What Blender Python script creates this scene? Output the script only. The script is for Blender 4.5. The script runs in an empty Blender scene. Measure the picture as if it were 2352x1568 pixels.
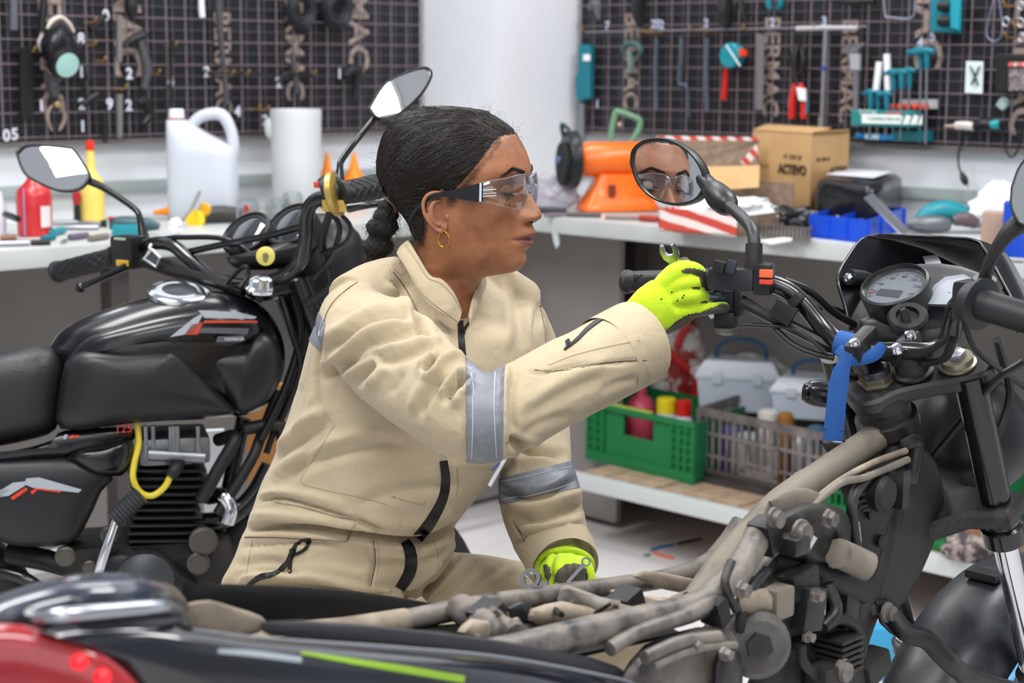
import bpy, bmesh, math, random
import numpy as np
from mathutils import Vector, Matrix
from mathutils.bvhtree import BVHTree
from mathutils import noise as mnoise
R = math.radians
random.seed(7)
rng = np.random.default_rng(7)
SC = bpy.context.scene
COL = SC.collection
# ------------------------------------------------------------ camera
FPX = 4000.0
CAM_H = 1.35
cam_data = bpy.data.cameras.new('camera')
cam = bpy.data.objects.new('camera', cam_data)
COL.objects.link(cam)
SC.camera = cam
cam_data.sensor_width = 36.0
cam_data.lens = FPX / 2352.0 * 36.0
cam_data.clip_start = 0.05
cam_data.clip_end = 60
CM = Matrix.Rotation(R(81.0), 4, 'X') @ Matrix.Rotation(R(0.33), 4, 'Z')
cam.matrix_world = Matrix.Translation((0, 0, CAM_H)) @ CM
cam_data.dof.use_dof = True
cam_data.dof.focus_distance = 2.33
cam_data.dof.aperture_fstop = 5.8
# ------------------------------------------------------------ world, lights, exposure
world = bpy.data.worlds.new('world')
SC.world = world
world.use_nodes = True
wb = world.node_tree.nodes['Background']
wb.inputs[0].default_value = (0.90, 0.95, 1.0, 1)
wb.inputs[1].default_value = 0.32
def area_light(name, loc, size, power, rot=(0, 0, 0), col=(1, 1, 1)):
	d = bpy.data.lights.new(name, 'AREA')
	d.shape = 'RECTANGLE'
	d.size, d.size_y = size
	d.energy = power
	d.color = col
	o = bpy.data.objects.new(name, d)
	o.location = loc
	o.rotation_euler = rot
	COL.objects.link(o)
	return o
for _x, _y, _p in ((-1.1, 1.5, 31), (1.0, 1.2, 32), (-1.3, 3.3, 28), (1.3, 3.3, 28), (0.0, -0.6, 26), (0.0, 4.6, 13)):
	area_light('ceiling_lamp_light', (_x, _y, 3.06), (1.25, 0.62), _p, (0, 0, R(45 if _y > 3 else 10)), (1.0, 1.0, 0.99))
area_light('camera_side_fill', (0.6, -2.6, 1.9), (4.6, 2.4), 36, (R(78), 0, 0), (0.93, 0.97, 1.0))  # unseen fill light added behind the camera to brighten camera-facing sides
SC.view_settings.view_transform = 'Standard'
SC.view_settings.look = 'None'
SC.view_settings.exposure = 0.42
SC.view_settings.gamma = 1.0
SC.view_settings.use_curve_mapping = False
SC.cycles.use_denoising = True
SC.cycles.max_bounces = 8
SC.cycles.transparent_max_bounces = 12
SC.cycles.caustics_reflective = False
SC.cycles.caustics_refractive = False
SC.cycles.sample_clamp_indirect = 4.0
# ------------------------------------------------------------ pixel rays (2352 x 1568 frame)
CAMP = Vector((0, 0, CAM_H))
CM3 = CM.to_3x3()
CM3I = CM3.inverted()
def ray(px, py):
	return CM3 @ Vector(((px - 1176.0) / FPX, -(py - 784.0) / FPX, -1.0))
def P(px, py, Y):
	d = ray(px, py)
	return CAMP + d * (Y / d.y)
def PZ(px, py, z):
	d = ray(px, py)
	return CAMP + d * ((z - CAM_H) / d.z)
def PP(px, py, p0, n):
	d = ray(px, py)
	n = Vector(n)
	return CAMP + d * ((Vector(p0) - CAMP).dot(n) / d.dot(n))
def pix_np(V):
	"""world points (n,3) -> pixels (n,2)"""
	A = np.array(CM3I)
	c = (V - np.array(CAMP)) @ A.T
	return np.stack([1176.0 + FPX * c[:, 0] / -c[:, 2], 784.0 - FPX * c[:, 1] / -c[:, 2]], 1)
def pix(v):
	r = pix_np(np.array([tuple(v)]))[0]
	return float(r[0]), float(r[1])
# ------------------------------------------------------------ materials
def lin(h):
	h = h.lstrip('#')
	out = []
	for i in (0, 2, 4):
		c = int(h[i:i + 2], 16) / 255.0
		out.append(c / 12.92 if c <= 0.04045 else ((c + 0.055) / 1.055) ** 2.4)
	return tuple(out) + (1.0,)
def M(name, col, rough=0.5, metal=0.0, noise=None, bump=None, coat=0.0, trans=0.0, ior=1.45, spec=0.5, emit=None, alpha=1.0, sheen=0.0, sss=None, aniso=0.0):
	m = bpy.data.materials.new(name)
	m.use_nodes = True
	nt = m.node_tree
	b = nt.nodes['Principled BSDF']
	c = lin(col) if isinstance(col, str) else tuple(col) + (1.0,) if len(col) == 3 else col
	b.inputs['Base Color'].default_value = c
	b.inputs['Roughness'].default_value = rough
	b.inputs['Metallic'].default_value = metal
	b.inputs['IOR'].default_value = ior
	b.inputs['Specular IOR Level'].default_value = spec
	b.inputs['Coat Weight'].default_value = coat
	b.inputs['Coat Roughness'].default_value = 0.06
	b.inputs['Transmission Weight'].default_value = trans
	b.inputs['Alpha'].default_value = alpha
	if sheen:
		b.inputs['Sheen Weight'].default_value = sheen
	if sss:
		b.inputs['Subsurface Weight'].default_value = sss[0]
		b.inputs['Subsurface Radius'].default_value = sss[1]
		b.inputs['Subsurface Scale'].default_value = sss[2]
	if emit:
		b.inputs['Emission Color'].default_value = lin(emit[0])
		b.inputs['Emission Strength'].default_value = emit[1]
	if noise or bump:
		tc = nt.nodes.new('ShaderNodeTexCoord')
	if noise:
		n = nt.nodes.new('ShaderNodeTexNoise')
		n.inputs['Scale'].default_value = noise[0]
		n.inputs['Detail'].default_value = 6
		n.inputs['Roughness'].default_value = 0.62
		nt.links.new(tc.outputs['Object'], n.inputs['Vector'])
		rp = nt.nodes.new('ShaderNodeMapRange')
		rp.inputs['From Min'].default_value = noise[2]
		rp.inputs['From Max'].default_value = noise[3]
		nt.links.new(n.outputs['Fac'], rp.inputs['Value'])
		mx = nt.nodes.new('ShaderNodeMix')
		mx.data_type = 'RGBA'
		mx.inputs[6].default_value = c
		mx.inputs[7].default_value = lin(noise[1])
		nt.links.new(rp.outputs[0], mx.inputs[0])
		nt.links.new(mx.outputs[2], b.inputs['Base Color'])
		if len(noise) > 4:
			mr = nt.nodes.new('ShaderNodeMapRange')
			mr.inputs['To Min'].default_value = rough
			mr.inputs['To Max'].default_value = noise[4]
			nt.links.new(rp.outputs[0], mr.inputs['Value'])
			nt.links.new(mr.outputs[0], b.inputs['Roughness'])
	if bump:
		n = nt.nodes.new('ShaderNodeTexNoise')
		n.inputs['Scale'].default_value = bump[0]
		n.inputs['Detail'].default_value = 5
		mp = nt.nodes.new('ShaderNodeMapping')
		if len(bump) > 2:
			mp.inputs['Scale'].default_value = bump[2]
		nt.links.new(tc.outputs['Object'], mp.inputs['Vector'])
		nt.links.new(mp.outputs[0], n.inputs['Vector'])
		bp = nt.nodes.new('ShaderNodeBump')
		bp.inputs['Strength'].default_value = bump[1]
		bp.inputs['Distance'].default_value = 0.004
		nt.links.new(n.outputs['Fac'], bp.inputs['Height'])
		nt.links.new(bp.outputs[0], b.inputs['Normal'])
	return m
def thin_clear(name, tint='ffffff', k=0.9, rough=0.05, ior=1.5):
	"""thin clear plastic sheet"""
	m = bpy.data.materials.new(name)
	m.use_nodes = True
	nt = m.node_tree
	nt.nodes.remove(nt.nodes['Principled BSDF'])
	out = nt.nodes['Material Output']
	tr = nt.nodes.new('ShaderNodeBsdfTransparent')
	tr.inputs[0].default_value = lin(tint)
	gl = nt.nodes.new('ShaderNodeBsdfGlossy')
	gl.inputs['Roughness'].default_value = rough
	fr = nt.nodes.new('ShaderNodeLayerWeight')
	fr.inputs[0].default_value = .5
	pw = nt.nodes.new('ShaderNodeMath')
	pw.operation = 'POWER'
	pw.inputs[1].default_value = 3.2
	nt.links.new(fr.outputs['Facing'], pw.inputs[0])
	mul = nt.nodes.new('ShaderNodeMath')
	mul.operation = 'MULTIPLY_ADD'
	mul.inputs[1].default_value = .8
	mul.inputs[2].default_value = .035 * k
	nt.links.new(pw.outputs[0], mul.inputs[0])
	mx = nt.nodes.new('ShaderNodeMixShader')
	nt.links.new(mul.outputs[0], mx.inputs[0])
	nt.links.new(tr.outputs[0], mx.inputs[1])
	nt.links.new(gl.outputs[0], mx.inputs[2])
	nt.links.new(mx.outputs[0], out.inputs[0])
	return m
_mats = {}
def C(col, rough=0.5, metal=0.0, **k):
	key = (col, rough, metal, tuple(sorted((a, str(b)) for a, b in k.items())))
	if key not in _mats:
		_mats[key] = M('surface_' + str(len(_mats)), col, rough, metal, **k)
	return _mats[key]
# ------------------------------------------------------------ mesh building
def spline(pts, n):
	"""Catmull-Rom through pts (any dimension), n samples per segment"""
	p = [np.array(q, float) for q in pts]
	if len(p) < 3 or n <= 1:
		return p
	p = [2 * p[0] - p[1]] + p + [2 * p[-1] - p[-2]]
	out = []
	for i in range(1, len(p) - 2):
		for k in range(n):
			t = k / n
			a, b, c, d = p[i - 1], p[i], p[i + 1], p[i + 2]
			out.append(0.5 * ((2 * b) + (-a + c) * t + (2 * a - 5 * b + 4 * c - d) * t * t + (-a + 3 * b - 3 * c + d) * t ** 3))
	out.append(p[-2])
	return out
class MB:
	def __init__(s):
		s.v = []
		s.f = []
		s.flat = set()
	def add(s, vs, fs, flat=False):
		o = len(s.v)
		s.v += [tuple(map(float, v)) for v in vs]
		if flat:
			s.flat.update(range(len(s.f), len(s.f) + len(fs)))
		s.f += [tuple(i + o for i in f) for f in fs]
		return s
	def box(s, c, size, rot=None, bev=0.0):
		"""rot: 3x3 Matrix or z angle in radians"""
		hx, hy, hz = size[0] / 2, size[1] / 2, size[2] / 2
		if rot is None:
			rot = Matrix.Identity(3)
		elif not isinstance(rot, Matrix):
			rot = Matrix.Rotation(rot, 3, 'Z')
		c = Vector(c)
		if bev <= 0:
			vs = [c + rot @ Vector((x * hx, y * hy, z * hz)) for x in (-1, 1) for y in (-1, 1) for z in (-1, 1)]
			return s.add(vs, [(0, 1, 3, 2), (4, 6, 7, 5), (0, 4, 5, 1), (2, 3, 7, 6), (0, 2, 6, 4), (1, 5, 7, 3)], True)
		b = min(bev, hx * .95, hy * .95, hz * .95)
		bm = bmesh.new()
		bmesh.ops.create_cube(bm, size=1)
		for v in bm.verts:
			v.co = Vector((v.co.x * 2 * hx, v.co.y * 2 * hy, v.co.z * 2 * hz))
		bmesh.ops.bevel(bm, geom=list(bm.edges), offset=b, segments=2, affect='EDGES', profile=0.7)
		bm.verts.ensure_lookup_table()
		vs = [c + rot @ v.co for v in bm.verts]
		fs = [tuple(v.index for v in f.verts) for f in bm.faces]
		bm.free()
		return s.add(vs, fs)
	def tube(s, pts, r, n=10, sm=6, cap=True, flatness=None):
		"""r a number or one per point; sm smoothing samples per segment; flatness (k, axis) squashes"""
		pts = [np.array(tuple(p), float) for p in pts]
		rr = [r] * len(pts) if np.isscalar(r) else list(r)
		q = spline([np.append(p, a) for p, a in zip(pts, rr)], sm)
		c = [Vector(x[:3]) for x in q]
		rad = [max(1e-5, float(x[3])) for x in q]
		m = len(c)
		t = []
		for i in range(m):
			a = c[min(i + 1, m - 1)] - c[max(i - 1, 0)]
			t.append(a.normalized() if a.length > 1e-9 else Vector((0, 0, 1)))
		u = t[0].orthogonal().normalized()
		if flatness:
			ax = Vector(flatness[1])
			u = (ax - t[0] * ax.dot(t[0])).normalized()
		vs, fs = [], []
		for i in range(m):
			if i:
				u = (u - t[i] * u.dot(t[i]))
				if flatness:
					u = (ax - t[i] * ax.dot(t[i]))
				u = u.normalized() if u.length > 1e-6 else t[i].orthogonal().normalized()
			w = t[i].cross(u)
			for k in range(n):
				a = 2 * math.pi * k / n
				fu = flatness[0] if flatness else 1.0
				vs.append(c[i] + (u * math.cos(a) * fu + w * math.sin(a)) * rad[i])
		for i in range(m - 1):
			for k in range(n):
				k2 = (k + 1) % n
				fs.append((i * n + k, i * n + k2, (i + 1) * n + k2, (i + 1) * n + k))
		if cap:
			fs.append(tuple(reversed(range(n))))
			fs.append(tuple(range((m - 1) * n, m * n)))
		return s.add(vs, fs)
	def lathe(s, c, axis, prof, n=24, up=None, squash=1.0):
		"""prof [(dist along axis, radius)]"""
		c, axis = Vector(c), Vector(axis).normalized()
		u = axis.orthogonal().normalized() if up is None else (Vector(up) - axis * Vector(up).dot(axis)).normalized()
		w = axis.cross(u)
		vs, fs = [], []
		for d, r in prof:
			for k in range(n):
				a = 2 * math.pi * k / n
				vs.append(c + axis * d + (u * math.cos(a) * squash + w * math.sin(a)) * max(r, 1e-5))
		m = len(prof)
		for i in range(m - 1):
			for k in range(n):
				k2 = (k + 1) % n
				fs.append((i * n + k, i * n + k2, (i + 1) * n + k2, (i + 1) * n + k))
		fs.append(tuple(reversed(range(n))))
		fs.append(tuple(range((m - 1) * n, m * n)))
		return s.add(vs, fs)
	def loft(s, rings, closed_ends=True):
		n = len(rings[0])
		vs, fs = [], []
		for r in rings:
			vs += list(r)
		for i in range(len(rings) - 1):
			for k in range(n):
				k2 = (k + 1) % n
				fs.append((i * n + k, i * n + k2, (i + 1) * n + k2, (i + 1) * n + k))
		if closed_ends:
			fs.append(tuple(reversed(range(n))))
			fs.append(tuple(range((len(rings) - 1) * n, len(rings) * n)))
		return s.add(vs, fs)
	def ball(s, c, r, rot=None, nu=16, nv=10):
		if np.isscalar(r):
			r = (r, r, r)
		c = Vector(c)
		vs, fs = [], []
		for j in range(1, nv):
			t = math.pi * j / nv
			for i in range(nu):
				a = 2 * math.pi * i / nu
				d = Vector((r[0] * math.sin(t) * math.cos(a), r[1] * math.sin(t) * math.sin(a), r[2] * math.cos(t)))
				vs.append(c + (rot @ d if rot else d))
		for j in range(nv - 2):
			for i in range(nu):
				i2 = (i + 1) % nu
				fs.append((j * nu + i, (j + 1) * nu + i, (j + 1) * nu + i2, j * nu + i2))
		a, b = Vector((0, 0, r[2])), Vector((0, 0, -r[2]))
		o = len(vs)
		vs.append(c + (rot @ a if rot else a))
		vs.append(c + (rot @ b if rot else b))
		for i in range(nu):
			i2 = (i + 1) % nu
			fs.append((o, i, i2))
			fs.append((o + 1, (nv - 2) * nu + i2, (nv - 2) * nu + i))
		return s.add(vs, fs)
	def slab(s, outline, off, bev=0.0, flat=True):
		"""outline: 3D points in order; off: thickness vector; bev shrinks the two faces for a rounded edge"""
		o = [Vector(p) for p in outline]
		off = Vector(off)
		n = len(o)
		if bev > 0:
			c = sum(o, Vector()) / n
			L = off.length
			inn = []
			for i in range(n):
				a, b, d = o[i - 1], o[i], o[(i + 1) % n]
				e1, e2 = (b - a).normalized(), (d - b).normalized()
				nn = off.normalized()
				m = nn.cross(e1) + nn.cross(e2)
				m = m.normalized() if m.length > 1e-6 else (c - b).normalized()
				if m.dot(c - b) < 0 and False:
					m = -m
				inn.append(m)
			area = sum(((o[i] - c).cross(o[(i + 1) % n] - c)).dot(off) for i in range(n))
			sg = 1 if area > 0 else -1
			k = off.normalized()
			rings = [[o[i] + inn[i] * bev * sg for i in range(n)], [o[i] + k * min(bev, L * .3) for i in range(n)],
                     [o[i] + off - k * min(bev, L * .3) for i in range(n)], [o[i] + off + inn[i] * bev * sg for i in range(n)]]
		else:
			rings = [o, [p + off for p in o]]
		vs, fs = [], []
		for r in rings:
			vs += r
		for j in range(len(rings) - 1):
			for i in range(n):
				i2 = (i + 1) % n
				fs.append((j * n + i, j * n + i2, (j + 1) * n + i2, (j + 1) * n + i))
		fs.append(tuple(reversed(range(n))))
		fs.append(tuple(range((len(rings) - 1) * n, len(rings) * n)))
		return s.add(vs, fs, flat)
def mesh_from(name, V, F, mats=None, smooth=True, flat=()):
	me = bpy.data.meshes.new(name)
	me.from_pydata([tuple(v) for v in V], [], [tuple(f) for f in F])
	if smooth:
		sm = np.ones(len(me.polygons), bool)
		if flat:
			sm[list(flat)] = False
		me.polygons.foreach_set('use_smooth', sm)
	for m in (mats or []):
		me.materials.append(m)
	me.update()
	bm = bmesh.new()
	bm.from_mesh(me)
	bmesh.ops.recalc_face_normals(bm, faces=bm.faces)
	bm.to_mesh(me)
	bm.free()
	return me
def base_of(p):
	o = Vector((0, 0, 0))
	while p is not None:
		o += p.location
		p = p.parent
	return o
def obj(name, mb, mat, parent=None, sharp=40, **props):
	"""link mesh data given in world coordinates as one object (part of parent)"""
	o0 = base_of(parent)
	if isinstance(mb, MB):
		V, F, flat = mb.v, mb.f, mb.flat
	else:
		V, F = mb[0], mb[1]
		flat = ()
	if parent is None:
		a = np.array(V)
		o0 = Vector(((a[:, 0].min() + a[:, 0].max()) / 2, (a[:, 1].min() + a[:, 1].max()) / 2, a[:, 2].min()))
		loc = o0
	else:
		loc = Vector((0, 0, 0))
	me = mesh_from(name, [Vector(v) - o0 for v in V], F, mat if isinstance(mat, list) else [mat], True, flat)
	if sharp:
		me.set_sharp_from_angle(angle=R(sharp))
	o = bpy.data.objects.new(name, me)
	o.location = loc
	COL.objects.link(o)
	if parent is not None:
		o.parent = parent
	for k, v in props.items():
		if v is not None:
			o[k] = v
	return o
def tag(o, label, cat, group=None, kind=None):
	o['label'] = label
	o['category'] = cat
	if group:
		o['group'] = group
	if kind:
		o['kind'] = kind
	return o
def thing(name, label, cat, loc, group=None):
	o = bpy.data.objects.new(name, None)
	o.location = loc
	o.empty_display_size = 0.05
	COL.objects.link(o)
	return tag(o, label, cat, group)
def struct(name, mb, mat, sharp=40):
	o = obj(name, mb, mat, None, sharp)
	o['kind'] = 'structure'
	return o
def copy_thing(o, loc, rotz=0.0, label=None, scale=None):
	r = o.copy()
	COL.objects.link(r)
	r.location = loc
	r.rotation_euler = (0, 0, rotz)
	if scale:
		r.scale = (scale,) * 3
	if label:
		r['label'] = label
	for ch in list(o.children):
		c = ch.copy()
		COL.objects.link(c)
		c.parent = r
		for g in list(ch.children):
			d = g.copy()
			COL.objects.link(d)
			d.parent = c
	return r
def remeshed(mb, voxel, smooth_it=4, factor=0.5):
	"""union of closed shapes -> one continuous surface; returns V (n,3), F list"""
	me = bpy.data.meshes.new('tmp')
	me.from_pydata(mb.v, [], mb.f)
	bm = bmesh.new()
	bm.from_mesh(me)
	bmesh.ops.recalc_face_normals(bm, faces=bm.faces)
	bm.to_mesh(me)
	bm.free()
	o = bpy.data.objects.new('tmp', me)
	COL.objects.link(o)
	md = o.modifiers.new('r', 'REMESH')
	md.mode = 'VOXEL'
	md.voxel_size = voxel
	if smooth_it:
		sm = o.modifiers.new('s', 'SMOOTH')
		sm.iterations = smooth_it
		sm.factor = factor
	dg = bpy.context.evaluated_depsgraph_get()
	e = o.evaluated_get(dg)
	m2 = e.to_mesh()
	V = np.empty(len(m2.vertices) * 3)
	m2.vertices.foreach_get('co', V)
	V = V.reshape(-1, 3)
	F = [tuple(p.vertices) for p in m2.polygons]
	e.to_mesh_clear()
	bpy.data.objects.remove(o)
	bpy.data.meshes.remove(me)
	return V, F
def vnormals(V, F):
	n = np.zeros_like(V)
	Fq = np.array([f if len(f) == 4 else (f[0], f[1], f[2], f[2]) for f in F])
	a, b, c, d = V[Fq[:, 0]], V[Fq[:, 1]], V[Fq[:, 2]], V[Fq[:, 3]]
	fn = np.cross(c - a, d - b)
	for k in range(4):
		np.add.at(n, Fq[:, k], fn)
	l = np.linalg.norm(n, axis=1, keepdims=True)
	return n / np.maximum(l, 1e-12)
def text_mesh(body, size, mat, name, M4, extrude=0.0008, parent=None, bold=0.0, align='CENTER'):
	"""flat lettering; M4 world matrix; returns object"""
	cu = bpy.data.curves.new('tmptext', 'FONT')
	cu.body = body
	cu.size = size
	cu.extrude = extrude
	cu.offset = bold
	cu.resolution_u = 3
	cu.align_x = align
	cu.align_y = 'CENTER'
	o = bpy.data.objects.new('tmptext', cu)
	COL.objects.link(o)
	dg = bpy.context.evaluated_depsgraph_get()
	me = bpy.data.meshes.new_from_object(o.evaluated_get(dg))
	bpy.data.objects.remove(o)
	V = [M4 @ v.co for v in me.vertices]
	F = [tuple(p.vertices) for p in me.polygons]
	bpy.data.meshes.remove(me)
	b = MB()
	b.add(V, F, True)
	return obj(name, b, mat, parent, sharp=0)
def frame4(p, x, z):
	"""4x4 with local x along x, local z (text normal) along z"""
	z = Vector(z).normalized()
	x = (Vector(x) - z * Vector(x).dot(z)).normalized()
	y = z.cross(x)
	return Matrix(((x[0], y[0], z[0], p[0]), (x[1], y[1], z[1], p[1]), (x[2], y[2], z[2], p[2]), (0, 0, 0, 1)))
def circ(c, ax, ay, n=24, a0=0.0, a1=2 * math.pi, end=False):
	"""points of an ellipse c + ax cos + ay sin"""
	c, ax, ay = Vector(c), Vector(ax), Vector(ay)
	m = n if not end else n + 1
	return [c + ax * math.cos(a0 + (a1 - a0) * i / n) + ay * math.sin(a0 + (a1 - a0) * i / n) for i in range(m)]
# ------------------------------------------------------------ the room (corner ahead, walls at 45 degrees to the view)
S2 = math.sqrt(0.5)
CORN = Vector((-0.03, 5.95, 0))
LD = Vector((-S2, -S2, 0))      # along the left wall, towards the camera
RD = Vector((S2, -S2, 0))       # along the right wall, towards the camera
LN = RD.copy()                  # left wall's normal into the room
RN = LD.copy()                  # right wall's normal into the room
Z3 = Vector((0, 0, 1))
ZB = 0.93                       # worktop height
BD = 0.65                       # worktop depth
def LW(t, d=0.0, z=0.0):
	"""point t metres along the left wall from the corner, d metres off it"""
	return CORN + LD * t + LN * d + Z3 * z
def RW(t, d=0.0, z=0.0):
	return CORN + RD * t + RN * d + Z3 * z
def on_left(px, py, d=0.0):
	return PP(px, py, LW(0, d), LN)
def on_right(px, py, d=0.0):
	return PP(px, py, RW(0, d), RN)
m_wall = M('white_wall_paint', 'e9ecf2', 0.75, noise=(1.3, 'e0e3e9', .35, .7), bump=(60, .05))
m_floor = M('pale_screed_floor', 'd9d6d6', 0.32, noise=(2.2, 'c3bfbf', .4, .75, .5), bump=(30, .04))
m_ceil = M('ceiling_paint', 'c9cbd0', 0.8)
b = MB()
b.box((0, 1.2, -0.03), (9.5, 11.5, 0.06))
struct('floor', b, m_floor)
b = MB()
b.box((0, 1.9, 3.15), (9.5, 10.0, 0.06))
struct('ceiling', b, m_ceil)
b = MB()
c = CORN + LD * 2.9 - LN * 0.05 + Z3 * 1.56
b.box(c, (5.9, 0.1, 3.12), R(45))
struct('wall_left', b, m_wall)
b = MB()
c = CORN + RD * 2.9 - RN * 0.05 + Z3 * 1.56
b.box(c, (5.9, 0.1, 3.12), R(-45))
struct('wall_right', b, m_wall)
b = MB()
s1, s2 = 0.40, 0.365
pts = [CORN, CORN + LD * s1, CORN + LD * s1 + RD * s2, CORN + RD * s2]
b.slab(pts, (0, 0, 3.12), 0.006)
o = struct('pillar', b, m_wall)
m_trim = M('grey_raceway', '9aa3a3', 0.5)
for nm, W, s in (('trim_1', LW, s1), ('trim_2', RW, s2)):
	b = MB()
	A, B = W(s, .012, 1.012), W(4.2, .012, 1.012)
	d = (B - A)
	b.box((A + B) / 2, (d.length, 0.024, 0.03), math.atan2(d.y, d.x), .004)
	struct(nm, b, m_trim)
m_lampframe = M('lamp_frame', 'd8d8d8', 0.4)
m_diff = M('lamp_diffuser', 'ffffff', 0.4, emit=('ffffff', 2.2))
for i, (_x, _y) in enumerate(((-1.1, 1.5), (1.0, 1.2), (-1.3, 3.3), (1.3, 3.3), (0.0, -0.6), (0.0, 4.6))):
	t = thing('ceiling_lamp', 'flat white rectangular ceiling lamp ' + ('above the black motorcycle', 'above the foreground motorcycle', 'above the left workbench', 'above the right workbench', 'behind the viewpoint', 'nearest the corner pillar')[i], 'ceiling lamp', (_x, _y, 3.12), 'ceiling lamps')
	rz = R(45 if _y > 3 else 10)
	b = MB()
	b.box((_x, _y, 3.10), (1.33, 0.70, 0.04), rz, .008)
	obj('lamp_frame', b, m_lampframe, t)
	b = MB()
	b.box((_x, _y, 3.078), (1.25, 0.62, 0.008), rz)
	obj('diffuser', b, m_diff, t)
# ------------------------------------------------------------ workbenches
m_top = M('white_worktop', 'c3c7c5', 0.35, noise=(5, 'b4b7b5', .45, .8), bump=(80, .03))
m_steel = M('bench_post_steel', '4a4442', 0.5)
m_panel = M('grey_back_panel', '918b88', 0.7, noise=(2, '87817e', .4, .7))
m_ply = M('pine_slat', 'b89f88', 0.6, noise=(14, '8e735e', .4, .75), bump=(50, .2, (1, 1, 8)))
m_edge = M('white_steel_edge', 'c9cdcd', 0.4)
def bench(W, D, N, rz, name, label, t1, with_shelf):
	tw = 0.0 if with_shelf else BD + .001
	t = thing('workbench', label, 'workbench', W(1.6, .3, 0))
	b = MB()
	t0 = 0.68
	A, B = W(t0, 0, 0), W(t1, 0, 0)
	m = (A + B) / 2 + N * (BD / 2)
	b.box((W(tw, 0, 0) + B) / 2 + N * (BD / 2) + Z3 * (ZB - .0225), (t1 - tw, BD, .045), rz, .004)
	obj('worktop', b, m_top, t)
	b = MB()
	b.box((A + B) / 2 + N * .05 + Z3 * .46, (t1 - t0, .02, .88), rz)
	obj('back_panel', b, m_panel, t)
	b = MB()
	b.box(W(.675, .43, .46), (.49, .02, .88), rz)
	obj('corner_panel', b, m_panel, t)
	tl = (1.89, t1 - .1) if not with_shelf else (.77, 2.55, t1 - .1)
	for tt in tl:
		b = MB()
		b.box(W(tt, BD - .09 if tt > 1 else .20, .45), (.05, .05, .87), rz, .003)
		obj('post', b, m_steel, t)
	b = MB()
	b.box((A + B) / 2 + N * (BD - .012) + Z3 * .188, (t1 - t0, .025, .045), rz, .003)
	obj('shelf_edge', b, m_edge, t)
	if with_shelf:
		k = 0
		tt = t0 + .3
		me = None
		while tt < t1 - .05:
			if me is None:
				b = MB()
				b.box(W(tt, BD / 2 - .01, .199), (.088, BD - .05, .016), rz, .002)
				o = obj('slat', b, m_ply, t)
				me = o.data
				first = tt
			else:
				o = bpy.data.objects.new('slat', me)
				COL.objects.link(o)
				o.parent = t
				o.location = (W(tt) - W(first)) + Z3 * (.0015 * ((k * 7) % 3 - 1))
			tt += .094
			k += 1
	return t
bench(LW, LD, LN, R(45), 'left', 'long white-topped workbench below the left pegboard, behind the black motorcycle', 3.6, False)
bench(RW, RD, RN, R(-45), 'right', 'long white-topped workbench with slatted lower shelf below the right pegboard', 3.6, True)
# ------------------------------------------------------------ pegboards: dark backing, painted letters, wire grid
m_back = M('board_black', '17191e', 0.55, noise=(3, '1f2227', .4, .7))
m_wire = M('board_wire', '85767c', 0.5, 0.2)
m_wire2 = M('board_wire_thin', '6a5f66', 0.6)
m_letter = M('board_letter_paint', 'a5948a', 0.7)
BZ0, BZ1 = 1.143, 2.3
def pegboard(W, D, N, rz, t0, t1, label, letters):
	t = thing('pegboard', label, 'pegboard', W((t0 + t1) / 2, .0, BZ0))
	b = MB()
	m = W((t0 + t1) / 2, .011, (BZ0 + BZ1) / 2)
	b.box(m, (t1 - t0, .02, BZ1 - BZ0), rz)
	obj('backing', b, m_back, t)
	b = MB()
	def wire(A, B, r):
		d = (B - A)
		ax = d.normalized()
		u = N.cross(ax).normalized() * r
		n = N * r
		vs = []
		for q in (A, B):
			vs += [q + u + n, q - u + n, q - u - n, q + u - n]
		b.add(vs, [(0, 1, 5, 4), (1, 2, 6, 5), (2, 3, 7, 6), (3, 0, 4, 7)], True)
	z = BZ0 + .012
	while z < BZ1:
		wire(W(t0 + .005, .046, z), W(t1, .046, z), .0013)
		z += .064
	x = t0 + .01
	while x < t1:
		wire(W(x, .0425, BZ0 + .004), W(x, .0425, BZ1), .0015)
		x += .064
	o = obj('wire_grid', b, m_wire, t, sharp=0)
	o['kind'] = 'stuff'
	b = MB()
	z = BZ0 + .044
	while z < BZ1:
		wire(W(t0 + .005, .028, z), W(t1, .028, z), .0009)
		z += .064
	x = t0 + .042
	while x < t1:
		wire(W(x, .0265, BZ0 + .004), W(x, .0265, BZ1), .0009)
		x += .064
	o = obj('rear_wire_grid', b, m_wire2, t, sharp=0)
	o['kind'] = 'stuff'
	b = MB()
	b.box(W((t0 + t1) / 2, .02, BZ0 - .006), (t1 - t0, .04, .014), rz)
	obj('bottom_rail', b, C('6d6866', .5), t)
	for (px, py, body, px_h, side) in letters:
		p = (on_left if W is LW else on_right)(px, py, .0215)
		right = -D if W is LW else D          # image-right along the wall
		size = px_h * p.y / FPX / S2 / .72 * 1.2
		for_M = frame4(p + N * .001, (0, 0, -1), N)   # text runs downwards
		text_mesh(body, size, m_letter, 'painted_lettering', for_M, .0006, t, bold=size * .02, align=side)
	return t
pegboard(LW, LD, LN, R(45), s1 + .005, 4.0, 'black pegboard with wire grid on the left wall', [
	(292, 180, 'BERMAC', 44, 'RIGHT'), (822, 160, 'BERMAC', 34, 'RIGHT'), (676, 232, 'BERMAC', 30, 'RIGHT'),
	(512, 265, 'BERMAC', 26, 'RIGHT'), (120, 262, 'BERMAC', 34, 'RIGHT')])
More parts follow.
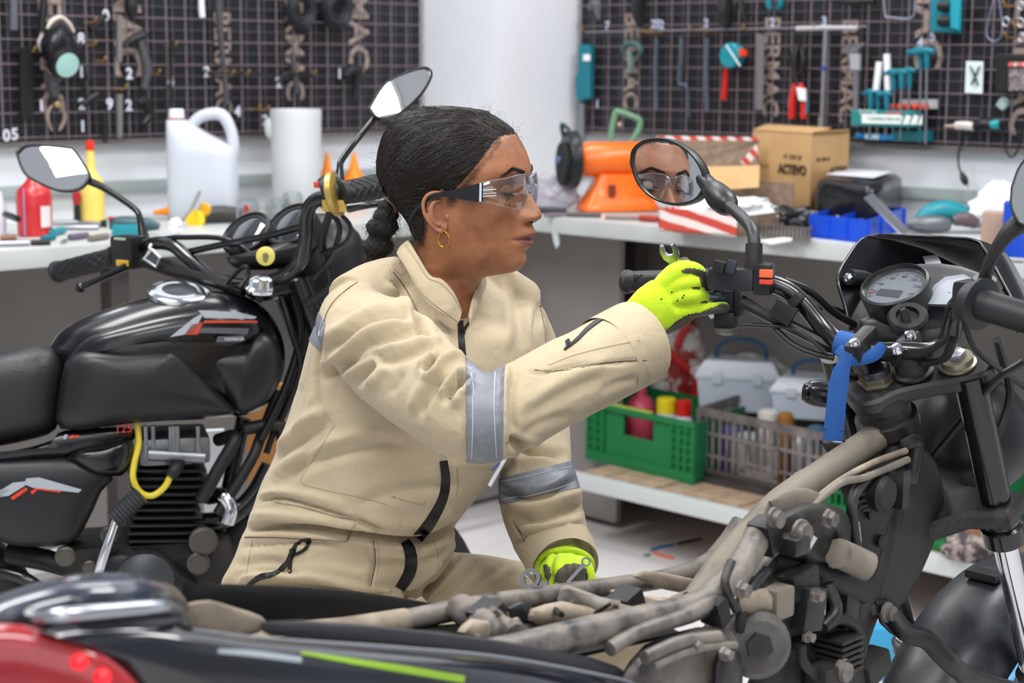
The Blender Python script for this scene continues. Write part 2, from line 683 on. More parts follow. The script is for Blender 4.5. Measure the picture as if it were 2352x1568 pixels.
pegboard(RW, RD, RN, R(-45), s2 + .005, 4.0, 'black pegboard with wire grid and tan lettering on the right wall', [
	(1447, 250, 'BERMAC', 24, 'RIGHT'), (1768, 268, 'BERMAC', 25, 'RIGHT'), (1943, 283, 'BERMAC', 26, 'RIGHT'),
	(2128, 160, 'BERMAC', 44, 'RIGHT'), (2345, 312, 'BERMAC', 40, 'RIGHT')])
# ------------------------------------------------------------ helpers for things on the walls and worktops
def wpts(W, pxs, d):
	f = on_left if W is LW else on_right
	return [f(x, y, d) for x, y in pxs]
def wn(W):
	return LN if W is LW else RN
def wslab(W, pxs, d, th, bev=0.0, b=None):
	b = b or MB()
	return b.slab(wpts(W, pxs, d), wn(W) * th, bev)
def wtube(W, pxs, d, rpx, b=None, n=8, sm=5):
	p = wpts(W, pxs, d)
	r = [q.y / FPX * a for q, a in zip(p, rpx if hasattr(rpx, '__len__') else [rpx] * len(p))]
	b = b or MB()
	return b.tube(p, r, n, sm)
def single(name, b, mat, label, cat, group=None, sharp=40):
	return tag(obj(name, b, mat, None, sharp), label, cat, group)
def root_w(name, label, cat, W, px, py, group=None):
	return thing(name, label, cat, (on_left if W is LW else on_right)(px, py, .03), group)
def circle_px(cx, cy, rx, ry=None, n=20):
	ry = ry or rx
	return [(cx + rx * math.cos(2 * math.pi * i / n), cy + ry * math.sin(2 * math.pi * i / n)) for i in range(n)]
k_dark = C('17171a', .45)
k_dark2 = C('26262a', .4, .3)
k_steel = C('a9abb3', .3, .9)
k_teal = C('0f6e80', .4)
k_teal2 = C('1b8694', .4)
k_red = C('c3241f', .4)
k_white = C('e6e9ee', .4)
k_brass = C('b58a4a', .4, .5)
# ---- left pegboard
t = root_w('respirator_mask', 'dark rubber respirator mask with pale green round filter hanging on left pegboard', 'mask', LW, 140, 110)
f_face = []
ctr = on_left(138, 92, .10)
b = MB()
rings = []
for k, (s, d) in enumerate(((1.0, .055), (1.02, .075), (.92, .10), (.7, .125), (.42, .14), (.15, .146))):
	rings.append([on_left(138 + (x - 138) * s, 95 + (y - 95) * s, d) for x, y in
                  [(x, y) for x, y in ((138, 42), (160, 60), (176, 92), (178, 118), (164, 142), (140, 150), (112, 146), (96, 122), (92, 96), (112, 62))]])
b.loft([[Vector(p) for p in spline(r + [r[0]], 3)[:-1]] for r in rings])
obj('face_piece', b, C('1b1d22', .3), t)
b = MB()
b.lathe(on_left(139, 139, .12), LN + Vector((0, 0, -.35)), [(0, .040), (.03, .042), (.034, .040), (.036, .034)], 28)
obj('filter_rim', b, k_dark, t)
b = MB()
ax = (LN + Vector((0, 0, -.35))).normalized()
for k in range(5):
	b.lathe(on_left(139, 139, .12) + ax * (.0345 + .0005 * k), ax, [(0, .033 - .0062 * k), (.0035, .0325 - .0062 * k)], 24)
obj('filter', b, C('a9d3cc', .5), t)
b = wtube(LW, [(108, 66), (120, 48), (140, 40), (158, 54), (170, 74)], .085, [3, 6, 5, 5, 3])
obj('nose_strap', b, C('d5c7bd', .5), t)
b = wtube(LW, [(98, 78), (90, 95), (93, 112), (106, 132)], .075, [3, 4.5, 4, 2.5])
obj('strap', b, C('b6adab', .5), t)
b = wtube(LW, [(168, 116), (180, 108), (188, 100)], .085, [6, 8, 6])
obj('valve', b, k_dark2, t)
TL = [
	('bar_clamp', 'black T-shaped bar clamp on the left pegboard beneath the respirator', [(20, 108, 92, 118), (42, 118, 72, 272)], k_dark),
	('steel_ruler', 'short grey steel ruler at the top left edge of the pegboard', [(20, -12, 36, 70)], C('6c6e76', .4, .5)),
	('steel_rule', 'long grey steel rule hanging beside the tan letters on left pegboard', [(265, 34, 276, 142)], C('8c8888', .4, .5)),
	('steel_rule', 'grey steel rule hanging low on left pegboard above the jerrican', [(266, 216, 277, 316)], C('8c8888', .4, .5)),
]
for nm, lab, rects, mt in TL:
	b = MB()
	for x0, y0, x1, y1 in rects:
		wslab(LW, [(x0, y0), (x1, y0), (x1, y1), (x0, y1)], .052, .012, .002, b)
	single(nm, b, mt, lab, 'tool')
TT = [
	('spanner', 'dark spanner slanting up to the right of the respirator', [(205, 66), (222, 55), (243, 36)], [9, 5, 7]),
	('hook_spanner', 'small dark hook spanner right of the round filter', [(212, 140), (204, 172), (194, 205)], [3, 4, 6]),
	('pliers', 'black pliers hanging low on left pegboard above the yellow bottle', [(225, 216), (206, 228), (192, 240)], [5, 9, 6]),
	('screwdriver', 'dark screwdriver hanging vertically near the bottom left of pegboard', [(240, 262), (241, 300), (241, 328)], [7, 6, 6]),
	('long_spanner', 'long dark spanner hanging left of the jerrican cap', [(396, 95), (393, 150), (392, 225), (396, 258)], [6, 4, 5, 9]),
	('ratchet', 'black ratchet hanging across the tan letter on left pegboard', [(284, 108), (300, 92), (325, 82), (336, 78)], [5, 9, 11, 8]),
	('puller', 'black puller hanging right of the grey rules', [(322, 92), (330, 125), (338, 160), (330, 205)], [8, 11, 13, 8]),
	('bearing_puller', 'dark bearing puller above the jerrican handle', [(318, 238), (334, 232), (346, 262), (330, 285)], [7, 10, 9, 5]),
	('hammer', 'black hammer hanging from the top of left pegboard', [(300, -10), (301, 20), (306, 40)], [14, 16, 8]),
	('strap_wrench', 'black strap wrench at the top of left pegboard behind the mask', [(101, -12), (98, 30), (96, 70)], [9, 9, 9]),
	('grease_gun', 'grey grease gun hanging below the respirator filter', [(120, 172), (122, 200), (126, 222)], [14, 16, 12]),
	('torque_bar', 'dark torque bar hanging horizontally behind the white canister', [(478, 168), (560, 167), (600, 170)], [5, 4, 4]),
	('locking_pliers', 'black locking pliers hanging right of the horizontal torque bar', [(640, 186), (660, 172), (700, 170), (720, 174)], [4, 8, 7, 3]),
	('chain_tool', 'black chain tool under the tan letters near the mirror', [(790, 175), (805, 160), (820, 165), (818, 195), (812, 232)], [7, 13, 14, 9, 4]),
	('circlip_pliers', 'grey circlip pliers hanging across the tan letters', [(672, 120), (676, 160), (682, 215)], [5, 8, 4]),
	('flex_handle', 'grey flex handle hanging vertically left of the tan letters', [(502, 0), (506, 80), (516, 180), (520, 240)], [10, 8, 6, 7]),
]
for nm, lab, pp, rr in TT:
	b = wtube(LW, pp, .062, rr)
	mt = k_dark if 'grey' not in lab else C('56555a', .4, .5)
	single(nm, b, mt, lab, 'tool')
b = wtube(LW, [(462, -20), (463, 20), (465, 40)], .06, [6, 7, 7])
single('screwdriver_shaft', b, k_white, 'pale screwdriver tip hanging from the top of left pegboard', 'tool')
t = root_w('pincers', 'old pincers with tan open jaws and brass pivot on the left pegboard', 'tool', LW, 128, 260)
b = wtube(LW, [(120, 242), (110, 258), (110, 278), (120, 300)], .06, [3, 5, 5, 3])
obj('jaw', b, C('8f7f78', .5, .3), t)
b = wtube(LW, [(136, 242), (147, 258), (147, 278), (136, 300)], .06, [3, 5, 5, 3])
obj('jaw', b, C('8f7f78', .5, .3), t)
b = MB()
b.lathe(on_left(128, 240, .055), LN, [(0, .009), (.014, .009), (.017, .006)], 14)
obj('pivot', b, C('b2986c', .4, .5), t)
b = wtube(LW, [(128, 238), (124, 222), (116, 205)], .055, [4, 4, 3])
obj('handle', b, C('3c3432', .5), t)
for i, (cx, cy, rx, ry, lab) in enumerate(((692, 22, 30, 42, 'dark ring-shaped coil hanging at the top, left one of two'), (775, 18, 30, 44, 'dark ring-shaped coil hanging at the top, nearest the tan letter'))):
	t = root_w('hose_coil', lab + ' on left pegboard', 'hose', LW, cx, cy, 'coils at the top of the left pegboard')
	for j, s in enumerate((1.0, .78, .56)):
		b = wtube(LW, circle_px(cx, cy, rx * s, ry * s, 14) + [(cx + rx * s, cy)], .062 + .008 * (j % 2), 7, n=8, sm=3)
		obj('hose_loop', b, C('1c1c22', .4), t)
PB = [o for o in SC.objects if o.name == 'pegboard'][0]
for px, py, ch in ((95, 243, '1'), (186, 90, '8'), (187, 166, '1'), (188, 240, '2'), (252, 240, '9'), (297, 170, '2'), (296, 243, '2'), (190, 291, '1'), (15, 312, '0'), (34, 309, '5'), (243, 36, '0'), (392, 188, '4'), (475, 166, '2'), (640, 191, '2'), (780, 170, '1'), (546, 257, '4'), (609, 277, '2')):
	p = on_left(px, py, .052)
	text_mesh(ch, .042, C('ced0de', .5), 'number_sticker', frame4(p, -LD, LN), .0008, PB, bold=.0012)
for px, py in ((194, 52), (195, 103), (55, 118), (264, 204), (380, 105), (340, 170), (510, 170), (545, 170), (658, 168), (697, 170), (808, 168), (570, 250), (590, 252), (216, 140)):
	p = on_left(px, py, .02)
	b = MB()
	b.tube([p, p + LN * .045, p + LN * .06 + Z3 * .012], [.003, .003, .003], 8, 3)
	obj('hook', b, k_brass, PB)
# ---- right pegboard
t = root_w('hacksaw', 'teal handled hacksaw hanging at the left edge of right pegboard', 'saw', RW, 1350, 180)
b = wslab(RW, [(1342, 102), (1368, 104), (1367, 160), (1366, 226), (1342, 236), (1334, 214), (1333, 180), (1340, 160)], .05, .03, .006)
obj('handle', b, k_teal, t)
b = wslab(RW, [(1334, 236), (1346, 236), (1346, 325), (1332, 325)], .058, .012, .002)
obj('blade', b, C('8b8f96', .35, .7), t)
b = wslab(RW, [(1341, 125), (1356, 125), (1356, 140), (1341, 140)], .08, .003)
obj('label_plate', b, k_white, t)
t = root_w('adjustable_wrench', 'adjustable wrench with grey round head hanging over tan letters', 'wrench', RW, 1450, 130)
b = wtube(RW, [(1432, 128), (1434, 108), (1450, 98), (1466, 104), (1472, 120), (1462, 136)], .06, [3, 7, 8, 8, 6, 3])
obj('head', b, C('4e6a68', .35, .5), t)
b = wtube(RW, [(1446, 118), (1447, 150), (1446, 168)], .062, [6, 6, 5])
obj('handle', b, C('7f9a97', .35, .5), t)
for i, (x, y0, y1, lab) in enumerate(((1508, 88, 255, 'thin steel rod hanging left of the pliers with curved jaw'), (1625, 88, 258, 'thin steel rod hanging left of the tape measure'))):
	single('steel_rod', wtube(RW, [(x, y0), (x - 2, (y0 + y1) / 2), (x, y1)], .06, 5), C('6f7486', .35, .8), lab, 'tool', 'thin steel rods on the right pegboard')
single('long_pliers', wtube(RW, [(1566, 85), (1566, 130), (1562, 190), (1578, 200), (1582, 270)], .06, [6, 7, 6, 4, 4]), C('5d6472', .35, .7), 'long thin grey pliers hanging between the two steel rods', 'tool')
t = root_w('tape_measure', 'round teal tape measure with red button hanging on right pegboard', 'tape measure', RW, 1690, 130)
b = MB()
b.lathe(on_right(1690, 128, .05), RN, [(0, .033), (.004, .037), (.03, .037), (.034, .033)], 26)
obj('case', b, k_teal2, t)
b = wslab(RW, [(1704, 112), (1719, 114), (1719, 128), (1706, 132)], .07, .018, .003)
obj('button', b, C('d8431f', .4), t)
b = wtube(RW, [(1668, 104), (1684, 128), (1700, 152)], .086, 1.6)
obj('print_stripe', b, k_white, t)
b = wslab(RW, [(1668, 150), (1677, 150), (1670, 230), (1660, 230)], .05, .012, .002)
single('red_strap', b, k_red, 'narrow red strap hanging under the tape measure', 'strap')
single('steel_rule', wslab(RW, [(1739, 76), (1757, 80), (1753, 252), (1736, 252)], .055, .004, .001), C('8f8f92', .35, .6), 'wide grey steel rule hanging left of tan letters on right pegboard', 'tool')
t = root_w('cable_cutter', 'cable cutters with black jaws and red and teal handles on right pegboard', 'cutters', RW, 1832, 200)
b = wtube(RW, [(1835, 100), (1826, 130), (1828, 165), (1832, 195)], .06, [4, 12, 9, 7])
obj('jaw', b, k_dark, t)
b = wtube(RW, [(1840, 110), (1846, 140), (1838, 170)], .066, [3, 7, 5])
obj('jaw', b, k_dark, t)
for s in (-1, 1):
	b = wtube(RW, [(1832 + s * 6, 192), (1834 + s * 13, 225), (1832 + s * 14, 272)], .062, [6, 9, 8])
	obj('handle', b, k_red, t)
	b = wtube(RW, [(1834 + s * 17, 210), (1834 + s * 20, 235), (1834 + s * 18, 262)], .062, [3, 5, 4])
	obj('grip_inlay', b, C('3b6e86', .4), t)
b = wslab(RW, [(1830, 200), (1852, 204), (1852, 232), (1836, 230)], .078, .003)
obj('price_tag', b, k_white, t)
t = root_w('t_handle_wrench', 'long steel T-handle wrench with blue band on right pegboard', 'wrench', RW, 1893, 180)
obj('crossbar', wtube(RW, [(1830, 66), (1900, 64), (1970, 64)], .07, [6, 6, 5], sm=1), C('b9b8bf', .4, .3), t)
obj('shaft', wtube(RW, [(1898, 66), (1894, 150), (1889, 272)], .07, [5.5, 5.5, 5.5], sm=1), k_steel, t)
obj('socket', wtube(RW, [(1889, 268), (1888, 302)], .07, [9, 9], sm=1), k_steel, t)
obj('band', wtube(RW, [(1894, 152), (1893, 162)], .07, [6.2, 6.2], sm=1), C('2d3f94', .4), t)
t = root_w('vernier_caliper', 'steel vernier caliper hanging left of the hex key set', 'caliper', RW, 1968, 200)
obj('beam', wslab(RW, [(1961, 104), (1975, 104), (1974, 292), (1963, 292)], .06, .008, .001), k_steel, t)
obj('jaws', wslab(RW, [(1934, 116), (1950, 102), (1986, 98), (1988, 104), (1972, 112), (1948, 120)], .064, .008, .001), k_steel, t)
obj('slider', wslab(RW, [(1957, 124), (1980, 124), (1979, 162), (1958, 160)], .06, .014, .002), C('cfd1d8', .3, .6), t)
t = root_w('hex_key_set', 'set of teal handled T-shaped hex keys in a printed rack', 'tool set', RW, 2050, 260)
obj('rack', wslab(RW, [(1977, 252), (2122, 254), (2121, 292), (1977, 288)], .06, .05, .003), C('2b7d80', .4), t)
obj('label_panel', wslab(RW, [(1980, 262), (2119, 264), (2118, 286), (1980, 283)], .111, .0015), C('e1ece9', .4), t)
obj('red_stripe', wslab(RW, [(2034, 257), (2072, 258), (2072, 262), (2034, 261)], .111, .0016), C('c4585c', .4), t)
text_mesh('TOTAL', .020, C('d3e6e2', .5), 'printed_lettering', frame4(on_right(1994, 258.5, .1125), RD, RN), .0004, t)
text_mesh('T-HANDLE HEX KEY', .012, C('6d7c7c', .5), 'printed_lettering', frame4(on_right(2030, 273, .1135), RD, RN), .0004, t)
for k, x in enumerate((2074, 2092, 2110)):
	text_mesh('7', .036, C('49605f', .5), 'rack_number', frame4(on_right(x, 274, .1135), RD, RN), .0004, t, bold=.0005)
obj('lower_rack', wslab(RW, [(2064, 298), (2146, 300), (2146, 325), (2064, 324)], .055, .03, .002), C('0c5a66', .4), t)
for k, (x, yh, hw, hh, yb) in enumerate(((2112, 118, 26, 7, 328), (2126, 118, 26, 7, 330), (2051, 166, 20, 5, 320), (2068, 166, 20, 5, 322), (2086, 162, 22, 5, 326),
										(1997, 212, 14, 4, 318), (2014, 214, 16, 4, 318), (2034, 216, 18, 5, 318))):
	d = .075 + .012 * (k % 2)
	obj('hex_key', wtube(RW, [(x + 3, yh + 30), (x, yb)], d, 2.6, sm=1), k_steel, t)
	kk = obj('key_handle', wtube(RW, [(x - hw, yh + 4), (x, yh - 2), (x + hw * .8, yh + 1)], d, [hh, hh + 2, hh], n=10), k_teal, t)
	obj('key_neck', wtube(RW, [(x + 3, yh), (x + 3, yh + 22), (x + 3, yh + 40)], d, [7, 6.5, 5]), k_teal, t)
for i, (x0, y0, x1, y1, lab) in enumerate(((2020, 142, 2012, 210, 'white marker pen with blue end leaning in the hex key rack'), (2037, 124, 2040, 208, 'white marker pen standing tallest in the hex key rack'))):
	single('marker_pen', wtube(RW, [(x0, y0), (x1, y1)], .07, 8, sm=1), k_white, lab, 'pen')
t = root_w('socket_rail', 'grey rail with five red-ended bits behind the hex keys', 'tool set', RW, 2110, 240)
obj('rail', wslab(RW, [(2070, 228), (2156, 228), (2156, 250), (2070, 250)], .045, .012, .002), C('a9a9ad', .4), t)
for x in (2060, 2078, 2096, 2114, 2134):
	b = MB()
	b.lathe(on_right(x, 245, .045), RN, [(0, .0085), (.03, .0085), (.032, .006)], 12)
	obj('bit_end', b, C('d4412c', .4), t)
t = root_w('marker_pen', 'bright blue and white marker pen lying below the hex key rack', 'pen', RW, 2015, 315)
obj('barrel', wtube(RW, [(1968, 312), (1990, 313)], .07, 7, sm=1), C('2672ac', .4), t)
obj('label_band', wtube(RW, [(1990, 313), (2022, 314)], .07, 7.4, sm=1), C('b9d8ea', .4), t)
obj('cap', wtube(RW, [(2022, 314), (2062, 315)], .07, 7.8, sm=1), C('2387cc', .4), t)
t = root_w('spirit_level_case', 'teal plastic tool case with black rollers at the top of right pegboard', 'case', RW, 2180, 20)
obj('case', wslab(RW, [(2152, -12), (2214, -12), (2211, 77), (2150, 74)], .05, .035, .006), C('12798c', .4), t)
obj('side_bar', wslab(RW, [(2186, -12), (2212, -12), (2208, 70), (2186, 64)], .085, .012, .003), C('1f93a6', .4), t)
for cy in (14, 48):
	obj('roller', wtube(RW, [(2158, cy), (2184, cy)], .092, 12, sm=1, n=14), k_dark, t)
t = root_w('bit_card', 'small white card with a dark clip hanging on right pegboard', 'card', RW, 2237, 178)
obj('card', wslab(RW, [(2220, 140), (2259, 141), (2257, 215), (2217, 213)], .055, .002, 0), C('d6e3e4', .5), t)
for pp in ([(2228, 152), (2238, 172), (2246, 196)], [(2250, 152), (2240, 175), (2231, 194)]):
	obj('clip', wtube(RW, pp, .062, [2.2, 2.8, 2.2]), C('4d5a5c', .4, .4), t)
t = root_w('tester_box', 'black box with red displays and a grille at the right edge', 'box', RW, 2330, 170)
obj('case', wslab(RW, [(2305, 124), (2352, 124), (2390, 124), (2390, 212), (2352, 212), (2303, 212)], .05, .04, .005), k_dark, t)
obj('grille', wslab(RW, [(2318, 158), (2390, 158), (2390, 208), (2318, 208)], .091, .002), C('93878a', .5, noise=(160, '4c4448', .45, .55)), t)
for i, x in enumerate((2323, 2334, 2344, 2355)):
	b = MB()
	b.lathe(on_right(x, 148, .09), RN, [(0, .0065), (.006, .006)], 12)
	obj('indicator', b, C('d85a4a' if i % 2 == 0 else 'b9b2b0', .4), t)
for i, (x, y) in enumerate(((2311, 50), (2345, 12), (2345, 52), (2347, 86))):
	b = wtube(RW, circle_px(x, y, 7, 10, 12) + [(x + 7, y)], .06, 2.2, sm=2)
	single('ring_spanner', b, C('c6c6cc', .25, .95), ['shiny ring hanging left of the column of rings', 'shiny ring topmost of the column at right edge', 'shiny ring in the middle of the column at right edge', 'shiny ring lowest of the column at right edge'][i], 'ring', 'shiny rings at the upper right')
single('wire_loop', wtube(RW, [(2284, -8), (2272, 40), (2266, 75), (2275, 92), (2292, 92), (2302, 70), (2298, 20), (2293, -8)], .06, 1.5), C('8f93b4', .4, .6), 'thin pale wire loop hanging on right pegboard', 'wire')
single('wire_hanger', wtube(RW, [(2030, -6), (2034, 36), (2045, 40), (2095, 40), (2102, 0)], .06, 2), C('9fa3b8', .4, .7), 'thin bent wire hanger right of the caliper top', 'wire')
t = root_w('soldering_iron', 'soldering iron with white barrel and teal grip hanging low on right pegboard', 'soldering iron', RW, 2230, 290)
obj('barrel', wtube(RW, [(2196, 288), (2216, 288), (2238, 291)], .07, [9, 10, 10]), C('c9c3bd', .5), t)
obj('grip', wtube(RW, [(2240, 291), (2262, 284), (2300, 288)], .07, [12, 14, 8]), k_dark, t)
obj('band', wtube(RW, [(2278, 286), (2296, 286)], .074, [10, 11]), C('1c9199', .4), t)
obj('tip', wtube(RW, [(2170, 290), (2198, 289)], .07, [3, 5]), C('b9a08c', .4, .6), t)
t = root_w('power_cord', 'black power cord with a plug hanging down the white wall', 'cord', RW, 2210, 360)
obj('cord', wtube(RW, [(2228, 296), (2212, 320), (2202, 350), (2202, 380), (2208, 398)], .05, 2.4), k_dark, t)
obj('plug', wtube(RW, [(2208, 396), (2214, 410), (2220, 424)], .05, [4, 9, 6]), C('1f2120', .5), t)
obj('prong', wtube(RW, [(2222, 424), (2225, 434)], .05, 1.4, sm=1), k_steel, t)
single('cable', wtube(RW, [(2300, 290), (2306, 330), (2318, 358), (2334, 352), (2348, 310), (2356, 270)], .06, 2.8), k_dark, 'black cable hanging in a U at the far right of pegboard', 'cord')
b = MB()
b.lathe(on_right(2297, 247, .05), Vector((.5, -.3, .8)), [(0, .014), (.02, .016), (.024, .012), (.03, .01)], 12)
single('bell_socket', b, C('b9d0cd', .3, .5), 'small pale metal socket hanging above the soldering iron', 'tool')
for i, (pp, rr, cc, lab) in enumerate((
	([(1470, 62), (1465, 30), (1470, -10)], [6, 14, 16], 'dark', 'black grips hanging at the top left corner of right pegboard'),
	([(1665, -5), (1664, 30), (1668, 60)], [16, 18, 10], 'dark', 'black tool body hanging at the top centre of right pegboard'),
	([(1694, -8), (1704, 20), (1712, 50)], [6, 6, 3], 'dark', 'curved black pliers arm beside the black tool body'),
	([(1764, -8), (1766, 12), (1770, 22)], [6, 7, 4], 'teal', 'teal handle tip at the top of pegboard, left one of the pair'),
	([(1794, -8), (1792, 12), (1786, 22)], [6, 7, 4], 'teal', 'teal handle tip at the top of pegboard, right one of the pair'),
	([(1930, 2), (1960, 4), (2010, 2)], [7, 8, 7], 'dark', 'black bar hanging at the top above the T-handle wrench'),
	([(1355, 20), (1370, 8), (1376, 45)], [8, 12, 4], 'grey', 'grey pincers hanging at the top left of right pegboard'))):
	single('hanging_tool', wtube(RW, pp, .065, rr), k_teal if cc == 'teal' else k_dark if cc == 'dark' else C('6c6a70', .4, .5), lab, 'tool')
PB2 = [o for o in SC.objects if o.name == 'pegboard.001'][0]
b = wtube(RW, [(1345, 74), (1600, 69), (1850, 64), (1990, 61)], .058, 2.6, sm=1)
obj('hanging_rail', b, C('8e8b93', .35, .7), PB2)
for px, py in ((1364, 74), (1480, 72), (1505, 76), (1520, 76), (1612, 70), (1640, 74), (1735, 68), (1895, 66), (2330, 14), (2352, 62), (2334, 86)):
	p = on_right(px, py, .02)
	b = MB()
	b.tube([p, p + RN * .045, p + RN * .06 + Z3 * .012], [.003, .003, .003], 8, 3)
	obj('hook', b, k_brass, PB2)
for px, py, ch in ((1395, 60, '7'), (1506, 56, '25'), (1520, 58, '2'), (1622, 54, '2'), (1893, 50, '3'), (1774, 52, '2'), (1372, 240, '1'), (2114, 98, '4'), (2142, 84, '5')):
	p = on_right(px, py, .052)
	text_mesh(ch, .036, C('b4bad0', .5), 'number_sticker', frame4(p, RD, RN), .0008, PB2, bold=.001)
# ------------------------------------------------------------ things standing on the worktops
def sc(p):
	return p[1] / FPX          # metres per pixel at that depth
def at_bench(px, py):
	return PZ(px, py, ZB)
def lathe_px(base_px, base_py, prof, mat_, name, parent=None, z=ZB, n=28, squash=1.0, up=None, axis=Z3, back=0.0):
	"""prof [(height px, radius px)] upright at the given base pixel"""
	p = PZ(base_px, base_py, z)
	s = sc(p) * 1.0
	b = MB()
	b.lathe(p, axis, [(h * s, r * s) for h, r in prof], n, up, squash)
	return obj(name, b, mat_, parent)
p = at_bench(81, 541)
t = thing('oil_bottle', 'red plastic oil bottle with white label on the left worktop', 'bottle', p)
lathe_px(81, 541, [(0, 36), (3, 39), (60, 40), (92, 41), (104, 38), (118, 24), (128, 15), (140, 13), (150, 13)], C('c22a2e', .35, coat=.3), 'body', t)
lathe_px(81, 541, [(148, 15), (151, 16), (172, 15), (175, 12)], C('c8322e', .4), 'cap', t)
s = sc(p)
b = MB()
b.tube([p + Vector((-12 * s, -40 * s, h * s)) for h in (3, 50, 92, 104, 112)], [1.8 * s] * 5, 6, 3)
obj('level_strip', b, C('b08fc0', .4), t)
b = MB()
for k in range(6):
	pass
vs = []
for z0 in (22, 70):
	for a in np.linspace(-.95, -.25, 8):
		vs.append(p + Vector((41 * s * math.cos(a), 41 * s * math.sin(a), z0 * s)))
b.add(vs, [(i, i + 1, i + 9, i + 8) for i in range(7)])
obj('label', b, C('e0d2d6', .5), t)
p = at_bench(212, 509)
t = thing('additive_bottle', 'pale yellow bottle with long nozzle and red tip on the left worktop', 'bottle', p)
lathe_px(212, 509, [(0, 26), (3, 29), (60, 30), (88, 29), (100, 24), (112, 14), (126, 11), (165, 9)], C('ead06a', .4), 'body', t)
lathe_px(212, 509, [(163, 9.5), (165, 10), (184, 9.5), (186, 7)], C('e2331f', .4), 'cap', t)
p = at_bench(178, 512)
t = thing('spray_bottle', 'narrow black bottle with dark red top behind the yellow bottle', 'bottle', p)
lathe_px(178, 512, [(0, 8), (42, 8)], k_dark2, 'body', t)
lathe_px(178, 512, [(42, 8), (56, 10), (72, 9), (76, 5)], C('a8242a', .4), 'top', t)
p = at_bench(-2, 540)
single('paper_cup', MB().lathe(p, Z3, [(0, 15 * sc(p)), (3 * sc(p), 16 * sc(p)), (60 * sc(p), 20 * sc(p)), (84 * sc(p), 12 * sc(p)), (100 * sc(p), 10 * sc(p))], 20), C('d8dbe6', .5), 'white bottle cut by the left edge of the photo', 'bottle')
p = at_bench(468, 503)
t = thing('jerrican', 'large white plastic jerrican with arched handle on the left worktop', 'jerrican', p)
s = sc(p)
m_hdpe = M('milky_plastic', 'c9ced8', 0.4, sss=(0.3, (1, 1, 1), 0.02))
rings = []
for h, w, d, dx in ((0, 74, 50, 0), (4, 79, 54, 0), (60, 79, 55, 0), (150, 79, 54, 0), (164, 76, 52, -3), (180, 62, 46, -17), (196, 46, 42, -33), (214, 32, 32, -47), (226, 22, 22, -57)):
	rg = []
	for k in range(32):
		a = 2 * math.pi * k / 32
		ca, sa = math.cos(a), math.sin(a)
		e = .55
		rg.append(p + Vector(((dx + w * math.copysign(abs(ca) ** e, ca)) * s, d * math.copysign(abs(sa) ** e, sa) * s, h * s)))
	rings.append(rg)
obj('body', MB().loft(rings), m_hdpe, t, 60)
b = MB()
b.tube([p + Vector((x * s, 0, h * s)) for x, h in ((-30, 200), (-10, 228), (20, 240), (48, 236), (66, 205), (72, 165), (70, 140))], [13 * s, 13 * s, 14 * s, 14 * s, 13 * s, 13 * s, 11 * s], 12, 6)
obj('handle', b, m_hdpe, t)
b = MB()
b.lathe(p + Vector((-57 * s, 0, 228 * s)), Z3, [(0, 17 * s), (2 * s, 19 * s), (5 * s, 19 * s)], 20)
obj('ring', b, C('e5b6ae', .4), t)
b = MB()
b.lathe(p + Vector((-57 * s, 0, 233 * s)), Z3, [(0, 18 * s), (16 * s, 17 * s), (18 * s, 14 * s)], 20)
obj('cap', b, C('eef0f6', .4), t)
p = at_bench(574, 468)
single('plastic_tub', MB().box(p + Z3 * 44 * sc(p), (60 * sc(p), 50 * sc(p), 88 * sc(p)), R(20), .01), C('dfe1e6', .4), 'pale plastic tub standing between jerrican and white canister', 'tub')
p = at_bench(682, 482)
t = thing('canister', 'tall white cylindrical canister with moulded grip on the left worktop', 'canister', p)
s = sc(p)
lathe_px(682, 482, [(0, 52), (4, 55), (120, 57), (200, 58), (222, 59), (230, 58), (230, 50), (224, 49)], C('d3d5d8', .45), 'body', t, n=36)
b = MB()
b.ball(p + Vector((-55 * s, -8 * s, 186 * s)), (16 * s, 14 * s, 26 * s))
obj('grip', b, C('d0d2d5', .45), t)
for i, (px, py, h, r, lab) in enumerate(((752, 470, 120, 30, 'orange funnel standing behind the mirror arm, narrower of two'), (814, 468, 118, 36, 'orange funnel standing wide behind the throttle grip'))):
	p = at_bench(px, py)
	s = sc(p)
	t = thing('funnel', lab, 'funnel', p, 'orange funnels')
	lathe_px(px, py, [(0, r), (4, r), (34, r * .9), (62, r * .62), (80, r * .35), (h, 3)], C('f58a12', .4), 'cone', t)
	lathe_px(px, py, [(-.5, r + 3), (5, r + 3)], C('f08410', .4), 'rim', t)
p = at_bench(395, 505)
s = sc(p)
b = MB()
b.tube([p + Vector((x * s, y * s, h * s)) for x, y, h in ((-42, 0, 17), (-20, 0, 19), (8, 0, 21), (40, 10, 18), (70, 20, 16))], [4 * s, 8 * s, 13 * s, 14 * s, 8 * s], 12, 5)
single('plastic_nozzle', b, C('f08a18', .4), 'long orange plastic nozzle lying on the left worktop', 'nozzle')
p = at_bench(478, 515)
s = sc(p)
t = thing('heat_gun', 'black tool with round yellow end caps lying on the left worktop', 'power tool', p)
b = MB()
b.tube([p + Vector((x * s, y * s, h * s)) for x, y, h in ((60, 30, 20), (20, 20, 22), (-10, 0, 20))], [18 * s, 20 * s, 18 * s], 16, 4)
obj('body', b, C('33302f', .4), t)
b = MB()
b.lathe(p + Vector((-22 * s, -20 * s, 12 * s)), (-.25, -1, .12), [(0, 20 * s), (6 * s, 23 * s), (12 * s, 22 * s), (13 * s, 18 * s)], 26)
obj('end_cap', b, C('f2cf28', .4), t)
b = MB()
b.lathe(p + Vector((-4 * s, -6 * s, 34 * s)), (-.25, -1, .12), [(0, 14 * s), (6 * s, 16 * s), (10 * s, 13 * s)], 22)
obj('dial', b, C('d9a22c', .4), t)
b = MB()
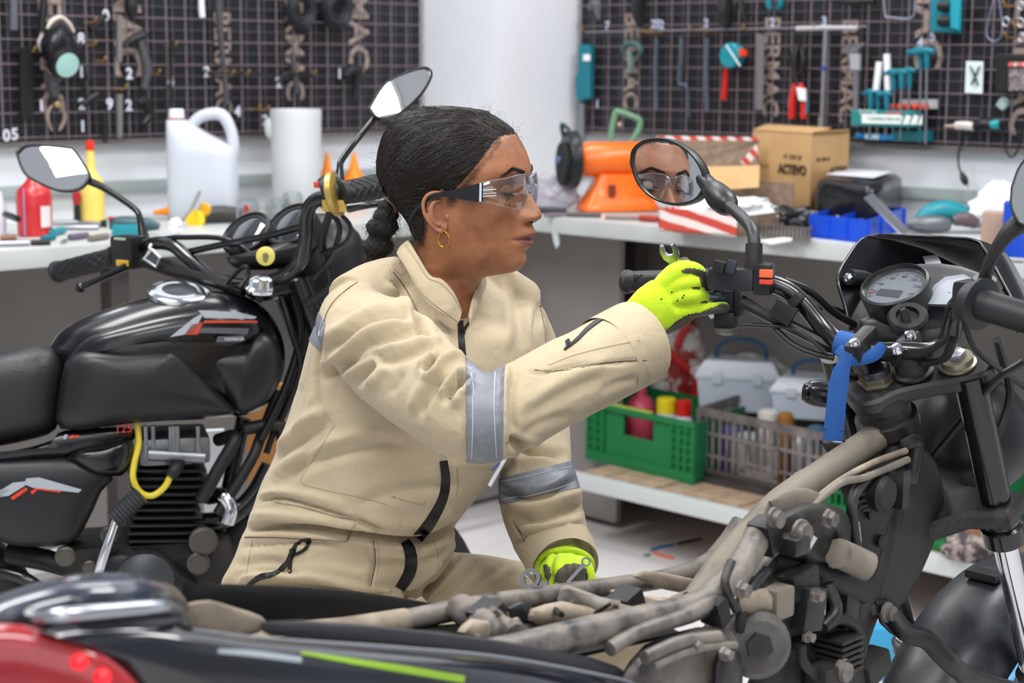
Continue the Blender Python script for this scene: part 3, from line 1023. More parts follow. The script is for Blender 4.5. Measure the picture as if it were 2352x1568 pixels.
b.tube([at_bench(412, 522) + Z3 * .012, at_bench(440, 520) + Z3 * .045, at_bench(460, 515) + Z3 * .085], [4 * s] * 3, 8, 3)
single('t_bar', b, C('8c8884', .4, .4), 'grey rod leaning over the orange nozzle', 'rod')
b = MB()
A = at_bench(372, 500)
B_ = at_bench(530, 500)
b.tube([P(372, 449, A.y), P(532, 484, A.y - .1)], [5.5 * s] * 2, 8, 1)
single('aluminium_tube', b, C('dcdde2', .3, .6), 'thin white tube lying across the jerrican foot', 'tube')
def crumple(px, py, w, h, d, mat_, name, label, cat, z=ZB, seed=0, squash=.5, n=3, rough=.35, lobes=None):
	"""a crushed soft thing: ball with ridged noise"""
	p = PZ(px, py, z)
	s = sc(p)
	bm = bmesh.new()
	bmesh.ops.create_icosphere(bm, subdivisions=n + 1, radius=1)
	vs = []
	for v in bm.verts:
		q = v.co.copy()
		nn = mnoise.noise(q * 1.7 + Vector((seed, 0, 0)))
		n2 = abs(mnoise.noise(q * 4.1 + Vector((0, seed, 0))))
		k = 1 + rough * nn + rough * .7 * n2
		z_ = q.z * k
		vs.append(p + Vector((q.x * k * w / 2 * s, q.y * k * d / 2 * s, max(0.0, (z_ * .5 + .5)) * h * s)))
	fs = [tuple(v.index for v in f.verts) for f in bm.faces]
	bm.free()
	b = MB()
	b.add(vs, fs)
	return tag(obj(name, b, mat_, None, 30), label, cat)
crumple(402, 543, 36, 40, 30, C('e9e9ea', .7), 'paper_tissue', 'crumpled white tissue beside the yellow end cap', 'tissue', seed=3)
m_glass = thin_clear('clear_jar', 'e9eef0', 1.0, .04)
for i, (px, py, r, h, lab) in enumerate(((566, 500, 30, 42, 'small clear jar with red lid mark near the instrument pods'), (640, 505, 30, 48, 'clear jar behind the right instrument pod'), (672, 488, 24, 46, 'clear jar nearest the white canister'))):
	p = at_bench(px, py)
	t = thing('glass_jar', lab, 'jar', p, 'clear jars on the left worktop')
	lathe_px(px, py, [(0, r * .9), (3, r), (h * .8, r), (h, r * .8)], m_glass, 'jar', t)
	lathe_px(px, py, [(3, r * .8), (h * .5, r * .82)], C(('b9a7a0', 'a9a3a0', 'c2b6a8')[i], .6), 'contents', t)
	if i == 0:
		b = MB()
		b.box(p + Vector((4 * sc(p), -r * sc(p) * .86, 24 * sc(p))), (12 * sc(p), 2 * sc(p), 16 * sc(p)))
		obj('label', b, C('d0242c', .4), t)
def bar(px0, py0, px1, py1, rpx, mat_, name, label, cat, z=None, lift=0.0, group=None, sq=None):
	s = sc(at_bench(px0, py0))
	zz = ZB + rpx * s + lift
	b = MB()
	A, B = PZ(px0, py0, zz), PZ(px1, py1, zz)
	b.tube([A, A * .5 + B * .5, B], [rpx * s * .9, rpx * s, rpx * s * .9], 10, 3)
	return single(name, b, mat_, label, cat, group)
bar(122, 512, 178, 510, 5, k_steel, 'socket', 'bright steel socket right of the red bottle', 'socket')
bar(180, 514, 236, 515, 7, k_steel, 'socket_extension', 'bright steel extension bar in front of the yellow bottle', 'socket')
bar(150, 522, 226, 522, 6, k_steel, 'socket', 'steel socket lying in front of the extension bar', 'socket')
bar(-20, 560, 68, 558, 7, k_steel, 'spanner', 'steel spanner lying at the left edge of the worktop', 'spanner')
bar(0, 546, 38, 545, 7, C('8a6650', .5), 'wooden_handle', 'short brown wooden handle at the left edge of the worktop', 'handle')
bar(70, 557, 116, 556, 7, k_dark, 'tool_grip', 'black tool grip in front of the red bottle', 'tool')
bar(120, 534, 146, 528, 9, k_teal2, 'angle_driver', 'small teal tool body beside the black grip', 'tool')
bar(98, 548, 124, 544, 8, k_teal, 'angle_driver', 'small dark teal tool body touching the black grip', 'tool')
bar(142, 556, 152, 552, 5, k_steel, 'nut', 'small shiny nut on the front of the left worktop', 'nut')
bar(160, 545, 200, 540, 8, C('6d6476', .4, .3), 'pliers', 'grey pliers lying left of the teal case', 'pliers')
bar(205, 548, 246, 542, 8, C('77706a', .5), 'file', 'grey file lying left of the teal case', 'file')
p = at_bench(285, 545)
s = sc(p)
t = thing('drill_driver', 'teal and dark green power drill lying on the left worktop', 'drill', p)
b = MB()
b.tube([p + Vector((x * s, y * s, h * s)) for x, y, h in ((-45, 60, 26), (-10, 60, 26), (40, 60, 24), (70, 60, 20))], [14 * s, 18 * s, 16 * s, 8 * s], 14, 4)
obj('body', b, C('37555a', .4), t)
b = MB()
b.box(p + Vector((5 * s, 20 * s, 14 * s)), (70 * s, 50 * s, 26 * s), R(8), .006)
obj('battery', b, k_teal2, t)
b = MB()
b.lathe(p + Vector((-54 * s, 60 * s, 26 * s)), (-1, 0, 0), [(0, 10 * s), (12 * s, 8 * s)], 14)
obj('chuck', b, k_dark, t)
b = MB()
b.box(p + Vector((-40 * s, 46 * s, 40 * s)), (12 * s, 6 * s, 6 * s))
obj('trigger', b, k_red, t)
bar(12, 492, 42, 503, 7, k_dark, 'air_nozzle', 'black air nozzle lying behind the red bottle', 'nozzle', lift=.05)
# ------------------------------------------------------------ right worktop
m_or = M('orange_enamel', 'f4701a', 0.35, coat=.3)
p = at_bench(1418, 484)
s = sc(p)
t = thing('bench_grinder', 'orange bench grinder with black wheel guard on the right worktop', 'bench grinder', p)
ax = Vector((.93, .2, 0)).normalized()
b = MB()
rings = []
for h, w, d in ((3, 92, 52), (10, 92, 52), (22, 84, 46), (60, 62, 36), (86, 50, 34)):
	rings.append([p + Matrix.Rotation(R(12), 3, 'Z') @ Vector((w * math.copysign(abs(math.cos(a)) ** .35, math.cos(a)) * s, d * math.copysign(abs(math.sin(a)) ** .35, math.sin(a)) * s, h * s)) for a in np.linspace(0, 2 * math.pi, 33)[:-1]])
b.loft(rings)
obj('base', b, m_or, t, 35)
b = MB()
c = p + Vector((-8 * s, 0, 118 * s))
b.lathe(c - ax * 84 * s, ax, [(0, 22 * s), (3 * s, 34 * s), (16 * s, 40 * s), (150 * s, 40 * s), (164 * s, 34 * s), (168 * s, 22 * s)], 30)
obj('motor', b, m_or, t, 35)
b = MB()
b.box(p + Vector((-16 * s, -50 * s, 50 * s)), (16 * s, 8 * s, 26 * s), R(12), .002)
obj('switch', b, C('7a2e1c', .4), t)
b = MB()
b.box(p + Vector((60 * s, -50 * s, 60 * s)), (50 * s, 5 * s, 4 * s), R(12))
obj('tool_rest', b, C('d2521a', .4), t)
b = MB()
b.lathe(c - ax * 118 * s, ax, [(0, 30 * s), (2 * s, 62 * s), (8 * s, 66 * s), (26 * s, 66 * s), (30 * s, 60 * s), (32 * s, 20 * s)], 30)
obj('wheel_guard', b, C('22272a', .35, .4), t)
b = MB()
b.lathe(c - ax * 128 * s + Z3 * -10 * s, ax, [(0, 48 * s), (10 * s, 50 * s), (14 * s, 48 * s)], 30)
obj('grinding_wheel', b, C('1c1c1c', .8), t)
b = MB()
b.tube([c + Vector((-118 * s, -10 * s, 52 * s)), c + Vector((-122 * s, -14 * s, 80 * s)), c + Vector((-104 * s, -14 * s, 66 * s))], [5 * s, 5 * s, 4 * s], 8, 3)
obj('spark_arm', b, C('2b4237', .4), t)
b = MB()
b.lathe(c - ax * 134 * s, ax, [(0, 8 * s), (10 * s, 9 * s)], 8)
obj('arbor_nut', b, C('4a6ca0', .3, .5), t)
p = at_bench(1430, 470)
Y = 5.38
t = thing('bar_clamp', 'pale green metal clamp frame standing behind the orange grinder', 'clamp', PZ(1435, 472, ZB))
for pp, rr, nm in (([(1402, 335), (1405, 300), (1414, 254)], [7, 7, 7], 'frame_arm'), ([(1412, 255), (1440, 262), (1470, 275)], [7, 7, 7], 'frame_arm'), ([(1470, 272), (1468, 295), (1448, 330)], [7, 7, 6], 'frame_arm'),
                   ([(1402, 330), (1405, 380), (1408, 440)], [6, 6, 6], 'upright'), ([(1448, 325), (1440, 380), (1436, 440)], [6, 6, 6], 'upright')):
	b = MB()
	b.tube([P(x, y, Y) for x, y in pp], [r * Y / FPX for r in rr], 8, 4)
	obj(nm, b, C('6f9a78', .5), t)
b = MB()
b.tube([P(1400, 442, Y), P(1444, 442, Y)], [10 * Y / FPX] * 2, 8, 1)
obj('foot', b, C('6f9a78', .5), t)
b = MB()
b.ball(P(1423, 286, Y), 6 * Y / FPX)
obj('screw', b, C('c9a69c', .4, .4), t)
def stripes_mat():
	m = bpy.data.materials.new('red_white_stripes')
	m.use_nodes = True
	nt = m.node_tree
	bs = nt.nodes['Principled BSDF']
	tc = nt.nodes.new('ShaderNodeTexCoord')
	w = nt.nodes.new('ShaderNodeTexWave')
	w.bands_direction = 'DIAGONAL'
	w.inputs['Scale'].default_value = 15
	w.inputs['Distortion'].default_value = 1.5
	w.inputs['Detail Scale'].default_value = .6
	r = nt.nodes.new('ShaderNodeValToRGB')
	r.color_ramp.elements[0].position = .5
	r.color_ramp.elements[0].color = lin('c8473a')
	r.color_ramp.elements[1].position = .56
	r.color_ramp.elements[1].color = lin('e7dcd8')
	nt.links.new(tc.outputs['Object'], w.inputs['Vector'])
	nt.links.new(w.outputs[0], r.inputs[0])
	nt.links.new(r.outputs[0], bs.inputs['Base Color'])
	bs.inputs['Roughness'].default_value = .5
	return m
m_str = stripes_mat()
m_card = M('brown_cardboard', 'c09a6b', 0.75, noise=(9, 'b68f60', .4, .7))
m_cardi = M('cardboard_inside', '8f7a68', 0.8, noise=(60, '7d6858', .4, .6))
def quad_box(t, A, B, C_, D, h, name, mat_, th=.006):
	pass
A = at_bench(1512, 532)
Bx = at_bench(1742, 548)
t = thing('striped_carton', 'open carton with red and white striped edges and paper inside', 'box', at_bench(1620, 540))
dx = (Bx - A)
dx.z = 0
wd = dx.length * .80
dx.normalize()
dy = Z3.cross(dx)
W0 = A.copy()
dep = .30
def cbox(o, u, v, name, mat_, z0, z1, th=.006, par=None):
	"""vertical board from o along u, height z0..z1, thickness v"""
	b = MB()
	b.slab([o + Z3 * z0, o + u + Z3 * z0, o + u + Z3 * z1, o + Z3 * z1], v * th)
	return obj(name, b, mat_, par)
cbox(W0, dx * wd, dy, 'front_board', m_str, 0.001, .062, .004, t)
cbox(W0 + dy * dep, dx * wd, -dy, 'back_board', m_cardi, 0.001, .12, .004, t)
cbox(W0, dy * dep, dx, 'side_board', m_str, 0.001, .062, .004, t)
cbox(W0 + dx * wd, dy * dep, -dx, 'side_board', m_cardi, 0.001, .05, .004, t)
b = MB()
b.slab([W0 + Z3 * .002, W0 + dx * wd + Z3 * .002, W0 + dx * wd + dy * dep + Z3 * .002, W0 + dy * dep + Z3 * .002], Z3 * .004)
obj('bottom_board', b, m_cardi, t)
L0 = W0 + dy * (dep + .02)
b = MB()
b.slab([P(1508, 452, L0.y + .12), P(1735, 450, L0.y + .02), P(1740, 322, L0.y + .06), P(1512, 322, L0.y + .16)], dy * .005)
obj('lid', b, m_cardi, t)
for q in ([(1508, 312), (1742, 315), (1742, 323), (1508, 321)], [(1700, 372), (1738, 330), (1741, 380), (1730, 395)]):
	b = MB()
	b.slab([P(x, y, L0.y + .05) for x, y in q], dy * .006)
	obj('striped_edge', b, m_str, t)
b = MB()
b.slab([P(1560, 384, L0.y - .12), P(1744, 380, L0.y - .12), P(1742, 430, L0.y - .2), P(1655, 436, L0.y - .2), P(1640, 470, L0.y - .2)], dy * .004)
obj('flap', b, m_card, t)
crumple(1672, 516, 220, 66, 100, C('e6e7ea', .7), 'wrapping_paper', 'crumpled white wrapping paper in the striped carton', 'paper', z=ZB + .012, seed=9, rough=.5)
Yb = 4.86
q0, q1, q2 = PZ(1724, 502, ZB), PZ(1858, 522, ZB), PZ(1944, 508, ZB)
t = thing('cardboard_box', 'brown cardboard box with black printing on the right worktop', 'box', q1)
ux = (q0 - q1)
uy = (q2 - q1)
H_ = .245
b = MB()
b.slab([q1, q0, q0 + uy * 1.0, q1 + uy], Z3 * H_, .002)
obj('body', b, m_card, t)
top = q1 + Z3 * H_
b = MB()
b.slab([top + Z3 * .001, top + ux + Z3 * .001, top + ux + ux.normalized() * .02 + uy * .45 + Z3 * .012, top + uy * .5 + Z3 * .012], Z3 * .003)
obj('flap', b, m_card, t)
b = MB()
b.slab([top + uy * .02 + ux * .02 - Z3 * .0, top + uy * .95 + ux * .02, top + uy * .95 + ux * -.03 + Z3 * .006, top + uy * .02 + ux * -.03 + Z3 * .006], Z3 * .003)
obj('flap', b, m_card, t)
nf = ux.normalized().cross(Z3)
nf = nf if nf.y < 0 else -nf
ns = uy.normalized().cross(Z3)
ns = ns if ns.y < 0 else -ns
k_print = C('3f2d1e', .7)
for (fx, fz, txt, sz, bo) in ((.38, .56, 'Castrol', .030, 0), (.28, .66, 'ACTEVO', .0, 0), (.55, .33, 'Castrol', .030, .0004), (.50, .17, 'Actevo', .042, .002), (.30, .60, 'ACTEVO', .034, .002), (.30, .74, '4T 10W-30', .018, 0), (.8, .62, '12 x 1 L', .018, 0)):
	if sz > 0 and not (fx == .38):
		pt = q0 * fx + q1 * (1 - fx) + Z3 * H_ * fz
		text_mesh(txt, sz, k_print, 'printed_lettering', frame4(pt + nf * .0015, q1 - q0, nf), .0003, t, bold=bo)
pt = q1 * .45 + q2 * .55 + Z3 * H_ * .62
text_mesh('ACTEVO', .028, k_print, 'printed_lettering', frame4(q1 * .15 + q2 * .85 - (q2 - q1) * .12 + Z3 * H_ * .58 + ns * .0015, q2 - q1, ns), .0003, t, bold=.001)
text_mesh('SAE 10W-30', .016, k_print, 'printed_lettering', frame4(q1 * .7 + q2 * .3 + Z3 * H_ * .72 + ns * .0015, q2 - q1, ns), .0003, t)
b = MB()
tA, tB, tC, tD = at_bench(1560, 541), at_bench(1870, 548), at_bench(1865, 505), at_bench(1600, 500)
t = thing('mesh_tray', 'flat dark wire mesh tray in front of the striped carton', 'tray', tB)
tA, tB, tC, tD = at_bench(1745, 546), at_bench(1862, 554), at_bench(1862, 520), at_bench(1752, 512)
b.slab([tA, tB, tC, tD], Z3 * .008)
obj('tray_base', b, C('6b6660', .6), t)
for k in range(14):
	A_, B_ = tA.lerp(tB, k / 13), tD.lerp(tC, k / 13)
	b = MB()
	b.tube([A_ + Z3 * .008, A_ + Z3 * .030], [.0022, .0022], 6, 1)
	obj('wire_upright', b, C('3c3835', .5), t)
b = MB()
b.tube([q + Z3 * .031 for q in (tA, tB, tC, tD, tA)], [.003] * 5, 6, 1)
obj('rim', b, C('4a4541', .5), t)
b = MB()
q = [(1745, 556), (1800, 549), (1822, 545), (1818, 556), (1770, 564)]
b.slab([at_bench(x, y) + Z3 * .001 for x, y in q], Z3 * .004)
single('paper_scrap', b, C('dfe0e3', .6), 'small white paper scrap lying at the front of right worktop', 'paper')
p0, p1, p2 = PZ(1862, 528, ZB), PZ(2010, 545, ZB), PZ(2076, 512, ZB)
t = thing('wrapped_parcel', 'parcel wrapped in black plastic with white label on top', 'parcel', p1)
m_bag = M('black_plastic_film', '1b1c20', 0.22, bump=(28, .9))
cc = (p0 + p2) / 2
uu, vv = (p1 - p0), (p2 - p1)
bm = bmesh.new()
bmesh.ops.create_cube(bm, size=2)
bmesh.ops.subdivide_edges(bm, edges=list(bm.edges), cuts=9, use_grid_fill=True)
vs = []
for v in bm.verts:
	q = v.co
	k = .04 * mnoise.noise(q * 2.6)
	r = 1 - .07 * (abs(q.x) ** 6 * abs(q.y) ** 6 + abs(q.z) ** 6 * abs(q.y) ** 6 + abs(q.x) ** 6 * abs(q.z) ** 6) + k
	vs.append(cc + uu * .5 * q.x * r + vv * .5 * q.y * r + Z3 * (.068 + .068 * q.z * (r if q.z > 0 else 1)))
b = MB()
b.add(vs, [tuple(v.index for v in f.verts) for f in bm.faces])
bm.free()
obj('wrapping', b, m_bag, t, 60)
b = MB()
b.slab([cc + uu * a + vv * c_ + Z3 * .1405 for a, c_ in ((-.40, -.28), (.34, -.28), (.34, .36), (-.40, .36))], Z3 * .0012)
obj('label', b, C('e3e6ee', .4), t)
crumple(1822, 528, 110, 50, 50, m_bag, 'plastic_film', 'crumpled black plastic film between cardboard box and parcel', 'plastic', seed=5, rough=.6)
p0, p1, p2 = PZ(1862, 545, ZB), PZ(1990, 560, ZB), PZ(2075, 528, ZB)
m_blue = M('blue_plastic', '1b4fd0', 0.35)
t = thing('organiser_box', 'bright blue compartment box on the front of right worktop', 'box', p1)
u1, u2 = p1 - p0, p2 - p1
p3 = p0 + u2
b = MB()
b.slab([p0, p1, p2, p3], Z3 * .008)
obj('bottom', b, m_blue, t)
hh = .058
for (a, c_, nm) in ((p0, p1, 'wall'), (p1, p2, 'wall'), (p2, p3, 'wall'), (p3, p0, 'wall'), (p0 + u1 * .5, p3 + u1 * .5, 'divider'), (p0 + u2 * .5, p1 + u2 * .5, 'divider')):
	d = (c_ - a).normalized().cross(Z3)
	b = MB()
	b.slab([a + Z3 * .008 - d * .002, c_ + Z3 * .008 - d * .002, c_ + Z3 * hh - d * .002, a + Z3 * hh - d * .002], d * .004)
	obj(nm, b, m_blue, t)
for k, (a, c_) in enumerate(((p0, p1), (p1, p2))):
	d = (c_ - a).normalized().cross(Z3)
	for f in (.02, .34, .66, .98):
		q = a.lerp(c_, f) + d * .004
		b = MB()
		b.box(q + Z3 * .032, (.006, .006, .050), math.atan2((c_ - a).y, (c_ - a).x))
		obj('rib', b, m_blue, t)
for i, (fx, fy, cl) in enumerate(((.25, .25, 'b8b9c4'), (.75, .25, '8e97b8'), (.25, .75, 'a9b2cc'), (.75, .75, '9a9aa6'))):
	q = p0 + u1 * fx + u2 * fy + Z3 * .035
	b = MB()
	for k in range(6):
		b.lathe(q + Vector((rng.uniform(-.02, .02), rng.uniform(-.02, .02), rng.uniform(-.004, .006))), Vector(rng.normal(size=3)), [(-.01, .006), (.01, .006)], 8)
	o = obj('small_parts', b, C(cl, .3, .7), t)
	o['kind'] = 'stuff'
b = MB()
b.slab([P(1985, 458, 4.22), P(2004, 448, 4.25), P(2092, 535, 4.16), P(2072, 540, 4.13)], Vector((0, .006, .004)), .002)
single('steel_plate', b, C('a6aab0', .3, .8), 'narrow steel plate leaning on the blue compartment box', 'plate')
p = at_bench(2165, 535)
s = sc(p)
t = thing('angle_grinder', 'teal and grey angle grinder lying right of the steel plate', 'grinder', p)
b = MB()
b.tube([p + Vector((x * s, y * s, h * s)) for x, y, h in ((-62, 0, 26), (-30, 8, 44), (10, 14, 50), (50, 14, 36), (66, 10, 22))], [10 * s, 22 * s, 25 * s, 24 * s, 14 * s], 16, 5)
obj('body', b, k_teal2, t)
b = MB()
b.tube([p + Vector((x * s, y * s, h * s)) for x, y, h in ((-84, -10, 20), (-50, -16, 22), (-10, -18, 22), (10, -14, 20))], [12 * s, 19 * s, 19 * s, 14 * s], 14, 5)
obj('gear_head', b, C('6b6f74', .35, .3), t)
b = MB()
b.tube([p + Vector((x * s, y * s, h * s)) for x, y, h in ((20, -14, 30), (45, -18, 34), (72, -16, 26))], [12 * s, 17 * s, 15 * s], 14, 5)
obj('handle', b, C('5b4a50', .4), t)
b = MB()
b.lathe(p + Vector((-60 * s, -10 * s, 12 * s)), Z3, [(0, 10 * s), (3 * s, 30 * s), (6 * s, 30 * s)], 20)
obj('guard', b, C('8a8e93', .3, .7), t)
crumple(2310, 535, 170, 108, 120, C('e3e4e8', .6), 'white_bag', 'crumpled white cloth bag at the right end of the worktop', 'bag', seed=12, rough=.4)
bar(2062, 545, 2084, 547, 9, k_steel, 'socket', 'short steel socket below the steel plate', 'socket')
bar(2115, 547, 2140, 548, 10, k_steel, 'socket', 'steel socket in front of the angle grinder', 'socket')
p = at_bench(2290, 575)
b = MB()
b.box(p + Z3 * .045, (.07, .08, .09), R(-20), .004)
single('small_carton', b, C('a98f7e', .7), 'small brown carton behind the right mirror arm', 'box')
p = at_bench(2352, 590)
b = MB()
b.lathe(p, Z3, [(0, .045), (.003, .05), (.12, .05), (.125, .046)], 24)
single('blue_tin', b, C('1745b8', .3), 'blue round tin cut by the right edge of the photo', 'tin')
p = at_bench(2322, 568)
b = MB()
b.box(p + Z3 * .03, (.055, .05, .06), 0, .004)
single('teal_carton', b, k_teal, 'small teal carton beside the blue tin', 'box')
bar(2240, 592, 2352, 598, 7, k_steel, 'spanner', 'steel spanner lying at the right end of the worktop', 'spanner')
bar(2225, 580, 2300, 574, 5, C('b03030', .4), 'screwdriver', 'red handled screwdriver behind the dark fairing', 'screwdriver')
crumple(1262, 480, 110, 76, 60, M('clear_bag', 'd4d0de', .25, trans=.3), 'plastic_bag', 'pale clear plastic bag left of the grinder wheel', 'bag', seed=21, rough=.45)
for i, (x0, y0, x1, y1, r, cl, lab) in enumerate(((1232, 482, 1300, 484, 8, '2c2d33', 'dark flat tool lying left of the orange grinder'), (1300, 492, 1380, 494, 6, '59504c', 'brown rod lying in front of the grinder'), (1390, 498, 1470, 500, 6, '8d7a78', 'dull pink rod lying in front of the grinder'), (1470, 500, 1512, 503, 8, 'a3382e', 'short red tool handle beside the striped carton'), (1250, 494, 1296, 493, 5, '6f6670', 'small grey rod nearest the face'))):
	bar(x0, y0, x1, y1, r, C(cl, .45), 'bench_tool', lab, 'tool')
b = MB()
b.slab([P(1266, 520, 4.89), P(1281, 520, 4.88), P(1285, 560, 4.88), P(1278, 572, 4.88), P(1272, 556, 4.88)], (0, .001, 0))
single('tape_strip', b, C('b9bcbf', .5), 'torn strip of pale tape hanging from the bench edge', 'tape')
b = MB()
b.tube([at_bench(1165, 505) + Z3 * .01, at_bench(1215, 500) + Z3 * .01], [.012, .01], 8, 2)
# ------------------------------------------------------------ under the right worktop
ZS = .207
def crate(t, A, B, D, h, mat_, cols, rows, name='', lattice=True):
	"""A front left, B front right, D depth vector, floor corners; slatted walls"""
	U = B - A
	w = U.length
	u = U.normalized()
	dv = D.normalized()
	b = MB()
	b.slab([A, B, B + D, A + D], Z3 * .008)
	obj('bottom', b, mat_, t)
	for (o, vec, nrm) in ((A, U, -dv), (B, D, u), (B + D, -U, dv), (A + D, -D, -u)):
		L = vec.length
		e = vec.normalized()
		rz = math.atan2(e.y, e.x)
		for z, hh_ in ((.012, .024), (h * .36, .008), (h * .66, .008), (h - .012, .024)):
			b = MB()
			b.box(o + vec / 2 + Z3 * z, (L, .010, hh_), rz, .0015)
			obj('rail', b, mat_, t)
		nb = max(4, int(round(L / (w / cols))))
		for k in range(nb + 1):
			b = MB()
			wd_ = .016 if k in (0, nb) or (k % 5 == 0) else .006
			b.box(o + vec * (k / nb) + Z3 * h / 2, (wd_, .009, h - .01), rz)
			obj('bar', b, mat_, t)
m_green = M('green_crate_plastic', '1f7a45', 0.4)
A, B = PZ(1352, 1052, ZS), PZ(1594, 1112, ZS)
D = Vector((.17, .26, 0))
t = thing('green_crate', 'green plastic crate holding bottles on the lower shelf', 'crate', A)
h = .172
u = (B - A)
b = MB()
b.slab([A, B, B + D, A + D], Z3 * .008)
obj('bottom', b, m_green, t)
nf = u.normalized().cross(Z3)
nf = nf if nf.y < 0 else -nf
f0, f1 = .34, .62
for (a0, a1, z0, z1) in ((0, f0, .012, h), (f1, 1, .012, h), (f0, f1, .012, h * .55), (f0, f1, h * .88, h)):
	b = MB()
	b.slab([A + u * a0 + Z3 * z0, A + u * a1 + Z3 * z0, A + u * a1 + Z3 * z1, A + u * a0 + Z3 * z1], -nf * .005)
	obj('front_panel', b, m_green, t)
for z, th_ in ((.014, .03), (h - .006, .016)):
	b = MB()
	b.box(A + u / 2 + Z3 * z + nf * .004, (u.length + .01, .014, th_), math.atan2(u.y, u.x), .003)
	obj('rim', b, m_green, t)
for f in (0.0, .08, .15, .8, .87, .93, 1.0):
	b = MB()
	b.box(A + u * f + Z3 * h / 2 + nf * .005, (.008, .008, h - .02), math.atan2(u.y, u.x), .001)
	obj('rib', b, m_green, t)
for z in (.05, .075, .1, .125, .15):
	for f0_, f1_ in ((0, .17), (.78, 1)):
		b = MB()
		b.box(A + u * (f0_ + f1_) / 2 + Z3 * z + nf * .004, (u.length * (f1_ - f0_), .006, .006), math.atan2(u.y, u.x))
		obj('rib', b, m_green, t)
for o_, v_ in ((B, D), (A, D), (A + D, u)):
	b = MB()
	b.slab([o_ + Z3 * .01, o_ + v_ + Z3 * .01, o_ + v_ + Z3 * h, o_ + Z3 * h], v_.normalized().cross(Z3) * .005)
	obj('side_panel', b, m_green, t)
b = MB()
b.box(A + u * .36 + Z3 * (h + .004), (u.length * .5, .012, .006), math.atan2(u.y, u.x), .002)
obj('handle_strip', b, C('b5c04e', .4), t)
def bottle_in(px, py, Y, prof, cap, mat_, capmat, name, label):
	p = P(px, py, Y)
	s = Y / FPX
	t = thing(name, label, 'bottle', p)
	b = MB()
	b.lathe(p, Z3, [(h_ * s, r * s) for h_, r in prof], 24)
	obj('body', b, mat_, t)
	b = MB()
	b.lathe(p, Z3, [(h_ * s, r * s) for h_, r in cap], 20)
	obj('cap', b, capmat, t)
	return t
YC = A.y
bottle_in(1470, 1050, YC + .06, [(0, 33), (4, 36), (110, 37), (128, 34), (142, 24), (150, 12), (156, 11)], [(154, 13), (168, 13)], C('c0455c', .4), C('c0455c', .4), 'coolant_jug', 'pink jug standing in the green crate')
bottle_in(1528, 1060, YC - .02, [(0, 24), (90, 25), (110, 24), (122, 20)], [(118, 23), (150, 23), (153, 20)], C('d9dde4', .35), C('efd51e', .4), 'yellow_capped_bottle', 'white bottle with wide yellow cap in the green crate')
bottle_in(1568, 1075, YC - .05, [(0, 24), (86, 26), (110, 24), (128, 17)], [(126, 18), (160, 18), (163, 15)], C('c9d2da', .3), C('d6261c', .4), 'red_capped_bottle', 'clear bottle with red cap in the green crate')
m_grey = M('dusty_grey_crate', '827a78', 0.6, noise=(12, '5b5452', .4, .65))
m_greyd = M('dark_crate_rail', '45403f', .6)
A, B = PZ(1604, 1098, ZS), PZ(1892, 1170, ZS)
t = thing('grey_crate', 'dusty grey lattice crate full of parts on the lower shelf', 'crate', A)
D = Vector((.2, .28, 0))
crate(t, A, B, D, .205, m_grey, 17, 3)
nf = (B - A).normalized().cross(Z3)
nf = nf if nf.y < 0 else -nf
uA = B - A
b = MB()
for z in (.002, .03):
	b.box(A + uA / 2 + Z3 * (z + .004) + nf * .012, (uA.length, .016, .012), math.atan2(uA.y, uA.x), .003)
obj('base_rail', b, m_greyd, t)
for (x0, x1, z0, z1) in ((.36, .40, .05, .135), (.62, .66, .05, .135), (.36, .66, .13, .14), (.36, .66, .04, .062)):
	b = MB()
	b.slab([A + uA * x0 + Z3 * z0 + nf * .01, A + uA * x1 + Z3 * z0 + nf * .01, A + uA * x1 + Z3 * z1 + nf * .01, A + uA * x0 + Z3 * z1 + nf * .01], -nf * .008)
	obj('grip_frame', b, m_grey, t)
for i, (fx, fz, rr, cl, nm, lab) in enumerate(((.12, .07, .035, '2540a0', 'blue_can', 'small blue can inside the grey crate'), (.26, .06, .04, 'cfd3da', 'white_tub', 'white tub inside the left part of grey crate'),
                                  (.42, .14, .03, 'd8d4d0', 'paper_roll', 'white roll near the top of grey crate'), (.56, .14, .022, '9c6a2c', 'brown_jar', 'brown jar near the top of grey crate'),
                                  (.7, .08, .03, 'c7ccd2', 'clear_bottle', 'clear bottle inside the middle of grey crate'), (.88, .05, .03, 'b8434a', 'red_can', 'red can low in the right part of grey crate'), (.8, .12, .03, '3c5f7a', 'blue_box', 'blue bottle in the right part of grey crate'))):
	q = A + uA * fx + D * .3 + Z3 * (.012 if i in (0, 1, 4, 5) else .012)
	b = MB()
	b.lathe(q, Z3, [(0, rr * .95), (.004, rr), (fz + .05, rr), (fz + .06, rr * .6)], 16)
	single(nm, b, C(cl, .4), lab, 'container')
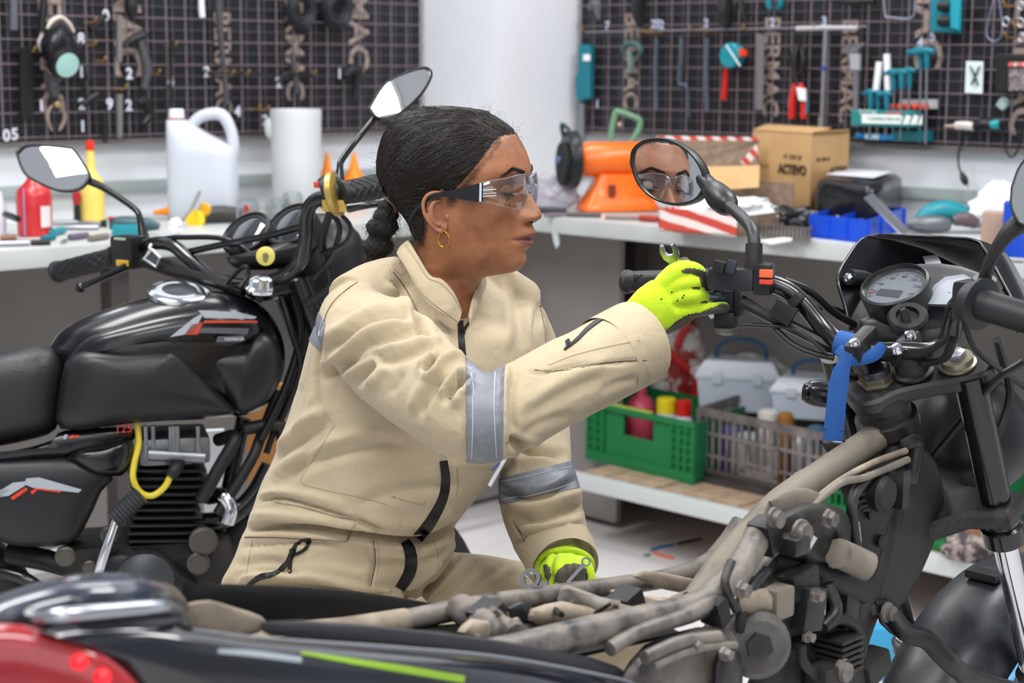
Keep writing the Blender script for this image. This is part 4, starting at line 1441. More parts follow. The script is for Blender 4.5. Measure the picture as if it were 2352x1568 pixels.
def clear_toolbox(cpx, cpy, Y, w, d, h, rz, label, hx):
	p = P(cpx, cpy, Y)
	m_cl = C('c5cedc', .3)
	t = thing('toolbox', label, 'toolbox', p)
	Rm = Matrix.Rotation(rz, 3, 'Z')
	b = MB()
	rings = []
	for z, k in ((0, .88), (.004, .92), (h * .62, 1.0), (h * .64, 1.05), (h * .70, 1.05)):
		rings.append([p + Rm @ Vector((w / 2 * k * sx, d / 2 * k * sy, z)) for sx, sy in ((-1, -1), (-.9, -1.02), (.9, -1.02), (1, -1), (1.01, -.9), (1.01, .9), (1, 1), (.9, 1.02), (-.9, 1.02), (-1, 1), (-1.01, .9), (-1.01, -.9))])
	b.loft(rings)
	obj('body', b, m_cl, t, 30)
	b = MB()
	rings = []
	for z, k in ((h * .70, 1.04), (h * .78, 1.0), (h * .96, .86), (h, .80)):
		rings.append([p + Rm @ Vector((w / 2 * k * sx, d / 2 * k * sy, z)) for sx, sy in ((-1, -1), (1, -1), (1, 1), (-1, 1))])
	b.loft(rings)
	obj('lid', b, C('d5dbe4', .3), t, 30)
	b = MB()
	hp = [(-.3, h * .98), (-.28, h * 1.22), (-.12, h * 1.36), (.14, h * 1.36), (.3, h * 1.2), (.32, h * .98)]
	b.tube([p + Rm @ Vector((x * w, hx, z)) for x, z in hp], [.006] * 6, 8, 4)
	obj('handle', b, C('1c4f74', .4), t)
	for sx in (-1, 1):
		b = MB()
		b.box(p + Rm @ Vector((sx * w * .25, -d / 2 * 1.08, h * .66)), (w * .12, .006, h * .22), rz, .002)
		obj('latch', b, C('c9d0da', .3), t)
	return t
clear_toolbox(1698, 938, YC + .0, .235, .13, .15, R(-14), 'clear plastic toolbox with blue handle, left of two on the grey crate', .0)
clear_toolbox(1872, 955, YC - .22, .22, .15, .115, R(-20), 'clear plastic toolbox with blue handle, right of two on the grey crate', .0)
p = P(1556, 960, YC + .27)
t = thing('shopping_bag', 'white and dark red shopping bag with red straps behind the crates', 'bag', Vector((p.x, p.y, ZS)))
rings = []
for k, (zz, w, d, ox) in enumerate(((.0, .08, .06, 0), (.05, .095, .075, .0), (.2, .095, .075, .0), (.29, .09, .065, .01), (.35, .075, .05, .0), (.39, .05, .02, -.01))):
	rg = []
	for i in range(40):
		a = 2 * math.pi * i / 40
		r = 1 + .10 * mnoise.noise(Vector((math.cos(a) * 2, math.sin(a) * 2, zz * 18)))
		rg.append(Vector((p.x + ox + w * r * math.cos(a), p.y + d * r * math.sin(a), ZS + .0 + zz)))
	rings.append([Vector(q) for q in rg])
obj('bag', MB().loft(rings), M('printed_bag', '9e2b2b', .35, noise=(11, 'd8d6d2', .48, .53), bump=(25, .7)), t, 60)
for pp in ([(1510, 760), (1530, 800), (1570, 840), (1598, 860)], [(1552, 800), (1566, 770), (1575, 750), (1585, 745)], [(1598, 850), (1600, 880), (1598, 920)]):
	b = MB()
	b.tube([P(x, y, YC + .19) for x, y in pp], [.010, .012, .012, .010][:len(pp)], 8, 4, flatness=(.35, (0, 1, 0)))
	obj('strap', b, C('d5332e', .4), t)
crumple(1720, 905, 200, 80, 100, C('c9c9c9', .35), 'clear_wrap', 'crumpled translucent wrap behind the toolboxes', 'plastic', z=ZS + .19, seed=31, rough=.5)
A, B = PZ(2100, 1250, ZS), PZ(2255, 1290, ZS)
t = thing('green_crate', 'green plastic crate seen behind the front fork on the lower shelf', 'crate', A)
crate(t, A, B, Vector((.2, .26, 0)), .20, m_green, 9, 3)
b = MB()
b.slab([A + Z3 * .02, B + Z3 * .02, B + Z3 * .19, A + Z3 * .19], Vector((.004, .008, 0)))
obj('inner_panel', b, m_green, t)
A, B = PZ(1905, 1175, ZS), PZ(2010, 1200, ZS)
t = thing('green_crate', 'green plastic crate mostly hidden behind the blue strap', 'crate', A)
crate(t, A, B, Vector((.2, .24, 0)), .16, m_green, 7, 3)
crumple(1965, 1075, 110, 150, 90, C('e2e4e6', .6), 'white_sack', 'white sack standing in the crate behind the blue strap', 'sack', z=ZS + .10, seed=40)
crumple(2225, 1290, 120, 70, 80, M('patterned_cloth', 'a99a96', .7, noise=(30, '4c4044', .45, .55)), 'cloth_bundle', 'patterned grey cloth bundle on the shelf by the tyre', 'cloth', z=ZS, seed=44)
crumple(2262, 1232, 80, 50, 60, C('9a6a4c', .6), 'brown_rag', 'brown rag on top of the cloth bundle', 'cloth', z=ZS + .10, seed=45)
for pp, cl, lab, nm in (([(1495, 1262), (1520, 1255), (1548, 1250)], '2b6da8', 'short blue wire scrap on the floor', 'wire'), ([(1500, 1268), (1525, 1276), (1548, 1281)], 'd2603f', 'short orange wire scrap on the floor', 'wire'),
						([(1555, 1248), (1585, 1242), (1612, 1236)], '2c2f38', 'dark cable scrap beside the blue wire scrap', 'wire'), ([(1480, 1275), (1488, 1274), (1492, 1272)], '5a8a72', 'tiny green scrap on the floor', 'scrap')):
	b = MB()
	b.tube([PZ(x, y, .004) for x, y in pp], [.004, .005, .004], 6, 4)
	single('wire_scrap', b, C(cl, .5), lab, nm)
b = MB()
b.box(PZ(2015, 1555, .0) + Vector((0, 0, .06)), (.06, .05, .12), R(10), .004)
single('blue_canister', b, C('3a9ccb', .4), 'light blue canister on the floor behind the front wheel', 'canister')
b = MB()
c_ = PZ(2325, 1568, .1)
b.tube([P(2318, 1478, 2.9), P(2352, 1490, 2.9), P(2350, 1540, 2.85), P(2300, 1600, 2.8)], [.03, .03, .03, .03], 12, 4)
b.tube([P(2300, 1600, 2.8), P(2300, 1700, 2.8), PZ(2320, 1860, .0) * 1.0], [.03, .02, .02], 10, 2)
single('blue_stand', b, C('2a84bc', .4), 'blue tube stand beside the front wheel', 'stand')
# ------------------------------------------------------------ the mechanic: head
YP = 2.45
HC = P(1060, 490, YP)
YAW = R(20)
HF = Vector((math.cos(YAW), -math.sin(YAW), 0))
HL = Vector((math.sin(YAW), math.cos(YAW), 0))
MM = .001
def HW(x, y, z):
	return HC + HF * (x * MM) + HL * (y * MM) + Z3 * (z * MM)
def hw_np(A):
	A = np.asarray(A, float) * MM
	return np.array(HC) + A[:, :1] * np.array(HF) + A[:, 1:2] * np.array(HL) + A[:, 2:3] * np.array(Z3)
person = thing('person', 'woman in beige coveralls, clear safety glasses and neon gloves leaning over a handlebar', 'person', P(800, 1400, 2.45) * 1.0)
person.location = (P(760, 1400, 2.45).x, 2.45, 0.0)
def skin_mat():
	m = M('brown_skin', '9c6242', 0.42, sss=(0.08, (1.0, .35, .18), .012), spec=.45)
	nt = m.node_tree
	b = nt.nodes['Principled BSDF']
	tc = nt.nodes.new('ShaderNodeTexCoord')
	def noise(scale, det=5):
		n = nt.nodes.new('ShaderNodeTexNoise')
		n.inputs['Scale'].default_value = scale
		n.inputs['Detail'].default_value = det
		nt.links.new(tc.outputs['Object'], n.inputs['Vector'])
		return n
	def ramp(src, lo, hi):
		r = nt.nodes.new('ShaderNodeMapRange')
		r.inputs['From Min'].default_value = lo
		r.inputs['From Max'].default_value = hi
		nt.links.new(src, r.inputs['Value'])
		return r.outputs[0]
	def mix(fac, a, c):
		x = nt.nodes.new('ShaderNodeMix')
		x.data_type = 'RGBA'
		nt.links.new(fac, x.inputs[0])
		if isinstance(a, tuple):
			x.inputs[6].default_value = a
		else:
			nt.links.new(a, x.inputs[6])
		x.inputs[7].default_value = c
		return x.outputs[2]
	c = mix(ramp(noise(26).outputs['Fac'], .42, .68), lin('9c6849'), lin('835239'))
	c = mix(ramp(noise(210, 2).outputs['Fac'], .68, .76), c, lin('7a4630'))
	at = nt.nodes.new('ShaderNodeAttribute')
	at.attribute_name = 'tint'
	sp = nt.nodes.new('ShaderNodeSeparateColor')
	nt.links.new(at.outputs['Color'], sp.inputs[0])
	c = mix(sp.outputs[0], c, lin('74443f'))
	c = mix(sp.outputs[1], c, lin('1d1310'))
	nt.links.new(c, b.inputs['Base Color'])
	bp = nt.nodes.new('ShaderNodeBump')
	bp.inputs['Strength'].default_value = .16
	bp.inputs['Distance'].default_value = .002
	nt.links.new(noise(520, 3).outputs['Fac'], bp.inputs['Height'])
	nt.links.new(bp.outputs[0], b.inputs['Normal'])
	return m
m_skin = skin_mat()
KEY = [
	(130, 34, (32, 10), (26, 20), (10, 28), (-12, 29), (-38, 20), -46),
	(122, 60, (57, 18), (47, 34), (26, 46), (-12, 49), (-54, 36), -68),
	(111, 76, (73, 22), (62, 43), (38, 58), (-10, 61), (-63, 46), -81),
	(98, 85, (82, 24), (70, 48), (45, 65), (-8, 70), (-68, 52), -89),
	(80, 93.5, (90, 26), (77, 52), (50, 70), (-8, 75), (-72, 55), -94),
	(64, 99, (94, 26), (80, 54), (53, 71.5), (-5, 77), (-74, 55), -96),
	(50, 96, (90, 25), (77, 53), (51, 70.5), (-5, 76.5), (-73, 54), -95),
	(36, 94, (84, 27), (73, 51), (51, 69), (-2, 75), (-70, 52), -92),
	(20, 95, (86, 26), (73, 49), (50, 67.5), (0, 73.5), (-65, 50), -87),
	(5, 97, (90, 25), (75, 47), (49, 66), (0, 72), (-58, 48), -80),
	(-10, 99, (92, 23), (75, 44), (47, 63.5), (0, 70), (-52, 47), -74),
	(-22, 101, (93, 22), (74, 42), (45, 61), (0, 68), (-49, 46), -70),
	(-32, 99.5, (92, 21), (72, 40), (43, 59), (0, 66), (-47, 45), -68),
	(-45, 96, (89, 20), (70, 38), (41, 56.5), (-2, 63), (-46, 44), -67),
	(-58, 94.5, (87, 18), (66, 35), (37, 52.5), (-6, 59), (-45, 44), -66),
	(-68, 91, (83, 17), (60, 32), (30, 48), (-10, 56), (-46, 43), -66),
	(-76, 84, (76, 15), (53, 29), (22, 44), (-15, 54), (-47, 43), -66),
	(-82, 68, (60, 14), (42, 27), (13, 42), (-18, 52), (-48, 42), -67),
	(-88, 38, (34, 14), (24, 27), (5, 41), (-20, 51), (-49, 42), -68),
	(-96, 27, (23, 15), (14, 29), (-1, 42), (-23, 50), (-51, 42), -69),
	(-115, 20, (16, 17), (7, 31), (-8, 44), (-28, 51), (-54, 42), -71),
	(-140, 11, (6, 18), (-4, 34), (-20, 47), (-36, 53), (-62, 43), -77),
	(-175, -2, (-8, 20), (-20, 38), (-36, 54), (-52, 60), (-76, 47), -90),
]
PROF = [(111, 77), (98, 85), (86, 91), (73, 96.5), (64, 99.7), (57, 100), (50, 98.5), (43, 96.5), (38, 97), (33, 99.5), (27, 103.5), (20, 108.5), (13, 113.5), (7, 117.5), (2, 119.5), (-2, 118.6), (-5.5, 115), (-8.5, 109), (-11.5, 105),
		(-15, 106), (-19, 108.5), (-23, 110.6), (-27, 109.6), (-30, 105.6), (-32, 103), (-34.5, 104.6), (-38, 106), (-42, 103.6), (-46.5, 98), (-52, 95.2), (-58, 96.6), (-65, 96), (-71, 92.5), (-77, 85), (-81, 74), (-85, 52)]
def interp_rows(keys, zs):
	kz = np.array([k[0] for k in keys])[::-1]
	out = []
	for j in range(1, 14):
		pass
	flat = np.array([[k[1], k[2][0], k[2][1], k[3][0], k[3][1], k[4][0], k[4][1], k[5][0], k[5][1], k[6][0], k[6][1], k[7]] for k in keys])[::-1]
	res = np.zeros((len(zs), 12))
	for c in range(12):
		y = flat[:, c]
		m = np.gradient(y, kz)
		idx = np.clip(np.searchsorted(kz, zs) - 1, 0, len(kz) - 2)
		h = kz[idx + 1] - kz[idx]
		t = np.clip((zs - kz[idx]) / h, 0, 1)
		res[:, c] = ((1 + 2 * t) * (1 - t) ** 2) * y[idx] + t * (1 - t) ** 2 * h * m[idx] + t * t * (3 - 2 * t) * y[idx + 1] + t * t * (t - 1) * h * m[idx + 1]
	return res
zs = np.concatenate([np.linspace(132, 70, 32), np.linspace(68.6, -92, 150), np.linspace(-94, -172, 30)])
rows = interp_rows(KEY, zs)
NF = 64            # samples per quarter segment set
pz = np.array([p[0] for p in PROF])[::-1]
px_ = np.array([p[1] for p in PROF])[::-1]
prof = np.interp(zs, pz, px_)
prof = np.convolve(np.pad(prof, 2, mode='edge'), [.1, .2, .4, .2, .1], 'valid')
dmask = np.clip((zs + 86) / 4, 0, 1) * np.clip((112 - zs) / 4, 0, 1)
detail = (prof - rows[:, 0]) * dmask
wz = np.interp(zs, [-90, -70, -58, -47, -42, -30, -20, -12, -6, 0, 8, 18, 30, 42, 52, 62, 80, 112], [16, 17, 16, 17, 18, 20, 16, 12, 14, 14.5, 12, 10, 8.6, 9, 12, 18, 25, 30])
HV = []
ncol = None
for i, z in enumerate(zs):
	r = rows[i]
	pts = [(r[0], 0), (r[1], r[2]), (r[3], r[4]), (r[5], r[6]), (r[7], r[8]), (r[9], r[10]), (r[11], 0)]
	p0 = (pts[1][0], -pts[1][1])
	full = [np.array(p0)] + [np.array(p) for p in pts] + [np.array((pts[5][0], -pts[5][1]))]
	half = []
	counts = [22, 22, 16, 14, 12, 12]
	for s_ in range(6):
		a, b_, c_, d_ = full[s_], full[s_ + 1], full[s_ + 2], full[s_ + 3]
		for k in range(counts[s_]):
			t = k / counts[s_]
			half.append(.5 * ((2 * b_) + (-a + c_) * t + (2 * a - 5 * b_ + 4 * c_ - d_) * t * t + (-a + 3 * b_ - 3 * c_ + d_) * t ** 3))
	half.append(np.array(pts[6], float))
	half = np.array(half)
	half[0, 1] = 0
	n = len(half)
	y = half[:, 1]
	front = np.clip((half[:, 0] - 40) / 25, 0, 1)
	g = np.exp(-(np.abs(y) / wz[i]) ** 2.6)
	half[:, 0] += detail[i] * g * front
	def bump(y0, z0, ry, rz, a, p=2):
		return a * np.exp(-(np.abs(y - y0) / ry) ** p - (abs(z - z0) / rz) ** p) * front
	half[:, 0] += bump(15, -1.0, 6.2, 7.2, 9.0) - bump(22, -3, 4.0, 8, 2.2) - bump(7, -9.5, 4, 2.2, 5)
	half[:, 0] += -bump(30, 38, 14, 11, 6.5) + bump(34, 61, 20, 6, 2.2) + bump(46, 8, 17, 17, 2.5)
	half[:, 0] += -bump(0, -31.8, 24, 1.9, 2.6, 2.4) - bump(24, -31.5, 4.5, 5, 2.6) + bump(11, -24, 9, 4.5, 1.4) + bump(9, -38, 10, 4.5, 1.8)
	half[:, 0] += -bump(27, -18, 4.5, 14, 1.2)
	e2 = 14.2 ** 2 - (y - 32) ** 2 - (z - 35.5) ** 2
	ex = np.where(e2 > 0, 71.5 + np.sqrt(np.maximum(e2, 0)), -1e3)
	k_ = 1.6
	d = np.clip((ex - half[:, 0]) / k_ * .5 + .5, 0, 1)
	half[:, 0] = np.where(ex > 0, half[:, 0] * (1 - d) + ex * d + k_ * d * (1 - d) * .5, half[:, 0])
	half[:, 0] -= bump(32, 44.5, 13, 1.6, 1.6) + bump(32, 25, 13, 2.2, .9)
	half[:, 0] -= 1.4 * np.exp(-((z - (32.5 + .012 * (y - 32) ** 2)) / 1.0) ** 2) * np.exp(-((y - 32) / 12.5) ** 6) * front
	ring = [(x, -yy, z) for x, yy in half] + [(x, yy, z) for x, yy in half[1:-1][::-1]]
	HV.append(ring)
NC = len(HV[0])
HN = n
HVa = np.array(HV)                    # rows x cols x 3
nr = HVa.shape[0]
hv = HVa.reshape(-1, 3)
HFc = []
for i in range(nr - 1):
	for k in range(NC):
		k2 = (k + 1) % NC
		HFc.append((i * NC + k, i * NC + k2, (i + 1) * NC + k2, (i + 1) * NC + k))
top = np.array([[(-6), 0, 134.5]])
V = np.vstack([hv, top])
for k in range(NC):
	HFc.append((nr * NC, (k + 1) % NC, k))
HFc.append(tuple((nr - 1) * NC + k for k in range(NC)))
hwv = hw_np(V)
head = obj('head', (list(map(tuple, hwv)), HFc), m_skin, person, sharp=0)
x, y, z = V[:, 0], np.abs(V[:, 1]), V[:, 2]
lipc = np.where(z > -31.8, -31.8 + 11.2 * (1 - (y / 26) ** 2) - 1.6 * np.exp(-(y / 2.5) ** 2), -31.8 - 11.5 * (1 - (y / 25) ** 2))
lip = np.clip(np.where(z > -31.8, lipc - z, z - lipc) / 1.6, 0, 1) * (x > 78) * (y < 25) * (z > -46) * (z < -18)
bc = 59.5 + 7.5 * np.clip((y - 12) / 24, 0, 1) - 9 * np.clip((y - 36) / 16, 0, 1) ** 1.4
bw = 3.9 - 1.9 * np.clip((y - 26) / 28, 0, 1)
brow = np.clip(1.35 - np.abs(z - bc) / bw, 0, 1) * np.clip((y - 11) / 5, 0, 1) * np.clip((55 - y) / 8, 0, 1) * (x > 50) * .85
lid = np.exp(-((z - (32.3 + .012 * (y - 32) ** 2)) / 1.5) ** 2) * np.exp(-((y - 32) / 14) ** 6) * (x > 70)
ca = head.data.color_attributes.new('tint', 'FLOAT_COLOR', 'POINT')
tint = np.ones((len(V), 4))
tint[:, 0] = lip
tint[:, 1] = np.maximum(brow, lid * .95)
tint[:, 2] = 0
ca.data.foreach_set('color', tint.ravel())
for s in (-1, 1):
	b = MB()
	pts = []
	for t in np.linspace(-1, 1, 9):
		yy = 32 + 13.5 * t
		zz = 31.6 + .012 * (yy - 32) ** 2
		e2 = 14.2 ** 2 - (yy - 32) ** 2 - (zz - 35.5) ** 2
		pts.append(HW(71.8 + math.sqrt(max(4, e2)), s * yy, zz))
	b.tube(pts, [.0004] + [.0010] * 7 + [.0004], 6, 3)
	for i in range(14):
		t = -1 + 2 * i / 13
		yy = 32 + 13 * t
		zz = 31.4 + .012 * (yy - 32) ** 2
		e2 = 14.2 ** 2 - (yy - 32) ** 2 - (zz - 35.5) ** 2
		x0 = 71.8 + math.sqrt(max(4, e2))
		b.tube([HW(x0, s * yy, zz), HW(x0 + 3.2, s * (yy + 1.5 * t), zz - 2.2), HW(x0 + 5.6, s * (yy + 3.2 * t), zz - 2.2)], [.00035, .0003, .0001], 4, 2)
	obj('eyelashes', b, C('120c0a', .6), person)
for s in (-1, 1):
	b = MB()
	for t in np.linspace(0, 1, 46):
		yy = 13 + 40 * t
		bcv = 59.5 + 7.5 * min(1, max(0, (yy - 12) / 24)) - 9 * max(0, min(1, (yy - 36) / 16)) ** 1.4
		for q in (-1.6, .2, 1.6):
			zz = bcv + q + rng.uniform(-.5, .5)
			i = np.argmin((V[:, 1] - s * yy) ** 2 + (V[:, 2] - zz) ** 2 + (V[:, 0] < 50) * 1e6)
			x0 = V[i, 0]
			b.tube([HW(x0, s * yy, zz), HW(x0 + .6, s * (yy + 2.4), zz + 1.2 * (1 - t)), HW(x0 - 1.2, s * (yy + 5), zz + .6 - 1.4 * t)], [.0003, .00028, .0001], 4, 1)
	o = obj('eyebrow', b, C('15100e', .6), person)
	o['kind'] = 'stuff'
for s in (-1, 1):
	b = MB()
	b.ball(HW(105.5, s * 7.2, -7.6), (.0042, .0030, .0016), Matrix.Rotation(-YAW, 3, 'Z'))
	obj('nostril', b, C('2c1710', .8), person)
# ---- ears
def make_ear(s):
	def E(a, v, nn):
		back = max(0.0, -a)
		return Vector((a + 0.5, -(68.5 + nn + back * .42 - max(0, a) * .1), v))
	mb = MB()
	rim = [(2, 8), (7, 19), (5, 29), (-6, 34.5), (-17, 31), (-22.5, 20), (-21, 5), (-14.5, -8), (-6, -17.5), (2, -20)]
	mb.tube([E(a, v, n_) * 1.0 for (a, v), n_ in zip(rim, (3.2, 5.5, 7, 7.5, 7.8, 8, 7.5, 6.5, 5.5, 5))], [1.8, 2.2, 2.6, 2.8, 2.8, 2.7, 2.6, 2.8, 3.6, 3.8], 10, 6)
	mb.tube([E(-1, 23, 4), E(-9, 21.5, 5.0), E(-14, 12, 5.6), E(-13.5, 1, 5.8), E(-8.5, -8, 5.4), E(-2, -10.5, 5)], [2.2, 3.4, 4.2, 4.2, 3.8, 3.6], 10, 5)
	mb.tube([E(8.5, 6, 1.5), E(7, 1, 3.8), E(7, -4, 2.5)], [2.5, 3.2, 2.4], 10, 4)
	mb.ball(E(2, -14, 4.4), (6, 4, 6.6))
	plate = [(4, 8), (6, 20), (2, 30), (-8, 32), (-17, 27), (-20, 14), (-18, 2), (-11, -8), (-3, -15), (4, -14), (7, -4)]
	front = [E(a, v, 1.6) for a, v in plate]
	bk = [E(a, v, -2.0) for a, v in plate]
	mb.loft([[Vector(q) for q in front], [Vector(q) for q in bk]])
	mb.ball(E(0, 2, -3.5), (13, 4.5, 20))
	mb.ball(E(3, -8, -1), (6, 4, 9))
	Vv, Ff = remeshed(mb, 1.0, 5, .5)
	Vv[:, 1] *= -s if s < 0 else -1
	if s < 0:
		Vv[:, 1] *= -1
	return Vv, Ff
Vv, Ff = make_ear(-1)
for s in (-1, 1):
	A = Vv.copy()
	A[:, 1] = s * np.abs(A[:, 1])
	obj('ear', (list(map(tuple, hw_np(A))), Ff), m_skin, person, sharp=0)
m_gold = C('d9a441', .22, 1.0)
b = MB()
c = HW(4.5, -76, -29.5)
e1, e2 = (HF * .92 + HL * -.2 * -1).normalized(), Z3
b.tube([c + e1 * .0078 * math.cos(a) + Z3 * .0105 * math.sin(a) + HL * -.001 for a in np.linspace(R(100), R(430), 22)], .0009, 8, 3)
b.ball(c + Z3 * .0110 + e1 * .001, .0016)
obj('earring', b, m_gold, person, label='gold hoop earring')
# ---- hair cap
HAIR_PX = [(1200, 296), (1183, 306), (1172, 309), (1158, 311), (1146, 317), (1131, 332), (1112, 359), (1092, 386), (1072, 410), (1055, 425), (1047, 437), (1042, 455), (1037, 470), (1033, 462), (1029, 445), (1016, 436), (1000, 440), (986, 455), (980, 480), (978, 505), (975, 530), (968, 556), (948, 552), (930, 520), (905, 495), (830, 470), (830, 180), (1210, 180)]
def poly_sd(pts, poly):
	"""signed distance (positive inside) of pts (n,2) to a polygon"""
	P_ = np.array(poly, float)
	n_ = len(P_)
	d = np.full(len(pts), 1e9)
	ins = np.zeros(len(pts), bool)
	for i in range(n_):
		a, b_ = P_[i], P_[(i + 1) % n_]
		e = b_ - a
		w = pts - a
		t = np.clip((w @ e) / (e @ e), 0, 1)
		q = w - t[:, None] * e
		d = np.minimum(d, (q ** 2).sum(1))
		c1 = (a[1] <= pts[:, 1]) & (b_[1] > pts[:, 1])
		c2 = (a[1] > pts[:, 1]) & (b_[1] <= pts[:, 1])
		cr = e[0] * w[:, 1] - e[1] * w[:, 0]
		ins ^= (c1 & (cr > 0)) | (c2 & (cr < 0))
	d = np.sqrt(d)
	return np.where(ins, d, -d)
near = hv.copy()
near[:, 1] = -np.abs(near[:, 1])
pxn = pix_np(hw_np(near))
sd = poly_sd(pxn, HAIR_PX)
zline = 111.0
fr = np.clip((hv[:, 0] - 60) / 25, 0, 1) * np.clip(1 - np.abs(hv[:, 1]) / 26, 0, 1)
sd = sd * (1 - fr) + (hv[:, 2] - zline) * 1.9 * fr
nrm = hv - np.array([[-5, 0, 40]])
nrm[:, 2] *= .9
nrm /= np.linalg.norm(nrm, axis=1, keepdims=True)
backness = np.clip(-nrm[:, 0], 0, 1)
topn = np.clip(nrm[:, 2], 0, 1)
thick = 7.5 + 17 * backness ** 1.3 * np.clip((hv[:, 2] + 20) / 50, .25, 1) + 6.5 * topn * np.clip(1.15 - hv[:, 0] / 48, 0, 1)
m_ = np.clip(sd / 64, 0, 1)
m_ = m_ ** .62
off = -1.2 + (thick + 1.2) * m_
root = np.array([-104, 0, 15.0])
rel = hv - root
dist = np.linalg.norm(rel, axis=1)
ang = np.arctan2(rel[:, 2], rel[:, 0])
wav = np.array([mnoise.noise(Vector((a * 26, yy * .10, dd * .045))) + .6 * mnoise.noise(Vector((a * 60, yy * .2 + 9, dd * .12))) for a, yy, dd in zip(ang, hv[:, 1], dist)])
off = off + np.where(sd > 3, 1.5 * wav * np.clip(sd / 20, 0, 1), 0)
hv2 = hv + nrm * off[:, None]
top2 = np.array([[-6, 0, 148.0]])
HV2 = np.vstack([hv2, top2])
keep = np.append(sd > -9, True)
F2 = [f for f in HFc[:-1] if all(keep[i] for i in f)]
used = sorted({i for f in F2 for i in f})
mp = {a: i for i, a in enumerate(used)}
m_hair = M('black_hair', '0d0b0a', 0.55, spec=.4, bump=(300, 1.0, (1, 1, 1)), noise=(90, '1c1612', .45, .7))
hair = obj('hair', (list(map(tuple, hw_np(HV2[used]))), [tuple(mp[i] for i in f) for f in F2]), m_hair, person, sharp=0)
hair_w = hw_np(HV2)
bv = BVHTree.FromPolygons([Vector(v) for v in hair_w], F2)
b = MB()
rootw = HW(*root)
cand = [i for i in range(len(hv)) if sd[i] > 1 and hv[i, 0] > -95]
rs = random.Random(5)
def strand(b, p0, steps, step, r0, frizz, lift):
	pts = [p0]
	p = p0.copy()
	ph = rs.uniform(0, 6)
	for k in range(steps):
		hit = bv.find_nearest(p)
		if hit[0] is None:
			break
		n_ = hit[1]
		if n_.dot(p - HC) < 0:
			n_ = -n_
		d = (rootw - p)
		side = d.cross(n_).normalized()
		d = (d - n_ * d.dot(n_)).normalized()
		p = p + d * step + side * frizz * math.sin(ph + k * 2.1) + Vector((rs.gauss(0, 1), rs.gauss(0, 1), rs.gauss(0, 1))) * frizz * .3
		hit = bv.find_nearest(p)
		p = hit[0] + n_ * lift
		pts.append(p.copy())
		if (rootw - p).length < .03:
			break
	if len(pts) > 2:
		b.tube(pts, [r0] * (len(pts) - 1) + [r0 * .4], 3, 1, cap=False)
for _ in range(2600):
	i = rs.choice(cand)
	if hv[i, 1] > 30 and rs.random() < .7:
		continue
	p0 = Vector(hair_w[i]) + Vector(hw_np(np.array([nrm[i] * 1.0]))[0]) - HC if False else Vector(hair_w[i])
	strand(b, p0, rs.randint(6, 12), .0045, .00030, .0011, rs.uniform(.0002, .0012))
for _ in range(260):
	i = rs.choice(cand)
	nn_ = HF * nrm[i, 0] + HL * nrm[i, 1] + Z3 * nrm[i, 2]
	p0 = Vector(hair_w[i])
	L = rs.uniform(.006, .016)
	s_ = Vector((rs.gauss(0, 1), rs.gauss(0, 1), rs.gauss(0, 1))).normalized()
	b.tube([p0, p0 + nn_ * L * .5 + s_ * .003, p0 + nn_ * L * .8 + s_ * .008, p0 + nn_ * L * .6 + s_ * .013], [.00016, .00014, .00012, .00008], 3, 2, cap=False)
for px0, py0 in [(rs.uniform(1035, 1150), 0) for _ in range(420)]:
	t = (px0 - 1035) / 115
	yy = 470 - 150 * t + rs.uniform(-8, 10)
	j = np.argmin((pxn[:, 0] - px0) ** 2 + (pxn[:, 1] - yy) ** 2 + (hv[:, 1] > 0) * 1e6)
	p0 = Vector(hw_np(hv[j:j + 1])[0])
	d = (rootw - p0)
	n_ = -HL * .9 + HF * .2
	d = (d - n_ * d.dot(n_)).normalized()
	b.tube([p0 - d * .004 + n_ * .0006 - Z3 * .003, p0 + n_ * .001, p0 + d * .008 + n_ * .0015], [.00005, .00014, .00012], 3, 2, cap=False)
for _ in range(260):
	t = rs.random()
	x0, y0 = (978 - 12 * t, 480 + 76 * t) if rs.random() < .6 else (966 - 40 * t, 554 - 40 * t)
	j = np.argmin((pxn[:, 0] - x0 - rs.uniform(-3, 5)) ** 2 + (pxn[:, 1] - y0 + rs.uniform(-4, 4)) ** 2 + (hv[:, 1] > 0) * 1e6)
	p0 = Vector(hw_np(hv[j:j + 1])[0]) - HL * .0008
	b.tube([p0, p0 + HF * rs.uniform(-.002, .004) - Z3 * .004 - HL * .0008, p0 + HF * rs.uniform(-.004, .006) - Z3 * rs.uniform(.006, .011) - HL * .001], [.0002, .00018, .00006], 3, 2, cap=False)
o = obj('hair_strands', b, C('241d18', .42), person, sharp=0)
o['kind'] = 'stuff'
mb = MB()
for px0, py0, r, r2 in ((893, 476, 25, 22), (886, 496, 30, 20), (878, 521, 38, 24), (872, 543, 26, 14), (868, 566, 38, 24), (865, 586, 24, 14), (864, 602, 26, 20)):
	c = P(px0, py0, 2.475)
	mb.ball(c, (r * YP / FPX, r * YP / FPX * .95, r2 * YP / FPX), nu=24, nv=16)
Vt, Ft = remeshed(mb, .0022, 3)
Nt = vnormals(Vt, Ft)
dn = np.array([mnoise.noise(Vector(v) * 170) * .7 + mnoise.noise(Vector((v[0] * 420, v[1] * 420, v[2] * 200))) * .5 for v in Vt])
Vt = Vt + Nt * (dn * .0022)[:, None]
obj('ponytail', (list(map(tuple, Vt)), Ft), m_hair, person, sharp=0)
b = MB()
bvt = BVHTree.FromPolygons([Vector(v) for v in Vt], Ft)
